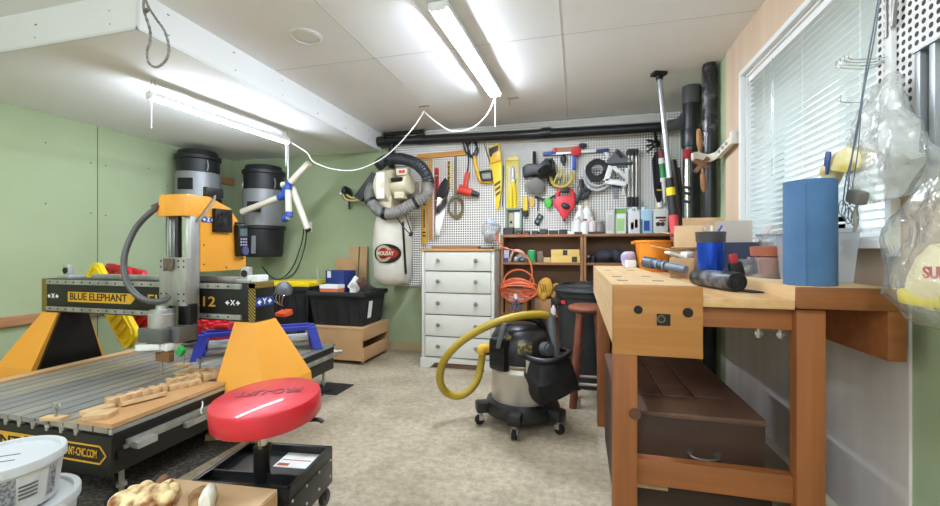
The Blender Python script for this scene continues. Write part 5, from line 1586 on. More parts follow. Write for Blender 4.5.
# row on top of the bookcases
row = [(504, 514, 230, '#242526', 'black battery charger beside the grey-green case on bookcase', 'charger'), (516, 522, 233, '#2b2728', 'small red and black battery, first after the charger', 'battery'), (524, 530, 233.5, '#232324', 'small red and black battery, second after the charger', 'battery'),
       (532, 539, 233.5, '#242325', 'flat black battery between red-topped battery and taller one', 'battery'), (540, 548, 231.5, '#29292b', 'taller black battery pack in mid row on the left bookcase', 'battery'), (549, 558, 233, '#2a2829', 'long low black tool battery left of the white tag', 'battery'),
       (559, 567, 231.8, '#2a2526', 'black battery with a red tip beside the white tag', 'battery')]
for i, (a, b_, yt_, col, lab, cat) in enumerate(row):
    A_, B2 = at(a, 235, 4.15), at(b_, 235, 4.15)
    h_ = at(a, yt_ - 2.2, 4.15).z - ZS
    t = thing('tool_battery' if cat == 'battery' else 'tool_charger', lab, cat, ((A_.x + B2.x) / 2, 4.15, ZS), 'black batteries on the left bookcase')
    part('body', MB().box(A_.x, B2.x, 4.1, 4.2, ZS, ZS + h_, .008), mat('pack_' + col[1:], col, .5), t)
    part('foot', MB().box(A_.x + .012, B2.x - .012, 4.095, 4.12, ZS + .004, ZS + h_ * .45, .003), RED if i in (1, 2) else DGREY, t)
a_ = at(571, 235, 4.12)
solo('white_tag', MB().box(a_.x - .03, a_.x + .03, 4.09, 4.15, ZS, ZS + .02, .002), PAPER, 'small white box on the bookcase top right of the batteries', 'box')
a_ = at(585, 236, 4.12)
m = MB().box(a_.x - .1, a_.x + .17, 4.07, 4.14, ZS, ZS + .022, .006)
solo('dark_tool_roll', m, DGREY, 'flat dark strip lying before the white bottles on the bookcase', 'strip')
def bottle(px, py_top, r, col, label, Y=4.2, neck=.4, capc=None, name='bottle', grp=None, film_=False):
    b0 = at(px, 235, Y)
    H = at(px, py_top, Y).z - ZS
    t = thing(name, label, 'bottle', (b0.x, Y, ZS), grp)
    part('body', MB().lathe([(0, 0), (r, 0), (r, H * .62), (r * .9, H * .72), (r * neck, H * .82), (r * neck, H * .9), (0, H * .9)], (b0.x, Y, ZS), 24), FILM2 if film_ else mat('bottle_' + col[1:], col, .4), t)
    part('cap', MB().lathe([(0, H * .88), (r * neck * 1.2, H * .88), (r * neck * 1.2, H), (0, H)], (b0.x, Y, ZS), 18), mat('cap_' + (capc or '#e9e9e6')[1:], capc or '#e9e9e6', .4), t)
    return t
FILM2 = film('clear_bottle', '#f0f3f3', .3, .25, .1)
bottle(580, 205, .045, '#e4e2dd', 'tall white squeeze bottle under the black clamps', grp='white bottles on bookcase')
bottle(587, 202, .05, '#e9e7e2', 'tallest white bottle with tan cap on the bookcase', Y=4.22, capc='#c8b78e', grp='white bottles on bookcase')
bottle(577, 216, .045, '#dad7d2', 'short white bottle at the left of the bottles', Y=4.12, grp='white bottles on bookcase')
bottle(585, 219, .04, '#e2dfda', 'small white bottle in front of the tallest bottle', Y=4.1, capc='#a8394a', grp='white bottles on bookcase')
bottle(592, 217, .045, '#d9c9c9', 'clear round bottle with pinkish contents', Y=4.12, capc='#d8d8d6', grp='white bottles on bookcase')
bottle(599, 221, .05, '#8f8a83', 'squat grey jar at the right end of the bottles', Y=4.15, neck=.8, capc='#b5b1aa', name='jar', grp='white bottles on bookcase')
def carton(px0, px1, py, Y, d, m_, label, panels=(), name='carton', z0=None, cat='carton', rz=0):
    z0 = ZS if z0 is None else z0
    A_, B2 = at(px0, 235, Y), at(px1, 235, Y)
    H = at((px0 + px1) / 2, py, Y).z - z0
    c_ = Vector(((A_.x + B2.x) / 2, Y + d / 2, z0))
    t = thing(name, label, cat, c_)
    part('box', MB().obox(c_ + Vector((0, 0, H / 2)), (B2.x - A_.x, d, H), (0, 0, rz), .003), m_, t)
    for i, (u0, u1, v0, v1, pm) in enumerate(panels):
        part('printed_panel', MB().box(A_.x + (B2.x - A_.x) * u0, A_.x + (B2.x - A_.x) * u1, Y - .003, Y, z0 + H * v0, z0 + H * v1), pm, t)
    return t
GRP = mat('print_green', '#6fae4a', .5)
carton(606, 614.5, 211.5, 4.12, .1, mat('carton_white', '#d8d6d0', .6), 'plain white carton left of the white and green carton', [(.15, .85, .15, .85, mat('print_pale', '#c5c4be', .6))])
carton(615, 626, 209, 4.12, .1, mat('carton_white2', '#e1e3dc', .6), 'white carton with green top and printed green panel', [(0, 1, .82, 1, GRP), (.2, .85, .12, .62, mat('print_lightgreen', '#a7cf8f', .6)), (0, .12, 0, 1, GRP)])
def jug(px0, px1, py, m_, label, panel, Y=4.1):
    t = carton(px0, px1, py + 3, Y, .12, m_, label, panel, 'jug', cat='jug')
    A_, B2 = at(px0, 235, Y), at(px1, 235, Y)
    z_ = at(px0, py + 3, Y).z
    part('handle', MB().tube([((A_.x * .7 + B2.x * .3), Y + .06, z_ - .004), ((A_.x * .6 + B2.x * .4), Y + .06, z_ + .03), ((A_.x * .3 + B2.x * .7), Y + .06, z_ + .03), ((A_.x * .2 + B2.x * .8), Y + .06, z_ - .004)], .01, 8, sub=4), m_, t)
    part('cap', MB().cyl((A_.x + .03, Y + .06, z_ - .002), (A_.x + .03, Y + .06, z_ + .03), .018, n=14), WHT, t)
NV = mat('print_navy', '#33479a', .5)
jug(628.5, 640, 208, mat('jug_white', '#dfe3e8', .4), 'white plastic jug with dark printed figures and label', [(.08, .9, .15, .8, mat('jug_label', '#e6e0dc', .6)), (.2, .45, .2, .5, NV), (.55, .8, .25, .62, mat('print_dkgreen', '#3a6b4a', .5))])
jug(641, 652.5, 207, mat('jug_blue', '#a9cddd', .3), 'pale blue jug with navy label right of the white jug', [(.25, .75, .12, .55, NV), (.0, .12, .0, .6, mat('print_dkgreen', '#3a6b4a', .5))])
t = carton(653.5, 668, 209.5, 4.1, .1, mat('can_white', '#dedbd4', .4), 'white metal can with red and black print beside the jugs', [(.15, .85, .62, .70, mat('print_black', '#33302e', .6)), (.4, .85, .5, .57, mat('print_redw', '#a83a3a', .6))], 'solvent_can', cat='can')
m = MB()
A_, B2 = at(653.5, 235, 4.1), at(668, 235, 4.1)
for k in (.32, .62): m.cyl((A_.x + (B2.x - A_.x) * k, 4.096, ZS + .085), (A_.x + (B2.x - A_.x) * k, 4.1, ZS + .085), .02, n=16)
part('symbol', m, mat('print_black', '#33302e', .6), t)
part('spout', MB().cyl(((A_.x + B2.x) / 2, 4.15, ZS + .24), ((A_.x + B2.x) / 2, 4.15, ZS + .285), .025, n=14), WHT, t)
# middle shelf of left bookcase
Z2 = 1.0
def sbox(px0, px1, py, m_, label, Y=4.1, d=.1, z0=Z2, panels=(), cat='box', name='small_box'):
    return carton(px0, px1, py, Y, d, m_, label, panels, name, z0, cat)
sbox(502, 509, 250, mat('box_lilac', '#c9c8d6', .6), 'small white and violet box at left end of the middle shelf', panels=[(.1, .9, .0, .35, mat('print_violet', '#4a4a9a', .6))])
m = MB().tube([at(510, 261.5, 4.12), at(513, 252, 4.12), at(518, 250.5, 4.12), at(523, 253, 4.12), at(526, 261, 4.12)], .014, 8, sub=5)
solo('bent_tube', m, mat('tube_beige', '#c5a98e', .5), 'bent beige tube standing on the middle shelf by the violet box', 'tube')
a_ = at(521, 262, 4.1)
m = MB()
for k in range(6): m.obox((a_.x - .05 + .02 * k, 4.11 + .01 * (k % 2), Z2 + .03 + .012 * (k % 3)), (.04, .05, .05), (R(20 * k), R(15 * k), R(33 * k)), .006)
solo('metal_hardware', m, mat('hardware_grey', '#9b9c9c', .4, .5), 'small heap of grey metal fittings under the bent tube', 'hardware')
a_ = at(531.5, 262, 4.12)
rl = thing('green_tape', 'green wrapped roll standing on the middle shelf', 'tape roll', (a_.x, 4.14, Z2))
H = at(531, 250.5, 4.12).z - Z2
part('roll', MB().cyl((a_.x, 4.14, Z2), (a_.x, 4.14, Z2 + H), .042, n=20, bev=.004), mat('tape_green', '#2f9a58', .45), rl)
part('end', MB().cyl((a_.x, 4.14, Z2 + H), (a_.x, 4.14, Z2 + H + .004), .03, n=18), PAPER, rl)
sbox(537.5, 543, 251, mat('box_mocha', '#7d6657', .6), 'narrow brown box beside the green roll', Y=4.13, d=.08)
sbox(543.5, 550.5, 257.5, mat('box_straw', '#c9ad74', .6), 'low straw-coloured box left of the stacked yellow boxes', Y=4.1)
YB_ = mat('box_yellow', '#e3c06e', .6)
KR = mat('sticker_black', '#3a2f24', .6)
sbox(551, 580, 256.0, YB_, 'lower of two stacked yellow boxes on the middle shelf', Y=4.08, d=.15, panels=[(.72, .9, .1, .9, KR)])
zz = at(565, 256.0, 4.08).z
sbox(551, 579.5, 249.5, YB_, 'upper of two stacked yellow boxes on the middle shelf', Y=4.085, d=.14, z0=zz + .001, panels=[(.42, .58, .1, .9, KR)])
# lower shelf
Z3 = .50
a0, a1 = at(502, 312, 4.075), at(527, 312, 4.075)
cb = thing('parcel_box', 'cardboard parcel box under the coiled orange cord', 'box', ((a0.x + a1.x) / 2, 4.15, Z3))
part('carton', MB().box(a0.x + .03, a1.x, 4.08, 4.28, Z3, at(514, 290, 4.08).z, .003), CARD, cb)
part('shipping_label', MB().box(a0.x + .07, a1.x - .03, 4.077, 4.08, Z3 + .12, Z3 + .2), PAPER, cb)
m = MB().tube([(a0.x + .05 + k * .02, 4.076, Z3 + .105 - .022 * math.sin(k / 8 * math.pi)) for k in range(9)], .004, 6)
part('smile_mark', m, BLKL, cb)
a0, a1 = at(535, 312, 4.1), at(551, 312, 4.1)
solo('cardboard_tray', MB().box(a0.x, a1.x, 4.1, 4.28, Z3, at(543, 299, 4.1).z, .003), CARD, 'low cardboard box below the yellow leather glove', 'box')
a0 = at(553.5, 310, 4.1)
solo('white_bottle', MB().lathe([(0, 0), (.025, 0), (.025, .05), (.008, .09), (0, .09)], (a0.x, 4.1, Z3), 14), PAPER, 'tiny white bottle at the right end of the lower shelf', 'bottle')
gl = thing('leather_glove', 'yellow leather work glove standing on the low cardboard box', 'glove', at(545, 300, 4.12))
LEA = mat('leather_yellow', '#e0ac45', .7, 0, '#c8922f', 12, bump=.2)
m = MB().sph(at(545, 288, 4.12), (.075, .03, .105), (0, R(14), 0)).sph(at(541, 292, 4.11), (.045, .03, .07)).jitter(.012, 16)
part('palm', m, LEA, gl)
part('cuff', MB().sph(at(543.5, 296, 4.11), (.04, .028, .05)).jitter(.008, 16), LEA, gl)
m = MB()
for k in range(3): m.tube([at(540 + 2.5 * k, 284, 4.085), at(541 + 2.2 * k, 288, 4.075), at(542 + 2.2 * k, 292, 4.085)], .004, 5, sub=3)
part('seam', m, mat('seam_brown', '#7a5524', .7), gl)
gl = thing('leather_glove', 'second folded tan glove right of the yellow leather glove', 'glove', at(554, 290, 4.14))
part('palm', MB().sph(at(555, 286, 4.16), (.045, .03, .03), (0, R(-30), 0)).sph(at(553, 292, 4.16), (.03, .03, .07)).jitter(.012, 18), mat('leather_tan', '#c79a5c', .75, bump=.2), gl)
# orange extension cord
OC = mat('cord_orange', '#e8734a', .45)
ec = thing('extension_cord', 'coiled orange extension cord hanging before the left bookcase', 'cord', at(519, 300, 4.0))
m = MB()
c = at(519, 287, 4.0)
for i in range(9):
    rx, rz = .150 + .018 * math.sin(i * 1.7), (.035 + .016 * i if i < 6 else .15 - .013 * i)
    m.tube([c + Vector((rx * math.cos(a) + .012 * math.sin(i * 2.3), -.02 - .03 * math.sin(a) - .004 * i, rz * math.sin(a) + .012 * math.sin(i * 1.1) - .004 * i)) for a in [2 * math.pi * k / 28 for k in range(28)]], .0075, 6, closed=True)
c = at(519, 281, 4.0)
m.tube([c + Vector((.145 * math.cos(a), -.03, .13 * math.sin(a) - .02)) for a in [math.pi * (-.1 + 1.2 * k / 20) for k in range(21)]], .0075, 6)
m.tube([c + Vector((.1 + .07 * math.cos(a), -.05, -.10 + .05 * math.sin(a))) for a in [2 * math.pi * k / 18 for k in range(18)]], .0075, 6, closed=True)
part('coil', m, OC, ec)
part('lead', MB().tube([at(496, 229, 4.15), at(497, 238, 4.02), at(501, 246, 4.01), at(512, 250, 4.01), at(524, 254, 4.0), at(530, 262, 4.0), at(532, 274, 4.0), at(529, 284, 4.0)], .0075, 6, sub=8), OC, ec)
part('tail', MB().tube([at(514, 298, 3.99), at(515, 305, 4.0), at(513, 313, 4.0), at(511, 325, 4.02)], .0075, 6, sub=6), OC, ec)
m = MB().tube([at(511, 310, 3.98), at(513, 303, 3.97), at(517, 301, 3.97), at(519, 307, 3.97), at(518, 314, 3.98)], .007, 6, sub=5).tube([at(512, 306, 3.97), at(516, 309, 3.97), at(520, 313, 3.98)], .007, 6, sub=5)
part('blue_tie', m, mat('tie_blue', '#3a6f9c', .45), ec)
part('plug', MB().bar(at(515, 294, 3.97), at(517, 299, 3.97), .035, .03, bev=.006), mat('plug_pale', '#e0d8d0', .5), ec)
# right bookcase middle shelf
for (px, r, lab) in ((605, .082, 'leftmost black cloth pouch on the right bookcase shelf'), (616.5, .085, 'lumpy black cloth pouch behind the bench end')):
    a_ = at(px, 262, 4.16)
    m = MB().sph((a_.x, 4.17, Z2 + r * .72), (r, .09, r * .75), u=20, v=14).jitter(.025, 10)
    solo('cloth_pouch', m, mat('pouch_black', '#2b2b30', .8, 0, '#3b3b42', 9, bump=.2), lab, 'pouch')
bt_ = at(588.5, 262, 4.12)
sb = thing('small_bottle', 'tiny dark glass bottle on the right bookcase shelf', 'bottle', (bt_.x, 4.12, Z2))
part('body', MB().lathe([(0, 0), (.018, 0), (.018, .035), (.008, .045), (.008, .055), (0, .055)], (bt_.x, 4.12, Z2), 16), mat('glass_dark', '#2a2420', .15), sb)
part('cap', MB().cyl((bt_.x, 4.12, Z2 + .052), (bt_.x, 4.12, Z2 + .068), .011, n=12), WHT, sb)
m = MB()
for k in range(5): m.sph((at(595, 262, 4.15).x + .02 * k - .03, 4.15 + .02 * (k % 2), Z2 + .035 + .012 * (k % 3)), (.035, .035, .035))
solo('wire_bundle', m.jitter(.02, 22), DGREY, 'dark tangled bundle beside the tiny dark bottle', 'bundle')

# ================================================================== dresser
dx0, dx1, dy0, dy1, dz = -1.45, -.742, 3.765, 4.22, 1.13
DRW = mat('dresser_white', '#cbc8be', .45)
dr = thing('dresser', 'white five-drawer dresser with a wooden top', 'dresser', ((dx0 + dx1) / 2, 4.0, 0))
part('carcass', MB().box(dx0, dx1, dy0 + .02, dy1, .09, dz - .02, .002), DRW, dr)
part('top', MB().box(dx0 - .018, dx1 + .006, dy0 - .012, dy1, dz - .02, dz, .004), wood('dresser_top', '#c99a5f', '#b48349', 'X'), dr)
for a in (dx0, dx1 - .028): part('stile', MB().box(a, a + .028, dy0, dy0 + .03, .09, dz - .02, .002), DRW, dr)
m = MB().prism([(dx0 - .012, 0), (dx0 + .08, 0), (dx0 + .14, .055), (dx1 - .14, .055), (dx1 - .08, 0), (dx1 + .012, 0), (dx1 + .012, .095), (dx0 - .012, .095)], 'Y', dy0 - .012, dy0 + .01)
m.box(dx0 - .012, dx0 + .02, dy0, dy1, 0, .095).box(dx1 - .02, dx1 + .012, dy0, dy1, 0, .095)
part('plinth', m, DRW, dr)
zz_ = [(.925, 1.098), (.718, .912), (.512, .706), (.305, .50), (.108, .293)]
for z0, z1 in zz_:
    d = part('drawer', MB().box(dx0 + .034, dx1 - .034, dy0 - .002, dy0 + .3, z0, z1, .004), DRW, dr)
    for x in (dx0 + .17, dx1 - .17):
        k = MB().lathe([(0, 0), (.010, 0), (.008, .014), (.017, .02), (.020, .029), (.013, .037), (0, .038)], (x, dy0 - .002, (z0 + z1) / 2 + .01), 18, Euler((R(90), 0, 0)).to_matrix().to_4x4())
        part('knob', k, mat('knob_pewter', '#8f8b84', .3, .6), d)
m = MB()
for z0, z1 in zz_: m.box(dx0 + .03, dx1 - .03, dy0 + .012, dy0 + .022, z0 - .008, z0)
part('under_shade_board', MB().box(dx0 + .02, dx1 - .02, dy0 + .03, dy0 + .05, 0.001, .09), BWD, dr)  # dark board added in place of the shade under the dresser
parts('drawer_gap', m, mat('gap_shadow', '#6a655c', .8), dr)
tr_ = thing('wooden_tray', 'flat wooden framed board leaning back on the dresser top', 'board', (-1.16, 4.2, dz))
m = MB()
a_, b_ = at(433, 244, 4.15), at(479, 244, 4.15)
part('board', MB().box(a_.x, b_.x, 4.1, 4.25, dz, dz + .028, .003), wood('tray_wood', '#a9784e', '#8d5f3b', 'X'), tr_)
part('edge', MB().box(a_.x, b_.x + .002, 4.094, 4.1, dz, dz + .03, .002), wood('tray_wood', '#a9784e', '#8d5f3b', 'X'), tr_)
a_ = at(487, 244, 4.05)
solo('sanding_pad', MB().box(a_.x - .05, a_.x + .06, 4.0, 4.1, dz, dz + .018, .004), DGREY, 'thin dark pad on the dresser beside the parts bag', 'pad')
# ================================================================== trash can, stool
TC = mat('can_charcoal', '#1e1f21', .55, 0, '#2a2b2d', 5)
tx, ty, r = .09, 3.69, .27
tc_ = thing('trash_can', 'large charcoal round trash can with lid beside the bookcase', 'trash can', (tx, ty, 0))
part('body', MB().lathe([(0, 0), (r * .82, 0), (r * .84, .03), (r * .98, .73), (r * 1.03, .735), (r * 1.03, .77), (r * .97, .775), (0, .77)], (tx, ty, 0), 48), TC, tc_)
part('lid', MB().lathe([(r * .9, .765), (r * 1.08, .77), (r * 1.1, .785), (r * 1.06, .81), (r * .85, .825), (r * .8, .815), (r * .5, .83), (r * .3, .85), (0, .855)], (tx, ty, 0), 48), TC, tc_)
part('lid_rib', MB().tube([(tx + r * .85 * math.cos(a), ty + r * .85 * math.sin(a), .826) for a in [2 * math.pi * k / 40 for k in range(40)]], .008, 6, closed=True).tube([(tx + r * .55 * math.cos(a), ty + r * .55 * math.sin(a), .829) for a in [2 * math.pi * k / 40 for k in range(40)]], .007, 6, closed=True), TC, tc_)
a = R(-143)
q = Vector((tx + math.cos(a) * r * .985, ty + math.sin(a) * r * .985, .69))
part('red_badge', MB().obox(q, (.075, .008, .028), (0, 0, a + R(90)), .010), mat('badge_red', '#d0333a', .4), tc_, 'red badge')
m = MB()
for s in (200, 340):
    a = R(s)
    m.obox((tx + math.cos(a) * r * 1.04, ty + math.sin(a) * r * 1.04, .69), (.05, .12, .05), (0, 0, a), .012)
parts('handle', m, TC, tc_)
SW = wood('stool_wood', '#8d5037', '#733d29', 'Z')
sx_, sy_ = .075, 3.16
st = thing('wooden_stool', 'round reddish-brown wooden stool tucked under the workbench end', 'stool', (sx_, sy_, 0))
part('seat', MB().lathe([(0, .675), (.13, .675), (.145, .685), (.148, .70), (.14, .715), (.12, .722), (0, .716)], (sx_, sy_, 0), 40), mat('seat_wood', '#8d5037', .45, 0, '#7a432d', 5, (1, .15, 1)), st)
for k in range(4):
    a = R(45 + 90 * k)
    part('leg', MB().cyl((sx_ + .155 * math.cos(a), sy_ + .155 * math.sin(a), 0), (sx_ + .085 * math.cos(a), sy_ + .085 * math.sin(a), .677), .028, .028, n=14), SW, st)
for k in range(4):
    a, b_ = R(45 + 90 * k), R(135 + 90 * k)
    z = .12 if k % 2 else .17
    rr_ = .155 - .07 * z / .677
    part('footrest', MB().cyl((sx_ + rr_ * math.cos(a), sy_ + rr_ * math.sin(a), z), (sx_ + rr_ * math.cos(b_), sy_ + rr_ * math.sin(b_), z), .010, n=10), mat('rung_pale', '#b9a596', .4), st)

# ================================================================== shop vacuum
vx, vy = -.355, 2.74
vc = thing('shop_vacuum', 'black and steel shop vacuum on casters with yellow hose', 'vacuum', (vx, vy, 0))
VB = mat('vac_black', '#141416', .34, 0, '#1c1c1f', 7)
VS = mat('vac_steel', '#c2bcb2', .33, .65)
part('base', MB().lathe([(0, .055), (.2, .055), (.235, .075), (.245, .11), (.23, .15), (.2, .165), (.19, .165), (0, .15)], (vx, vy, 0), 40), VB, vc)
for a in (205, 268, 330, 80):
    a = R(a)
    d = Vector((math.cos(a), math.sin(a), 0))
    c_ = Vector((vx, vy, 0)) + d * .255
    part('caster_arm', MB().obox(c_ + Vector((0, 0, .115)), (.11, .085, .07), (0, 0, a), .018), VB, vc)
    w_ = part('caster', MB().cyl(c_ + d * .02 + Vector((0, 0, .03)), c_ + d * .02 + Vector((0, 0, .09)), .012, n=10).obox(c_ + d * .02 + Vector((0, 0, .045)), (.03, .045, .03), (0, 0, a), .004), STEEL, vc)
    s = Vector((-d.y, d.x, 0))
    part('wheel', MB().cyl(c_ + d * .03 - s * .014 + Vector((0, 0, .03)), c_ + d * .03 + s * .014 + Vector((0, 0, .03)), .03, n=20, bev=.004), RUB, w_)
part('tank', MB().lathe([(0, .14), (.195, .14), (.2, .155), (.2, .34), (.203, .345), (.203, .36), (.2, .365), (.2, .42), (0, .42)], (vx, vy, 0), 48), VS, vc)
part('steel_band', MB().lathe([(.203, .385), (.206, .39), (.206, .405), (.203, .41)], (vx, vy, 0), 48), mat('band_dark', '#8b8173', .3, .8), vc)
hd = part('motor_head', MB().lathe([(0, .41), (.21, .41), (.216, .43), (.212, .50), (.2, .56), (.172, .61), (.12, .64), (0, .65)], (vx, vy, 0), 48), VB, vc)
part('top_handle', MB().tube([(vx - .15, vy - .03, .60), (vx - .10, vy - .05, .665), (vx, vy - .05, .685), (vx + .1, vy - .04, .67), (vx + .14, vy - .02, .62)], .022, 10, sub=6), VB, vc)
for (a, w1, h1, z) in ((235, .12, .2, .47),):
    d = Vector((math.cos(R(a)), math.sin(R(a)), 0))
    part('motor_vent', MB().obox(Vector((vx, vy, z)) + d * .19, (.10, .14, .20), (0, 0, R(a)), .025), VB, vc)
    m = MB()
    for k in range(6): m.obox(Vector((vx, vy, z - .06 + .024 * k)) + d * .242, (.004, .1, .008), (0, 0, R(a)))
    part('vent_slit', m, RUB, vc)
d = Vector((math.cos(R(282)), math.sin(R(282)), 0))
part('maker_label', MB().obox(Vector((vx, vy, .52)) + d * .207, (.012, .085, .075), (0, R(-10), R(282)), .004), mat('label_gold', '#8d7327', .4, 0, '#2a2720', 40, lo=.4, hi=.55), vc)
d = Vector((math.cos(R(243)), math.sin(R(243)), 0))
part('side_label', MB().obox(Vector((vx, vy, .575)) + d * .186, (.012, .09, .035), (0, R(-32), R(243)), .004), mat('label_gold', '#8d7327', .4, 0, '#2a2720', 40, lo=.4, hi=.55), vc)
d = Vector((math.cos(R(318)), math.sin(R(318)), 0))
part('port', MB().cyl(Vector((vx, vy, .51)) + d * .18, Vector((vx, vy, .52)) + d * .25, .042, n=20).cyl(Vector((vx, vy, .52)) + d * .24, Vector((vx, vy, .522)) + d * .262, .028, n=16), mat('port_grey', '#55565a', .35), vc)
for a in (225, 290):
    d = Vector((math.cos(R(a)), math.sin(R(a)), 0))
    part('latch', MB().obox(Vector((vx, vy, .41)) + d * .212, (.02, .05, .10), (0, 0, R(a)), .006), VS, vc)
YH = mat('hose_yellow', '#a68c24', .45)
Yh = 2.72
hpts = [at(551, 317, Yh + .02), at(540, 314.5, Yh - .05), at(520, 316, Yh - .12), at(497, 322, Yh - .18), at(474, 333, Yh - .22), at(455, 347, Yh - .24), at(443, 363, Yh - .22), at(440, 380, Yh - .18), at(446, 392, Yh - .12), at(458, 396, Yh - .08), at(470, 390, Yh - .04), at(478, 378, Yh), at(481, 364, Yh + .02), at(483, 351, Yh + .02)]
part('hose', MB().tube(hpts, .0245, 14, sub=14, ridge=.035), YH, vc)
part('hose_cuff', MB().tube([at(481.5, 353, Yh + .02), at(483, 348.5, Yh + .02), at(489, 348, Yh + .04)], .033, 14, sub=5), mat('cuff_yellow', '#d9a82a', .4), vc)
part('inlet', MB().cyl(at(487, 349, Yh + .04), at(492, 350, Yh + .08), .04, n=18), VB, vc)
part('wand', MB().tube([at(546, 315, Yh), at(550, 319, Yh), at(552.5, 335, Yh - .02), at(556, 356, Yh - .04)], .03, 12, sub=5), mat('wand_grey', '#5c5d60', .45), vc)
bask = [at(520, 349, 2.62), at(527, 357, 2.52), at(541, 361, 2.48), at(556, 360, 2.50), at(569, 353, 2.60), at(562, 350, 2.74), at(540, 347, 2.80), at(526, 347, 2.74)]
part('caddy_rim', MB().tube(bask, .017, 10, closed=True, sub=5), VB, vc)
m = MB()
m.bar(at(524, 353, 2.6), at(497, 325, 2.56), .035, .03, bev=.01).bar(at(498, 348, 2.5), at(505, 323, 2.5), .05, .03, bev=.012)
part('crevice_tool', m, mat('wand_grey', '#5c5d60', .45), vc)
m = MB()
b0 = [at(523, 357, 2.56), at(541, 362, 2.50), at(557, 361, 2.52), at(567, 356, 2.60)]
b1 = [at(527, 380, 2.53), at(538, 386, 2.44), at(558, 380, 2.50), at(574, 374, 2.58)]
b2 = [at(531, 400, 2.56), at(541, 408, 2.52), at(557, 401, 2.55), at(580, 389, 2.64)]
back = Vector((0, .06, 0))
A = [[m.bm.verts.new(p) for p in row_] for row_ in (b0, b1, b2)]
Bk = [[m.bm.verts.new(p + back) for p in row_] for row_ in (b0, b1, b2)]
for S, flip in ((A, False), (Bk, True)):
    for i in range(2):
        for j in range(3):
            f = (S[i][j], S[i][j + 1], S[i + 1][j + 1], S[i + 1][j])
            m.bm.faces.new(f if not flip else tuple(reversed(f)))
for i in range(2):
    m.bm.faces.new((A[i][0], A[i + 1][0], Bk[i + 1][0], Bk[i][0])); m.bm.faces.new((A[i][3], Bk[i][3], Bk[i + 1][3], A[i + 1][3]))
for j in range(3):
    m.bm.faces.new((A[2][j], A[2][j + 1], Bk[2][j + 1], Bk[2][j])); m.bm.faces.new((A[0][j], Bk[0][j], Bk[0][j + 1], A[0][j + 1]))
bmesh.ops.recalc_face_normals(m.bm, faces=m.bm.faces[:])
m.subdivide(3)
m.jitter(.018, 16)
part('accessory_bag', m, mat('bag_black', '#1a1a1c', .7, bump=.15, bscale=14), vc)
part('caddy_arm', MB().bar((vx + .16, vy - .12, .45), at(524, 352, 2.62), .06, .05, bev=.01).bar((vx + .2, vy - .02, .45), at(560, 352, 2.72), .05, .04, bev=.01), VB, vc)

# ================================================================== workbench
WFR = wood('bench_fir', '#9a5c2e', '#814a22', 'Z')
WBX = wood('bench_beech', '#b57c40', '#9a632c', 'X')
WBY = wood('bench_beech_long', '#dcbd92', '#cba674', 'Y')
WTR = wood('bench_trough', '#d0a878', '#c0935f', 'Y')
WRX = wood('bench_rail', '#985a2e', '#7f4922', 'X')
X0, X1, X2, X3 = .115, .388, .64, .905
Y0, Y1 = 1.48, 3.36
ZT = 1.0
wbn = thing('workbench', 'long wooden workbench with end vise and tool trough under the window', 'workbench', ((X0 + X3) / 2, 2.6, 0))
part('bench_slab', MB().box(X0 + .045, X1, Y0 + .06, Y1, ZT - .115, ZT, 0), WBY, wbn)
part('front_apron', MB().box(X0, X0 + .045, Y0 + .06, Y1, ZT - .205, ZT, 0), WBY, wbn)
vj = part('vise_jaw', MB().box(X0, X1, Y0, Y0 + .06, ZT - .23, ZT, .004), WBX, wbn)
m = MB()
def hole(x, z, r_): m.cyl((x, Y0 - .0015, z), (x, Y0 + .01, z), r_, n=22)
hole(X0 + .078, ZT - .078, .014); hole(X1 - .045, ZT - .082, .0155)
m.box(X0 + .135, X0 + .176, Y0 - .0015, Y0 + .01, ZT - .127, ZT - .089)
parts('vise_hole', m, mat('hole_dark', '#1d1510', .8), vj)
part('vise_screw', MB().cyl((X0 + .148, Y0 - .006, ZT - .105), (X0 + .148, Y0 + .02, ZT - .105), .013, n=18), mat('screw_steel', '#6b6660', .3, .8), vj)
part('screw_bore', MB().cyl((X0 + .148, Y0 - .007, ZT - .105), (X0 + .148, Y0 - .004, ZT - .105), .0085, n=14), BLKL, vj)
m = MB()
for (x, y) in ((.17, 1.75), (.3, 1.75), (.17, 2.0), (.3, 2.05), (.17, 2.6), (.3, 2.6)): m.box(x - .02, x + .02, y - .014, y + .014, ZT - .001, ZT + .0008)
parts('dog_hole', m, mat('hole_brown', '#6b4a2c', .8), wbn)
part('trough_floor', MB().box(X1, X2, Y0, Y1, ZT - .062, ZT - .034, .002), WTR, wbn)
part('rear_slab', MB().box(X2, X3, Y0, Y1, ZT - .055, ZT + .008, .003), WBY, wbn)
part('rear_slab_end', MB().box(X2 - .001, X3 + .001, Y0 - .022, Y0, ZT - .056, ZT + .008, .003), wood('bench_end', '#8f5527', '#75421c', 'X'), wbn)
part('rear_apron', MB().box(X3 - .045, X3, Y0 - .02, Y1, ZT - .20, ZT - .056, .003), WRX, wbn)
part('end_rail', MB().box(X1 - .02, X2 + .02, Y0 + .03, Y0 + .07, ZT - .13, ZT - .062, .003), WRX, wbn)
LW_ = .076
for (x, y) in ((X0, Y0 + .002), (.645, Y0 + .002), (X0 + .004, 2.77), (.645, 2.77)):
    ztp = ZT - .23 if (x < .3 and y < 2) else ZT - .062
    part('leg', MB().box(x, x + LW_, y, y + (.045 if x > .3 else LW_), 0, ztp, .003), WFR, wbn)
for y in (Y0 + .02, 2.79):
    part('stretcher', MB().box(X0 + LW_, .645, y, y + .04, .335, .42, .003), WRX, wbn)
part('long_stretcher', MB().box(.66, .70, Y0 + LW_, 2.77, .06, .14, .003), WRX, wbn)
m = MB()
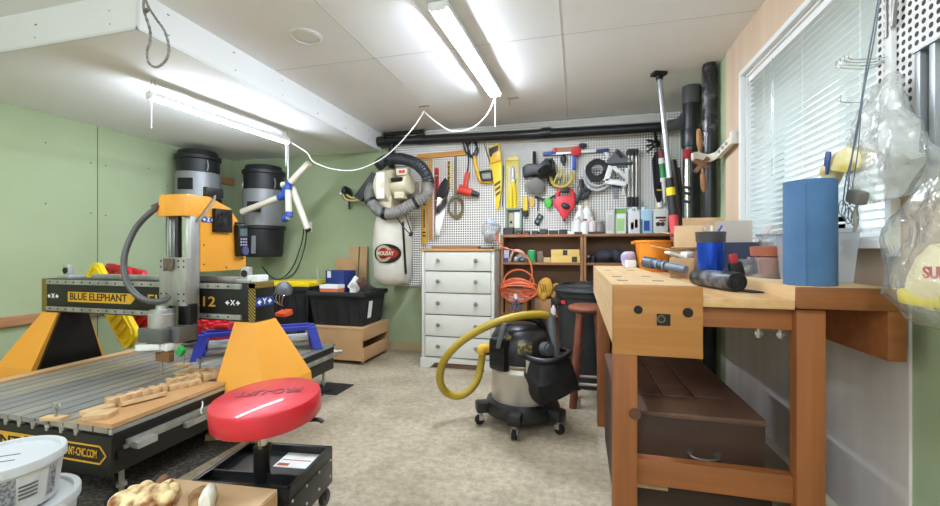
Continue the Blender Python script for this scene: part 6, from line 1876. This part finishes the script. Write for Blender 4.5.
for (x, y) in ((.56, Y0 + .05), (.62, Y0 + .05)):
    m.cyl((x, y, ZT - .16), (x, y, ZT - .128), .008, n=8).cyl((x, y, ZT - .152), (x, y, ZT - .142), .014, n=6)
parts('bolt', m, STEEL, wbn)
part('knot', MB().cyl((X0 + .068, Y0 + .0005, .575), (X0 + .068, Y0 + .004, .575), .02, n=16), mat('knot_wood', '#5a3a24', .7), wbn)
# tool chest below
CH = mat('chest_wood', '#4f3527', .6, 0, '#2e1b13', 5, (.2, 1, 1), bump=.1)
CHT = mat('chest_lid_wood', '#6b4d3c', .6, 0, '#3f271c', 5, (1, .2, 1), bump=.12)
kx0, kx1, ky0, ky1 = .15, .625, 1.645, 2.50
kc = thing('tool_chest', 'old dark wooden tool chest with bail handle under the workbench', 'chest', ((kx0 + kx1) / 2, 2.0, .26))
part('body', MB().box(kx0, kx1, ky0, ky1, .26, .512, .004), CH, kc)
lid = part('lid', MB().box(kx0 - .004, kx1 + .004, ky0 - .004, ky1 + .004, .512, .532, .004), CHT, kc)
m = MB()
for (x0, x1, y0, y1) in ((.22, .325, 1.82, 2.44), (.333, .44, 1.82, 2.44), (.448, .56, 1.84, 2.44)):
    m.box(x0, x1, y0, y1, .532, .539, .002)
for y in (1.95, 2.1, 2.25): m.box(.222, .438, y, y + .006, .5385, .542)
parts('lid_panel', m, CHT, lid)
hx_, hz_ = .43, .40
part('handle', MB().tube([(hx_ - .045, ky0 - .004, hz_), (hx_ - .042, ky0 - .022, hz_ - .008), (hx_, ky0 - .028, hz_ - .014), (hx_ + .042, ky0 - .022, hz_ - .008), (hx_ + .045, ky0 - .004, hz_)], .005, 8, sub=5).cyl((hx_ - .045, ky0 - .006, hz_), (hx_ - .045, ky0, hz_), .012, n=12).cyl((hx_ + .045, ky0 - .006, hz_), (hx_ + .045, ky0, hz_), .012, n=12), mat('handle_iron', '#6a645c', .4, .6), kc)
part('corner_strip', MB().box(kx0 + .02, kx0 + .16, ky0 - .03, ky0 - .004, .262, .272, .001), LW, kc)
kd2 = thing('tool_chest', 'lower plain dark wooden chest directly beneath the handled chest', 'chest', ((kx0 + kx1) / 2, 2.0, 0))
part('body', MB().box(kx0 - .0, kx1 + .02, ky0, ky1 + .03, .03, .258, .004), CH, kd2)
part('plinth', MB().box(kx0 + .02, kx1, ky0 + .02, ky1, 0, .03), CH, kd2)

# ================================================================== things on the bench
zt1, ztr, zsl = ZT, ZT - .034, ZT + .008
OB = mat('bucket_orange', '#eb9327', .5, 0, '#d87f18', 5)
bk = thing('orange_bucket', 'worn orange plastic pail in the bench trough at the far end', 'bucket', (.515, 3.2, ztr))
part('pail', MB().lathe([(0, 0), (.088, 0), (.12, .205), (.128, .207), (.128, .222), (.116, .222), (.084, .006), (0, .006)], (.515, 3.2, ztr), 40), OB, bk)
m = MB()
for s in (-1, 1): m.obox((.515 + .134 * s, 3.19, ztr + .205), (.022, .03, .02), bev=.005)
part('ear', m, OB, bk)
lv = thing('plastic_wrap', 'crumpled lilac plastic wrap beside the orange pail', 'wrapping', (.40, 3.15, ZT))
part('wrap', MB().sph((.355, 3.2, ZT + .055), (.05, .05, .065)).jitter(.025, 15), mat('wrap_lilac', '#a79bc0', .35, 0, '#cfc8dc', 10), lv)
part('small_carton', MB().obox((.35, 3.05, ZT + .025), (.06, .05, .05), (0, 0, R(10)), .003), PAPER, lv)
fh = thing('hose_adapter', 'grey-blue stepped hose adapter lying in the trough', 'hose fitting', (.5, 2.8, ztr))
HA = mat('adapter_slate', '#47525f', .4)
p0_, p1_ = at(645, 262, 2.62), at(686, 269.5, 2.42)
d = (p1_ - p0_)
part('wide_end', MB().cyl(p0_, p0_ + d * .22, .034, .033, n=24), HA, fh)
part('mouth', MB().cyl(p0_ - d * .01, p0_ + d * .004, .028, n=22), BLKL, fh)
part('middle', MB().cyl(p0_ + d * .2, p0_ + d * .55, .028, .024, n=22), HA, fh)
part('narrow_end', MB().cyl(p0_ + d * .5, p1_, .022, .020, n=20), mat('adapter_grey', '#6f7a88', .4), fh)
m = MB()
for k in (.2, .34, .5): m.cyl(p0_ + d * k, p0_ + d * (k + .03), .034 - .010 * k, n=22)
part('ring', m, mat('ring_pale', '#8a94a2', .4), fh)
tb_ = thing('tumbler', 'metallic blue tumbler with grey rim holding pens', 'tumbler', (.575, 2.12, ztr))
tx_, ty_ = .585, 2.12
part('cup', MB().lathe([(0, 0), (.05, 0), (.053, .01), (.056, .185), (.056, .19), (0, .19)], (tx_, ty_, ztr), 36), mat('tumbler_blue', '#1f4fc4', .25, .6), tb_)
part('rim', MB().lathe([(.056, .187), (.06, .195), (.062, .23), (.064, .235), (.06, .237), (.056, .215), (0, .215)], (tx_, ty_, ztr), 36), mat('rim_grey', '#4a4b4e', .4), tb_)
for k, (dx, dy, col, nm, lab) in enumerate(((-.03, .0, '#d8b8b0', 'pen', 'pink pen leaning out of the blue tumbler'), (.01, .02, '#e6e2dc', 'pen', 'white pen standing in the blue tumbler'), (.035, -.01, '#3a55c0', 'pen', 'blue pen at the right rim of the tumbler'))):
    solo('pen', MB().cyl((tx_ + dx * .5, ty_ + dy * .5, ztr + .217), (tx_ + dx * 1.2, ty_ + dy * 1.2, ztr + .262), .005, n=8).cyl((tx_ + dx * 1.2, ty_ + dy * 1.2, ztr + .262), (tx_ + dx * 1.25, ty_ + dy * 1.25, ztr + .267), .005, .002, n=8), mat('pen_' + col[1:], col, .4), lab, 'pen')
rl_ = thing('rolled_sheet', 'rolled black and silver rubber sheet lying on the trough', 'roll', (.53, 1.85, ztr))
p0_, p1_ = Vector((.563, 1.72, ztr + .037)), Vector((.50, 2.0, ztr + .037))
d = (p1_ - p0_).normalized()
part('roll', MB().cyl(p0_, p1_, .036, n=28, bev=.003), mat('sheet_silver', '#75777c', .35, .3, '#202124', 18, (1, 1, 1), bump=.15, lo=.38, hi=.55), rl_)
q_ = d.orthogonal().normalized(); q2_ = d.cross(q_)
m = MB().tube([p0_ - d * .002 + (q_ * math.cos(k * .45) + q2_ * math.sin(k * .45)) * (.006 + .00075 * k) for k in range(40)], .0032, 5)
part('spiral_end', m, mat('rubber_dark', '#0e0e0f', .7), rl_)
part('end_face', MB().cyl(p0_ - d * .001, p0_ + d * .004, .035, n=28), mat('end_dark', '#232325', .7), rl_)
part('loose_edge', MB().obox(p0_ + Vector((.03, .1, -.034)), (.05, .26, .004), (0, 0, math.atan2(d.y, d.x) - R(90))), mat('end_dark', '#232325', .7), rl_)
def obox_open(name, label, c, w, dpt, h, rz, m_, minner, flaps, cat='box'):
    t = thing(name, label, cat, c)
    rm_ = Matrix.Rotation(rz, 4, 'Z')
    C_ = Vector(c)
    mm = MB()
    for (x, y, sx1, sy1) in ((0, -dpt / 2, w, .004), (0, dpt / 2, w, .004), (-w / 2, 0, .004, dpt), (w / 2, 0, .004, dpt)):
        mm.obox(C_ + rm_ @ Vector((x, y, h / 2)), (sx1, sy1, h), (0, 0, rz))
    mm.obox(C_ + rm_ @ Vector((0, 0, .003)), (w, dpt, .006), (0, 0, rz))
    part('carton', mm, m_, t)
    for side, ang_, ln_ in flaps:
        mm = MB()
        if side in '+x-x':
            pass
        sgn = 1 if side[0] == '+' else -1
        if side[1] == 'x':
            e0, e1 = Vector((sgn * w / 2, -dpt / 2, h)), Vector((sgn * w / 2, dpt / 2, h))
            o_ = Vector((sgn * math.cos(R(ang_)) * ln_, 0, math.sin(R(ang_)) * ln_))
        else:
            e0, e1 = Vector((-w / 2, sgn * dpt / 2, h)), Vector((w / 2, sgn * dpt / 2, h))
            o_ = Vector((0, sgn * math.cos(R(ang_)) * ln_, math.sin(R(ang_)) * ln_))
        mm.panel([C_ + rm_ @ v for v in (e0, e1, e1 + o_, e0 + o_)], .004)
        part('flap', mm, minner, t)
    return t
obox_open('open_carton', 'open tan cardboard carton with spread flaps beyond the blue tumbler', (.66, 2.72, zsl), .22, .26, .11, R(-14), CARDL, CARDL, (('-x', 12, .12), ('+y', 75, .16), ('-y', 20, .06)))
p = at(683, 262, 2.52)
bx2 = thing('small_carton', 'small tan carton with papers before the open cardboard carton', 'box', (p.x, 2.55, ztr))
part('carton', MB().obox((p.x, 2.56, ztr + .055), (.12, .1, .11), (0, 0, R(-10)), .003), CARDL, bx2)
part('paper', MB().obox((p.x - .03, 2.55, ztr + .125), (.11, .05, .015), (0, R(18), R(20)), .003).obox((p.x + .03, 2.56, ztr + .13), (.06, .04, .03), (R(15), R(-10), R(40)), .004), PAPER, bx2)
p0_, p1_ = at(685, 233, 2.95), at(727, 233, 2.95)
solo('cardboard_sheet', MB().obox(((p0_.x + p1_.x) / 2, 3.0, (zsl + 1.33) / 2), (p1_.x - p0_.x, .012, 1.33 - zsl), (R(-4), 0, 0)), CARDL, 'flat tan cardboard panel standing behind the open carton', 'cardboard')
p = at(674, 231, 3.26)
solo('paper_scraps', MB().obox((p.x, 3.25, 1.235), (.14, .1, .008), (R(8), R(6), R(20))).obox((p.x + .07, 3.26, 1.225), (.12, .09, .02), (R(-6), R(12), R(-15))).box(p.x - .01, p.x + .12, 3.2, 3.32, ZT + .008, 1.215), mat('scrap_tan', '#c9a680', .8), 'tan cardboard scraps piled behind the orange pail', 'cardboard')
obox_open('navy_carton', 'open navy blue carton with raised grey inner flaps', (.785, 2.42, zsl), .17, .19, .15, R(-12), mat('carton_navy', '#2a3550', .6), mat('flap_grey', '#b9aea2', .7), (('-x', 62, .11), ('+y', 80, .12), ('+x', 55, .10)))
p = at(733, 262, 2.0)
mk = thing('marker_pen', 'red-capped black marker standing in the trough by the roll', 'marker', (p.x, 2.0, ztr))
part('barrel', MB().obox((.66, 2.03, zsl + .03), (.05, .035, .06), (0, R(-12), 0), .006), BLACK, mk)
part('cap', MB().obox((.645, 2.02, zsl + .075), (.028, .028, .04), (0, R(-6), 0), .005), mat('cap_redv', '#b8323a', .4), mk)
CLR = film('clear_tub', '#f2f7fa', .35, .18, .1)
def clear_tub(c, w0, w1, h, label, lidm=None, n=4):
    t = thing('clear_container', label, 'container', c)
    C_ = Vector(c)
    mm = MB()
    k_ = 24
    def ring(w_, z_): return [mm.bm.verts.new(C_ + Vector((w_ * math.copysign(abs(math.cos(2 * math.pi * i / k_)) ** .5, math.cos(2 * math.pi * i / k_)), w_ * math.copysign(abs(math.sin(2 * math.pi * i / k_)) ** .5, math.sin(2 * math.pi * i / k_)), z_))) for i in range(k_)]
    rs = [ring(w0, 0), ring(w1, h), ring(w1 * 1.06, h), ring(w1 * 1.06, h + .008), ring(w1 * .98, h + .008)]
    mm.bm.faces.new(list(reversed(rs[0])))
    for a, b2_ in zip(rs, rs[1:]):
        for i in range(k_): mm.bm.faces.new((a[i], a[(i + 1) % k_], b2_[(i + 1) % k_], b2_[i]))
    part('tub', mm, CLR, t)
    if lidm:
        mm = MB()
        r1 = ring(w1 * 1.08, h + .006); 
        mm.bm.free(); mm = MB()
        mm.box(C_.x - w1 * 1.05, C_.x + w1 * 1.05, C_.y - w1 * 1.05, C_.y + w1 * 1.05, C_.z + h + .008, C_.z + h + .02, .006)
        part('lid', mm, lidm, t)
    return t
t = clear_tub((.725, 2.06, zsl), .045, .06, .065, 'shallow clear plastic tub of screws near the roll')
solo('screw_heap', MB().sph((.725, 2.06, zsl + .026), (.032, .03, .02)).jitter(.012, 40), mat('screw_mix', '#8f9098', .4, .5, '#c0c0c4', 60), 'small heap of grey screws inside the shallow clear tub', 'screws')
p = at(775, 262, 1.86)
tpx, tpy = .77, 1.94
tp = thing('terracotta_pot', 'terracotta flower pot with rimmed top beside the blue towel roll', 'flower pot', (tpx, tpy, zsl))
TER = mat('terracotta', '#a85f45', .8, 0, '#95503a', 7)
part('pot', MB().lathe([(0, .012), (.058, .012), (.072, .10), (.068, .10), (0, .09)], (tpx, tpy, zsl), 36), TER, tp)
part('rim', MB().lathe([(.07, .085), (.083, .088), (.087, .125), (.078, .127), (.068, .10), (.066, .088)], (tpx, tpy, zsl), 36), TER, tp)
clear_tub((tpx, tpy, zsl), .072, .082, .075, 'clear plastic tub holding the terracotta pot')
clear_tub((.845, 2.12, zsl + .0), .05, .058, .165, 'tall blue-tinted clear container behind the terracotta pot', film('blue_lid', '#b9cbe0', .3, .35))
# blue towel roll
wx, wy, wr, wh = .722, 1.575, .069, .333
tw = thing('towel_roll', 'tall roll of blue shop paper towels at the front of the bench', 'paper towel roll', (wx, wy, zsl))
TWM = mat('towel_blue', '#466a91', .9, 0, '#50759d', 8, bump=.12, bscale=140)
m = MB().lathe([(.022, 0), (wr - .002, 0), (wr, .003), (wr, wh - .003), (wr - .002, wh), (.022, wh), (.022, 0)], (wx, wy, zsl), 56)
part('paper', m, TWM, tw)
part('core', MB().lathe([(.019, .001), (.022, .001), (.022, wh - .001), (.019, wh - .001), (.019, .001)], (wx, wy, zsl), 32), CARD, tw)
am = R(238)
mm = MB()
prev = None
A = []
for k in range(9):
    a = am + (k / 8) * R(-70) 
    A.append((wx + math.cos(a) * (wr + .0022 - .0002 * k), wy + math.sin(a) * (wr + .0022 - .0002 * k)))
v0 = [mm.bm.verts.new((x, y, zsl + .002)) for x, y in A]
v1 = [mm.bm.verts.new((x, y, zsl + wh - .002)) for x, y in A]
for k in range(8): mm.bm.faces.new((v0[k], v1[k], v1[k + 1], v0[k + 1]))
bmesh.ops.recalc_face_normals(mm.bm, faces=mm.bm.faces[:])
bmesh.ops.solidify(mm.bm, geom=mm.bm.faces[:], thickness=.0016)
part('loose_sheet', mm, TWM, tw)
# clear bin
bn = thing('clear_bin', 'clear plastic storage bin with blue handle behind the towel roll', 'storage bin', (.815, 1.78, zsl))
r4 = lambda x0_, x1_, y0_, y1_, z_: [Vector((x0_, y0_, z_)), Vector((x1_, y0_, z_)), Vector((x1_, y1_, z_)), Vector((x0_, y1_, z_))]
mm = MB()
bx0_, bx1_, by0_, by1_ = .735, .90, 1.655, 1.85
BINM = film('bin_film', '#eef3fa', .3, .42, .15)
lo, hi = r4(bx0_ + .012, bx1_ - .012, by0_ + .012, by1_ - .012, zsl + .001), r4(bx0_, bx1_, by0_, by1_, zsl + .17)
a_ = [mm.bm.verts.new(v) for v in lo]; b_ = [mm.bm.verts.new(v) for v in hi]
mm.bm.faces.new(list(reversed(a_)))
for k in range(4): mm.bm.faces.new((a_[k], a_[(k + 1) % 4], b_[(k + 1) % 4], b_[k]))
part('bin', mm, BINM, bn)
part('lid', MB().box(bx0_ - .008, bx1_ + .004, by0_ - .008, by1_ + .008, zsl + .17, zsl + .184, .004), film('lid_film', '#f2f5fa', .3, .5, .2), bn)
part('handle', MB().prism([(bx0_ - .004, zsl + .186), (bx0_ + .10, zsl + .186), (bx0_ + .09, zsl + .208), (bx0_ + .0, zsl + .205)], 'Y', by0_ - .012, by0_ + .01, .003), mat('handle_blue', '#1f2fae', .4), bn)
m = MB()
for k in range(9): m.sph((bx0_ + .03 + .014 * k, by0_ + .05 + .02 * (k % 3), zsl + .02 + .014 * (k % 3)), (.018, .018, .012))
solo('bin_contents', m.jitter(.012, 40), mat('contents_mix', '#8e8aa0', .5, 0, '#a86a78', 50), 'mixed small parts inside the clear storage bin', 'parts')

# ================================================================== rod, wooden clamp, power bar at the right
sr = thing('support_rod', 'telescopic silver support rod with a black foot pressed to the ceiling', 'support rod', (.70, 3.3, ZT + .008))
P0, P1 = Vector((.582, 3.36, ZC)), Vector((.700, 3.30, ZT + .008))
def along(k): return P0.lerp(P1, k)
part('top_foot', MB().obox(P0 - Vector((0, 0, .012)), (.10, .07, .024), (0, 0, R(20)), .005), RUB, sr)
part('top_joint', MB().cyl(along(.012), along(.04), .024, n=14), BLACK, sr)
part('upper_tube', MB().cyl(along(.03), along(.57), .017, .020, n=20), mat('rod_silver', '#b4bac0', .3, .7), sr)
part('clamp_collar', MB().cyl(along(.555), along(.60), .028, n=18), BLACK, sr)
part('yellow_collar', MB().cyl(along(.605), along(.645), .031, n=18), YEL, sr)
part('lower_tube', MB().cyl(along(.60), along(.76), .030, n=20), mat('rod_black', '#232326', .4), sr)
part('red_end', MB().cyl(along(.745), along(.93), .032, n=20).cyl(along(.93), along(1.0), .02, n=16), mat('rod_red', '#d84a50', .5), sr)
for (a0_, a1_, col, r_, lab) in (((668, 172, 4.05), (681, 238, 4.05), '#6e1a20', .022, 'dark red pipe leaning in the corner behind the support rod'), ((673, 160, 4.15), (684, 238, 4.15), '#2c1614', .028, 'dark brown pipe leaning in the corner, right of the red one'), ((678, 168, 4.25), (686, 238, 4.25), '#3a3836', .018, 'grey rod leaning furthest right against the corner')):
    A_, B2 = at(*a0_), at(*a1_)
    solo('leaning_pipe', MB().cyl(A_, B2 + (B2 - A_) * .1, r_, n=16), mat('pipe_' + col[1:], col, .45), lab, 'pipe')
pc_ = thing('pipe_clamp', 'chrome pipe clamp with red head standing in the back corner', 'clamp', (.88, 3.55, 0))
A_ = at(687, 157, 3.55); B2 = Vector((A_.x + .008, 3.55, 0))
part('pipe', MB().cyl(A_, B2, .020, n=18), CHROME, pc_)
part('red_head', MB().obox(A_ + Vector((0, 0, .02)), (.055, .05, .075), (0, 0, 0), .010), mat('clamp_red', '#a5202c', .45), pc_)
m = MB()
for k in (.13, .155, .19): m.obox(A_.lerp(B2, k), (.06, .05, .02), (0, R(10), 0), .004)
parts('jaw', m, DGREY, pc_)
wc_ = thing('wooden_hand_clamp', 'wooden-handled screw clamp hanging before the black stack pipe', 'clamp', at(701, 194, 3.2))
HW = wood('clamp_handle_wood', '#9c6c3e', '#84552c', 'Z')
def handle(p0_, p1_):
    d_ = Vector(p1_) - Vector(p0_)
    return MB().tube([Vector(p0_) + d_ * k for k in (0, .15, .4, .7, .9, 1)], [.009, .016, .020, .018, .014, .010], 14)
part('handle', handle(at(700, 151, 3.2), at(698.5, 129, 3.2)), HW, wc_)
part('handle', handle(at(704, 192, 3.2), at(702.5, 172, 3.2)), HW, wc_)
part('jaw', MB().bar(at(695, 172, 3.2), at(708, 158, 3.2), .035, .03, bev=.004).bar(at(694, 160, 3.2), at(707, 168, 3.2), .03, .03, bev=.004), mat('jaw_wood', '#7a5238', .6), wc_)
part('screw', MB().cyl(at(699, 150, 3.2), at(703, 174, 3.2), .007, n=10), STEEL, wc_)
q = atx(723, 149, XR - .03)
pw = thing('power_bar', 'off-white power bar fixed to the edge of the plywood with bunched cords', 'power bar', (XR - .03, q.y, q.z - .03))
PB0, PB1 = Vector((XR - .045, 2.89, 1.80)), Vector((XR - .045, 3.17, 1.765))
part('body', MB().bar(PB0, PB1, .03, .05, up=(0, 0, 1), bev=.005), mat('bar_ivory', '#d9d4c6', .5), pw)
m = MB()
for k in (.25, .5, .75): m.obox(PB0.lerp(PB1, k) - Vector((.017, 0, 0)), (.004, .035, .02), (R(14), 0, 0))
parts('socket', m, mat('socket_dark', '#8c877c', .5), pw)
part('end_cap', MB().obox(PB0 + Vector((0, -.02, .005)), (.045, .04, .075), (R(6), 0, 0), .006), mat('bar_ivory', '#d9d4c6', .5), pw)
m = MB()
for k in range(4): m.tube([PB1 + Vector((0, 0, .01 * k - .01)), PB1 + Vector((-.05, .03, .012 * k - .03)), PB1 + Vector((-.13, .0, .01 * k - .01)), PB1 + Vector((-.17, -.04, .012 * k - .03))], .009, 6, sub=5)
part('cords', m, mat('cord_ivory', '#d5d0c4', .5), pw)

# ================================================================== right foreground: pegboard strip, bags, wires
PEG2 = pegmat('pegboard_white_side', '#e4e0dc', 'YZ')
solo('pegboard', MB().box(XR - .02, XR - .010, 1.15, 1.655, 1.35, ZC - .01), PEG2, 'white pegboard strip on the right wall beside the window', 'pegboard')
rk = thing('metal_standard', 'grey slotted metal upright fixed over the right pegboard', 'shelf upright', (XR - .04, 1.42, 1.36))
part('channel', MB().box(XR - .055, XR - .02, 1.425, 1.445, 1.36, 1.67, .002).box(XR - .055, XR - .02, 1.375, 1.395, 1.36, 1.67, .002).box(XR - .03, XR - .02, 1.33, 1.445, 1.36, 1.67, .002), mat('upright_grey', '#9fa2a4', .4, .5), rk)
part('top_plate', MB().box(XR - .06, XR - .02, 1.33, 1.45, 1.67, 1.676), mat('upright_grey', '#9fa2a4', .4, .5), rk)
def peghook(y, z, L_, label, n=1):
    t = thing('peg_hook', label, 'hook', (XR - .02, y, z), 'wire hooks on the right pegboard')
    m = MB()
    for k in range(n):
        m.tube([(XR - .012, y + .012 * k, z), (XR - .06, y + .016 * k, z - .006 - .004 * k), (XR - .02 - L_, y + .02 * k, z), (XR - .025 - L_, y + .022 * k, z + .022)], .0022, 6, sub=5)
    part('wire', m, CHROME, t)
peghook(1.585, 1.725, .11, 'bunch of thin wire hooks on the right pegboard, above the single one', 4)
peghook(1.585, 1.59, .13, 'single straight wire hook on the right pegboard', 1)
for (y, z0, z1, lab) in ((1.585, 1.78, 2.1, 'left twisted metal bit hanging on the right pegboard'), (1.52, 1.80, 2.1, 'right twisted metal bit hanging tilted on the right pegboard')):
    solo('drill_bit', MB().tube([(XR - .035, y, z1 - (z1 - z0) * k / 24) if y > 1.55 else (XR - .035, y + .04 * k / 24, z1 - (z1 - z0) * k / 24) for k in range(25)], .007, 6, ridge=.2), mat('bit_grey', '#77736d', .4, .6), lab, 'drill bit', 'bits on the right pegboard')
# hanging wires with a small grey transformer
WIRE = mat('wire_blue_grey', '#5b6470', .4)
hw_ = thing('hanging_wires', 'thin wires hanging before the blind with a small grey plug and curls', 'wires', atx(850, 200, .80))
def ax_(px, py): return atx(px, py, .80)
m = MB()
m.tube([ax_(879, -4), ax_(873, 30), ax_(866, 70), ax_(860, 110), ax_(853, 150), ax_(848, 190), ax_(850, 205)], .0022, 6, sub=6)
m.tube([ax_(880, -4), ax_(874, 40), ax_(864, 90), ax_(856, 140), ax_(846, 180), ax_(843, 205)], .0018, 6, sub=6)
m.tube([ax_(866, 70), ax_(861, 115), ax_(858, 150), ax_(852, 190)], .0014, 6, sub=6)
for k in range(5):
    c_ = ax_(842 + 3.2 * k, 208 + 2 * (k % 3))
    m.tube([c_ + Vector((0, .018 * math.cos(a), .024 * math.sin(a) - .006 * k)) for a in [2 * math.pi * j / 16 for j in range(16)]], .0014, 5, closed=True)
part('wire', m, WIRE, hw_)
part('plug', MB().obox(ax_(857, 197), (.03, .06, .04), (R(18), 0, 0), .008), mat('plug_grey', '#6a6660', .5), hw_)
part('knot', MB().tube([ax_(857, 205), ax_(855, 215), ax_(856, 224), ax_(854, 232)], [.004, .004, .006, .007, .005, .006, .007, .005, .004, .004], 8, sub=3), mat('knot_grey', '#8b8a80', .6), hw_)
part('blue_tag', MB().obox(ax_(827, 163), (.006, .03, .075), (R(14), 0, 0), .003), mat('tag_navy', '#23407c', .4), hw_)
# crumpled plastic bags
BAGF = film('bag_film', '#fbfbf6', .16, .12, .14, .6, 13)
BAGF2 = film('bag_film_milky', '#f9f8f4', .15, .30, .16, .6, 11)
def blob(path, seed, amp, n=28, freq=11):
    mm = MB()
    rings = []
    for (p, ry, rx) in path:
        rings.append([mm.bm.verts.new(Vector(p) + Vector((rx * math.cos(2 * math.pi * k / n), ry * math.sin(2 * math.pi * k / n), 0))) for k in range(n)])
    for a, b2_ in zip(rings, rings[1:]):
        for k in range(n): mm.bm.faces.new((a[k], a[(k + 1) % n], b2_[(k + 1) % n], b2_[k]))
    mm.bm.faces.new(list(reversed(rings[0]))); mm.bm.faces.new(rings[-1])
    bmesh.ops.subdivide_edges(mm.bm, edges=mm.bm.edges[:], cuts=2, use_grid_fill=True, smooth=.6)
    mm.jitter(amp, freq, seed).jitter(amp * .5, freq * 2.6, seed + 3)
    return mm
XBG = .80
b1 = thing('plastic_bag', 'large crumpled clear plastic bag with yellow contents at right edge', 'plastic bag', (XBG, 1.13, .93))
path = [((.80, 1.08, .935), .05, .04), ((.80, 1.10, .965), .13, .08), ((.80, 1.12, 1.02), .19, .10), ((.80, 1.12, 1.09), .20, .10), ((.80, 1.12, 1.17), .19, .09), ((.81, 1.10, 1.25), .15, .08), ((.83, 1.06, 1.33), .10, .06), ((.86, 1.0, 1.40), .05, .04), ((.90, .95, 1.46), .02, .02)]
part('bag', blob(path, 2, .020), BAGF, b1)
path = [((.80, 1.10, .985), .10, .05), ((.80, 1.11, 1.02), .155, .065), ((.80, 1.11, 1.06), .155, .065), ((.80, 1.11, 1.10), .13, .06), ((.80, 1.11, 1.13), .09, .04)]
part('inner_package', blob(path, 5, .01), mat('package_cream', '#e5d69a', .5, 0, '#efe6c8', 5), b1)
part('yellow_band', MB().obox((.745, 1.10, 1.012), (.02, .25, .034), (R(-2), 0, 0), .01).subdivide(2).jitter(.006, 14), mat('band_yellow', '#e0cc1e', .45), b1)
text('lettering', 'SUPER', .034, mat('print_red2', '#c0403a', .6), b1, (.715, 1.06, 1.072), (0, -1, 0.02), (0, 0, 1), .1, .001)
b2_ = thing('plastic_bag', 'crumpled clear bag holding a yellow packet before the blind', 'plastic bag', (.86, 1.52, 1.27))
path = [((.86, 1.46, 1.27), .05, .03), ((.86, 1.48, 1.31), .11, .045), ((.86, 1.48, 1.36), .15, .05), ((.86, 1.49, 1.43), .14, .05), ((.87, 1.51, 1.50), .10, .04), ((.88, 1.52, 1.57), .07, .03), ((.89, 1.53, 1.63), .05, .02)]
part('bag', blob(path, 8, .022), BAGF2, b2_)
part('packet', MB().obox((.83, 1.57, 1.40), (.05, .15, .07), (R(8), 0, 0), .022).subdivide(2).jitter(.02, 13), mat('packet_yellow', '#cdb54a', .45, 0, '#e6dcae', 12), b2_)
part('packet_end', MB().sph((.825, 1.655, 1.385), (.03, .035, .05)).jitter(.012, 18), mat('packet_tan', '#b79a3c', .4, 0, '#ded6b4', 25), b2_)
b3 = thing('plastic_bag', 'milky plastic sheet bag hanging flat against the right pegboard', 'plastic bag', (.91, 1.50, 1.30))
path = [((.915, 1.44, 1.28), .10, .02), ((.915, 1.46, 1.36), .12, .022), ((.915, 1.50, 1.44), .10, .022), ((.915, 1.53, 1.52), .07, .02), ((.915, 1.55, 1.59), .04, .012)]
part('bag', blob(path, 12, .012), BAGF2, b3)

# rear leveling pad
p = atz(330, 385, 0)
solo('rubber_pad', MB().box(-2.06, -1.8, 2.86, 3.12, 0.0, .005, .001), mat('pad_black', '#222120', .7), 'square black pad on the floor beneath the rear machine foot', 'pad')
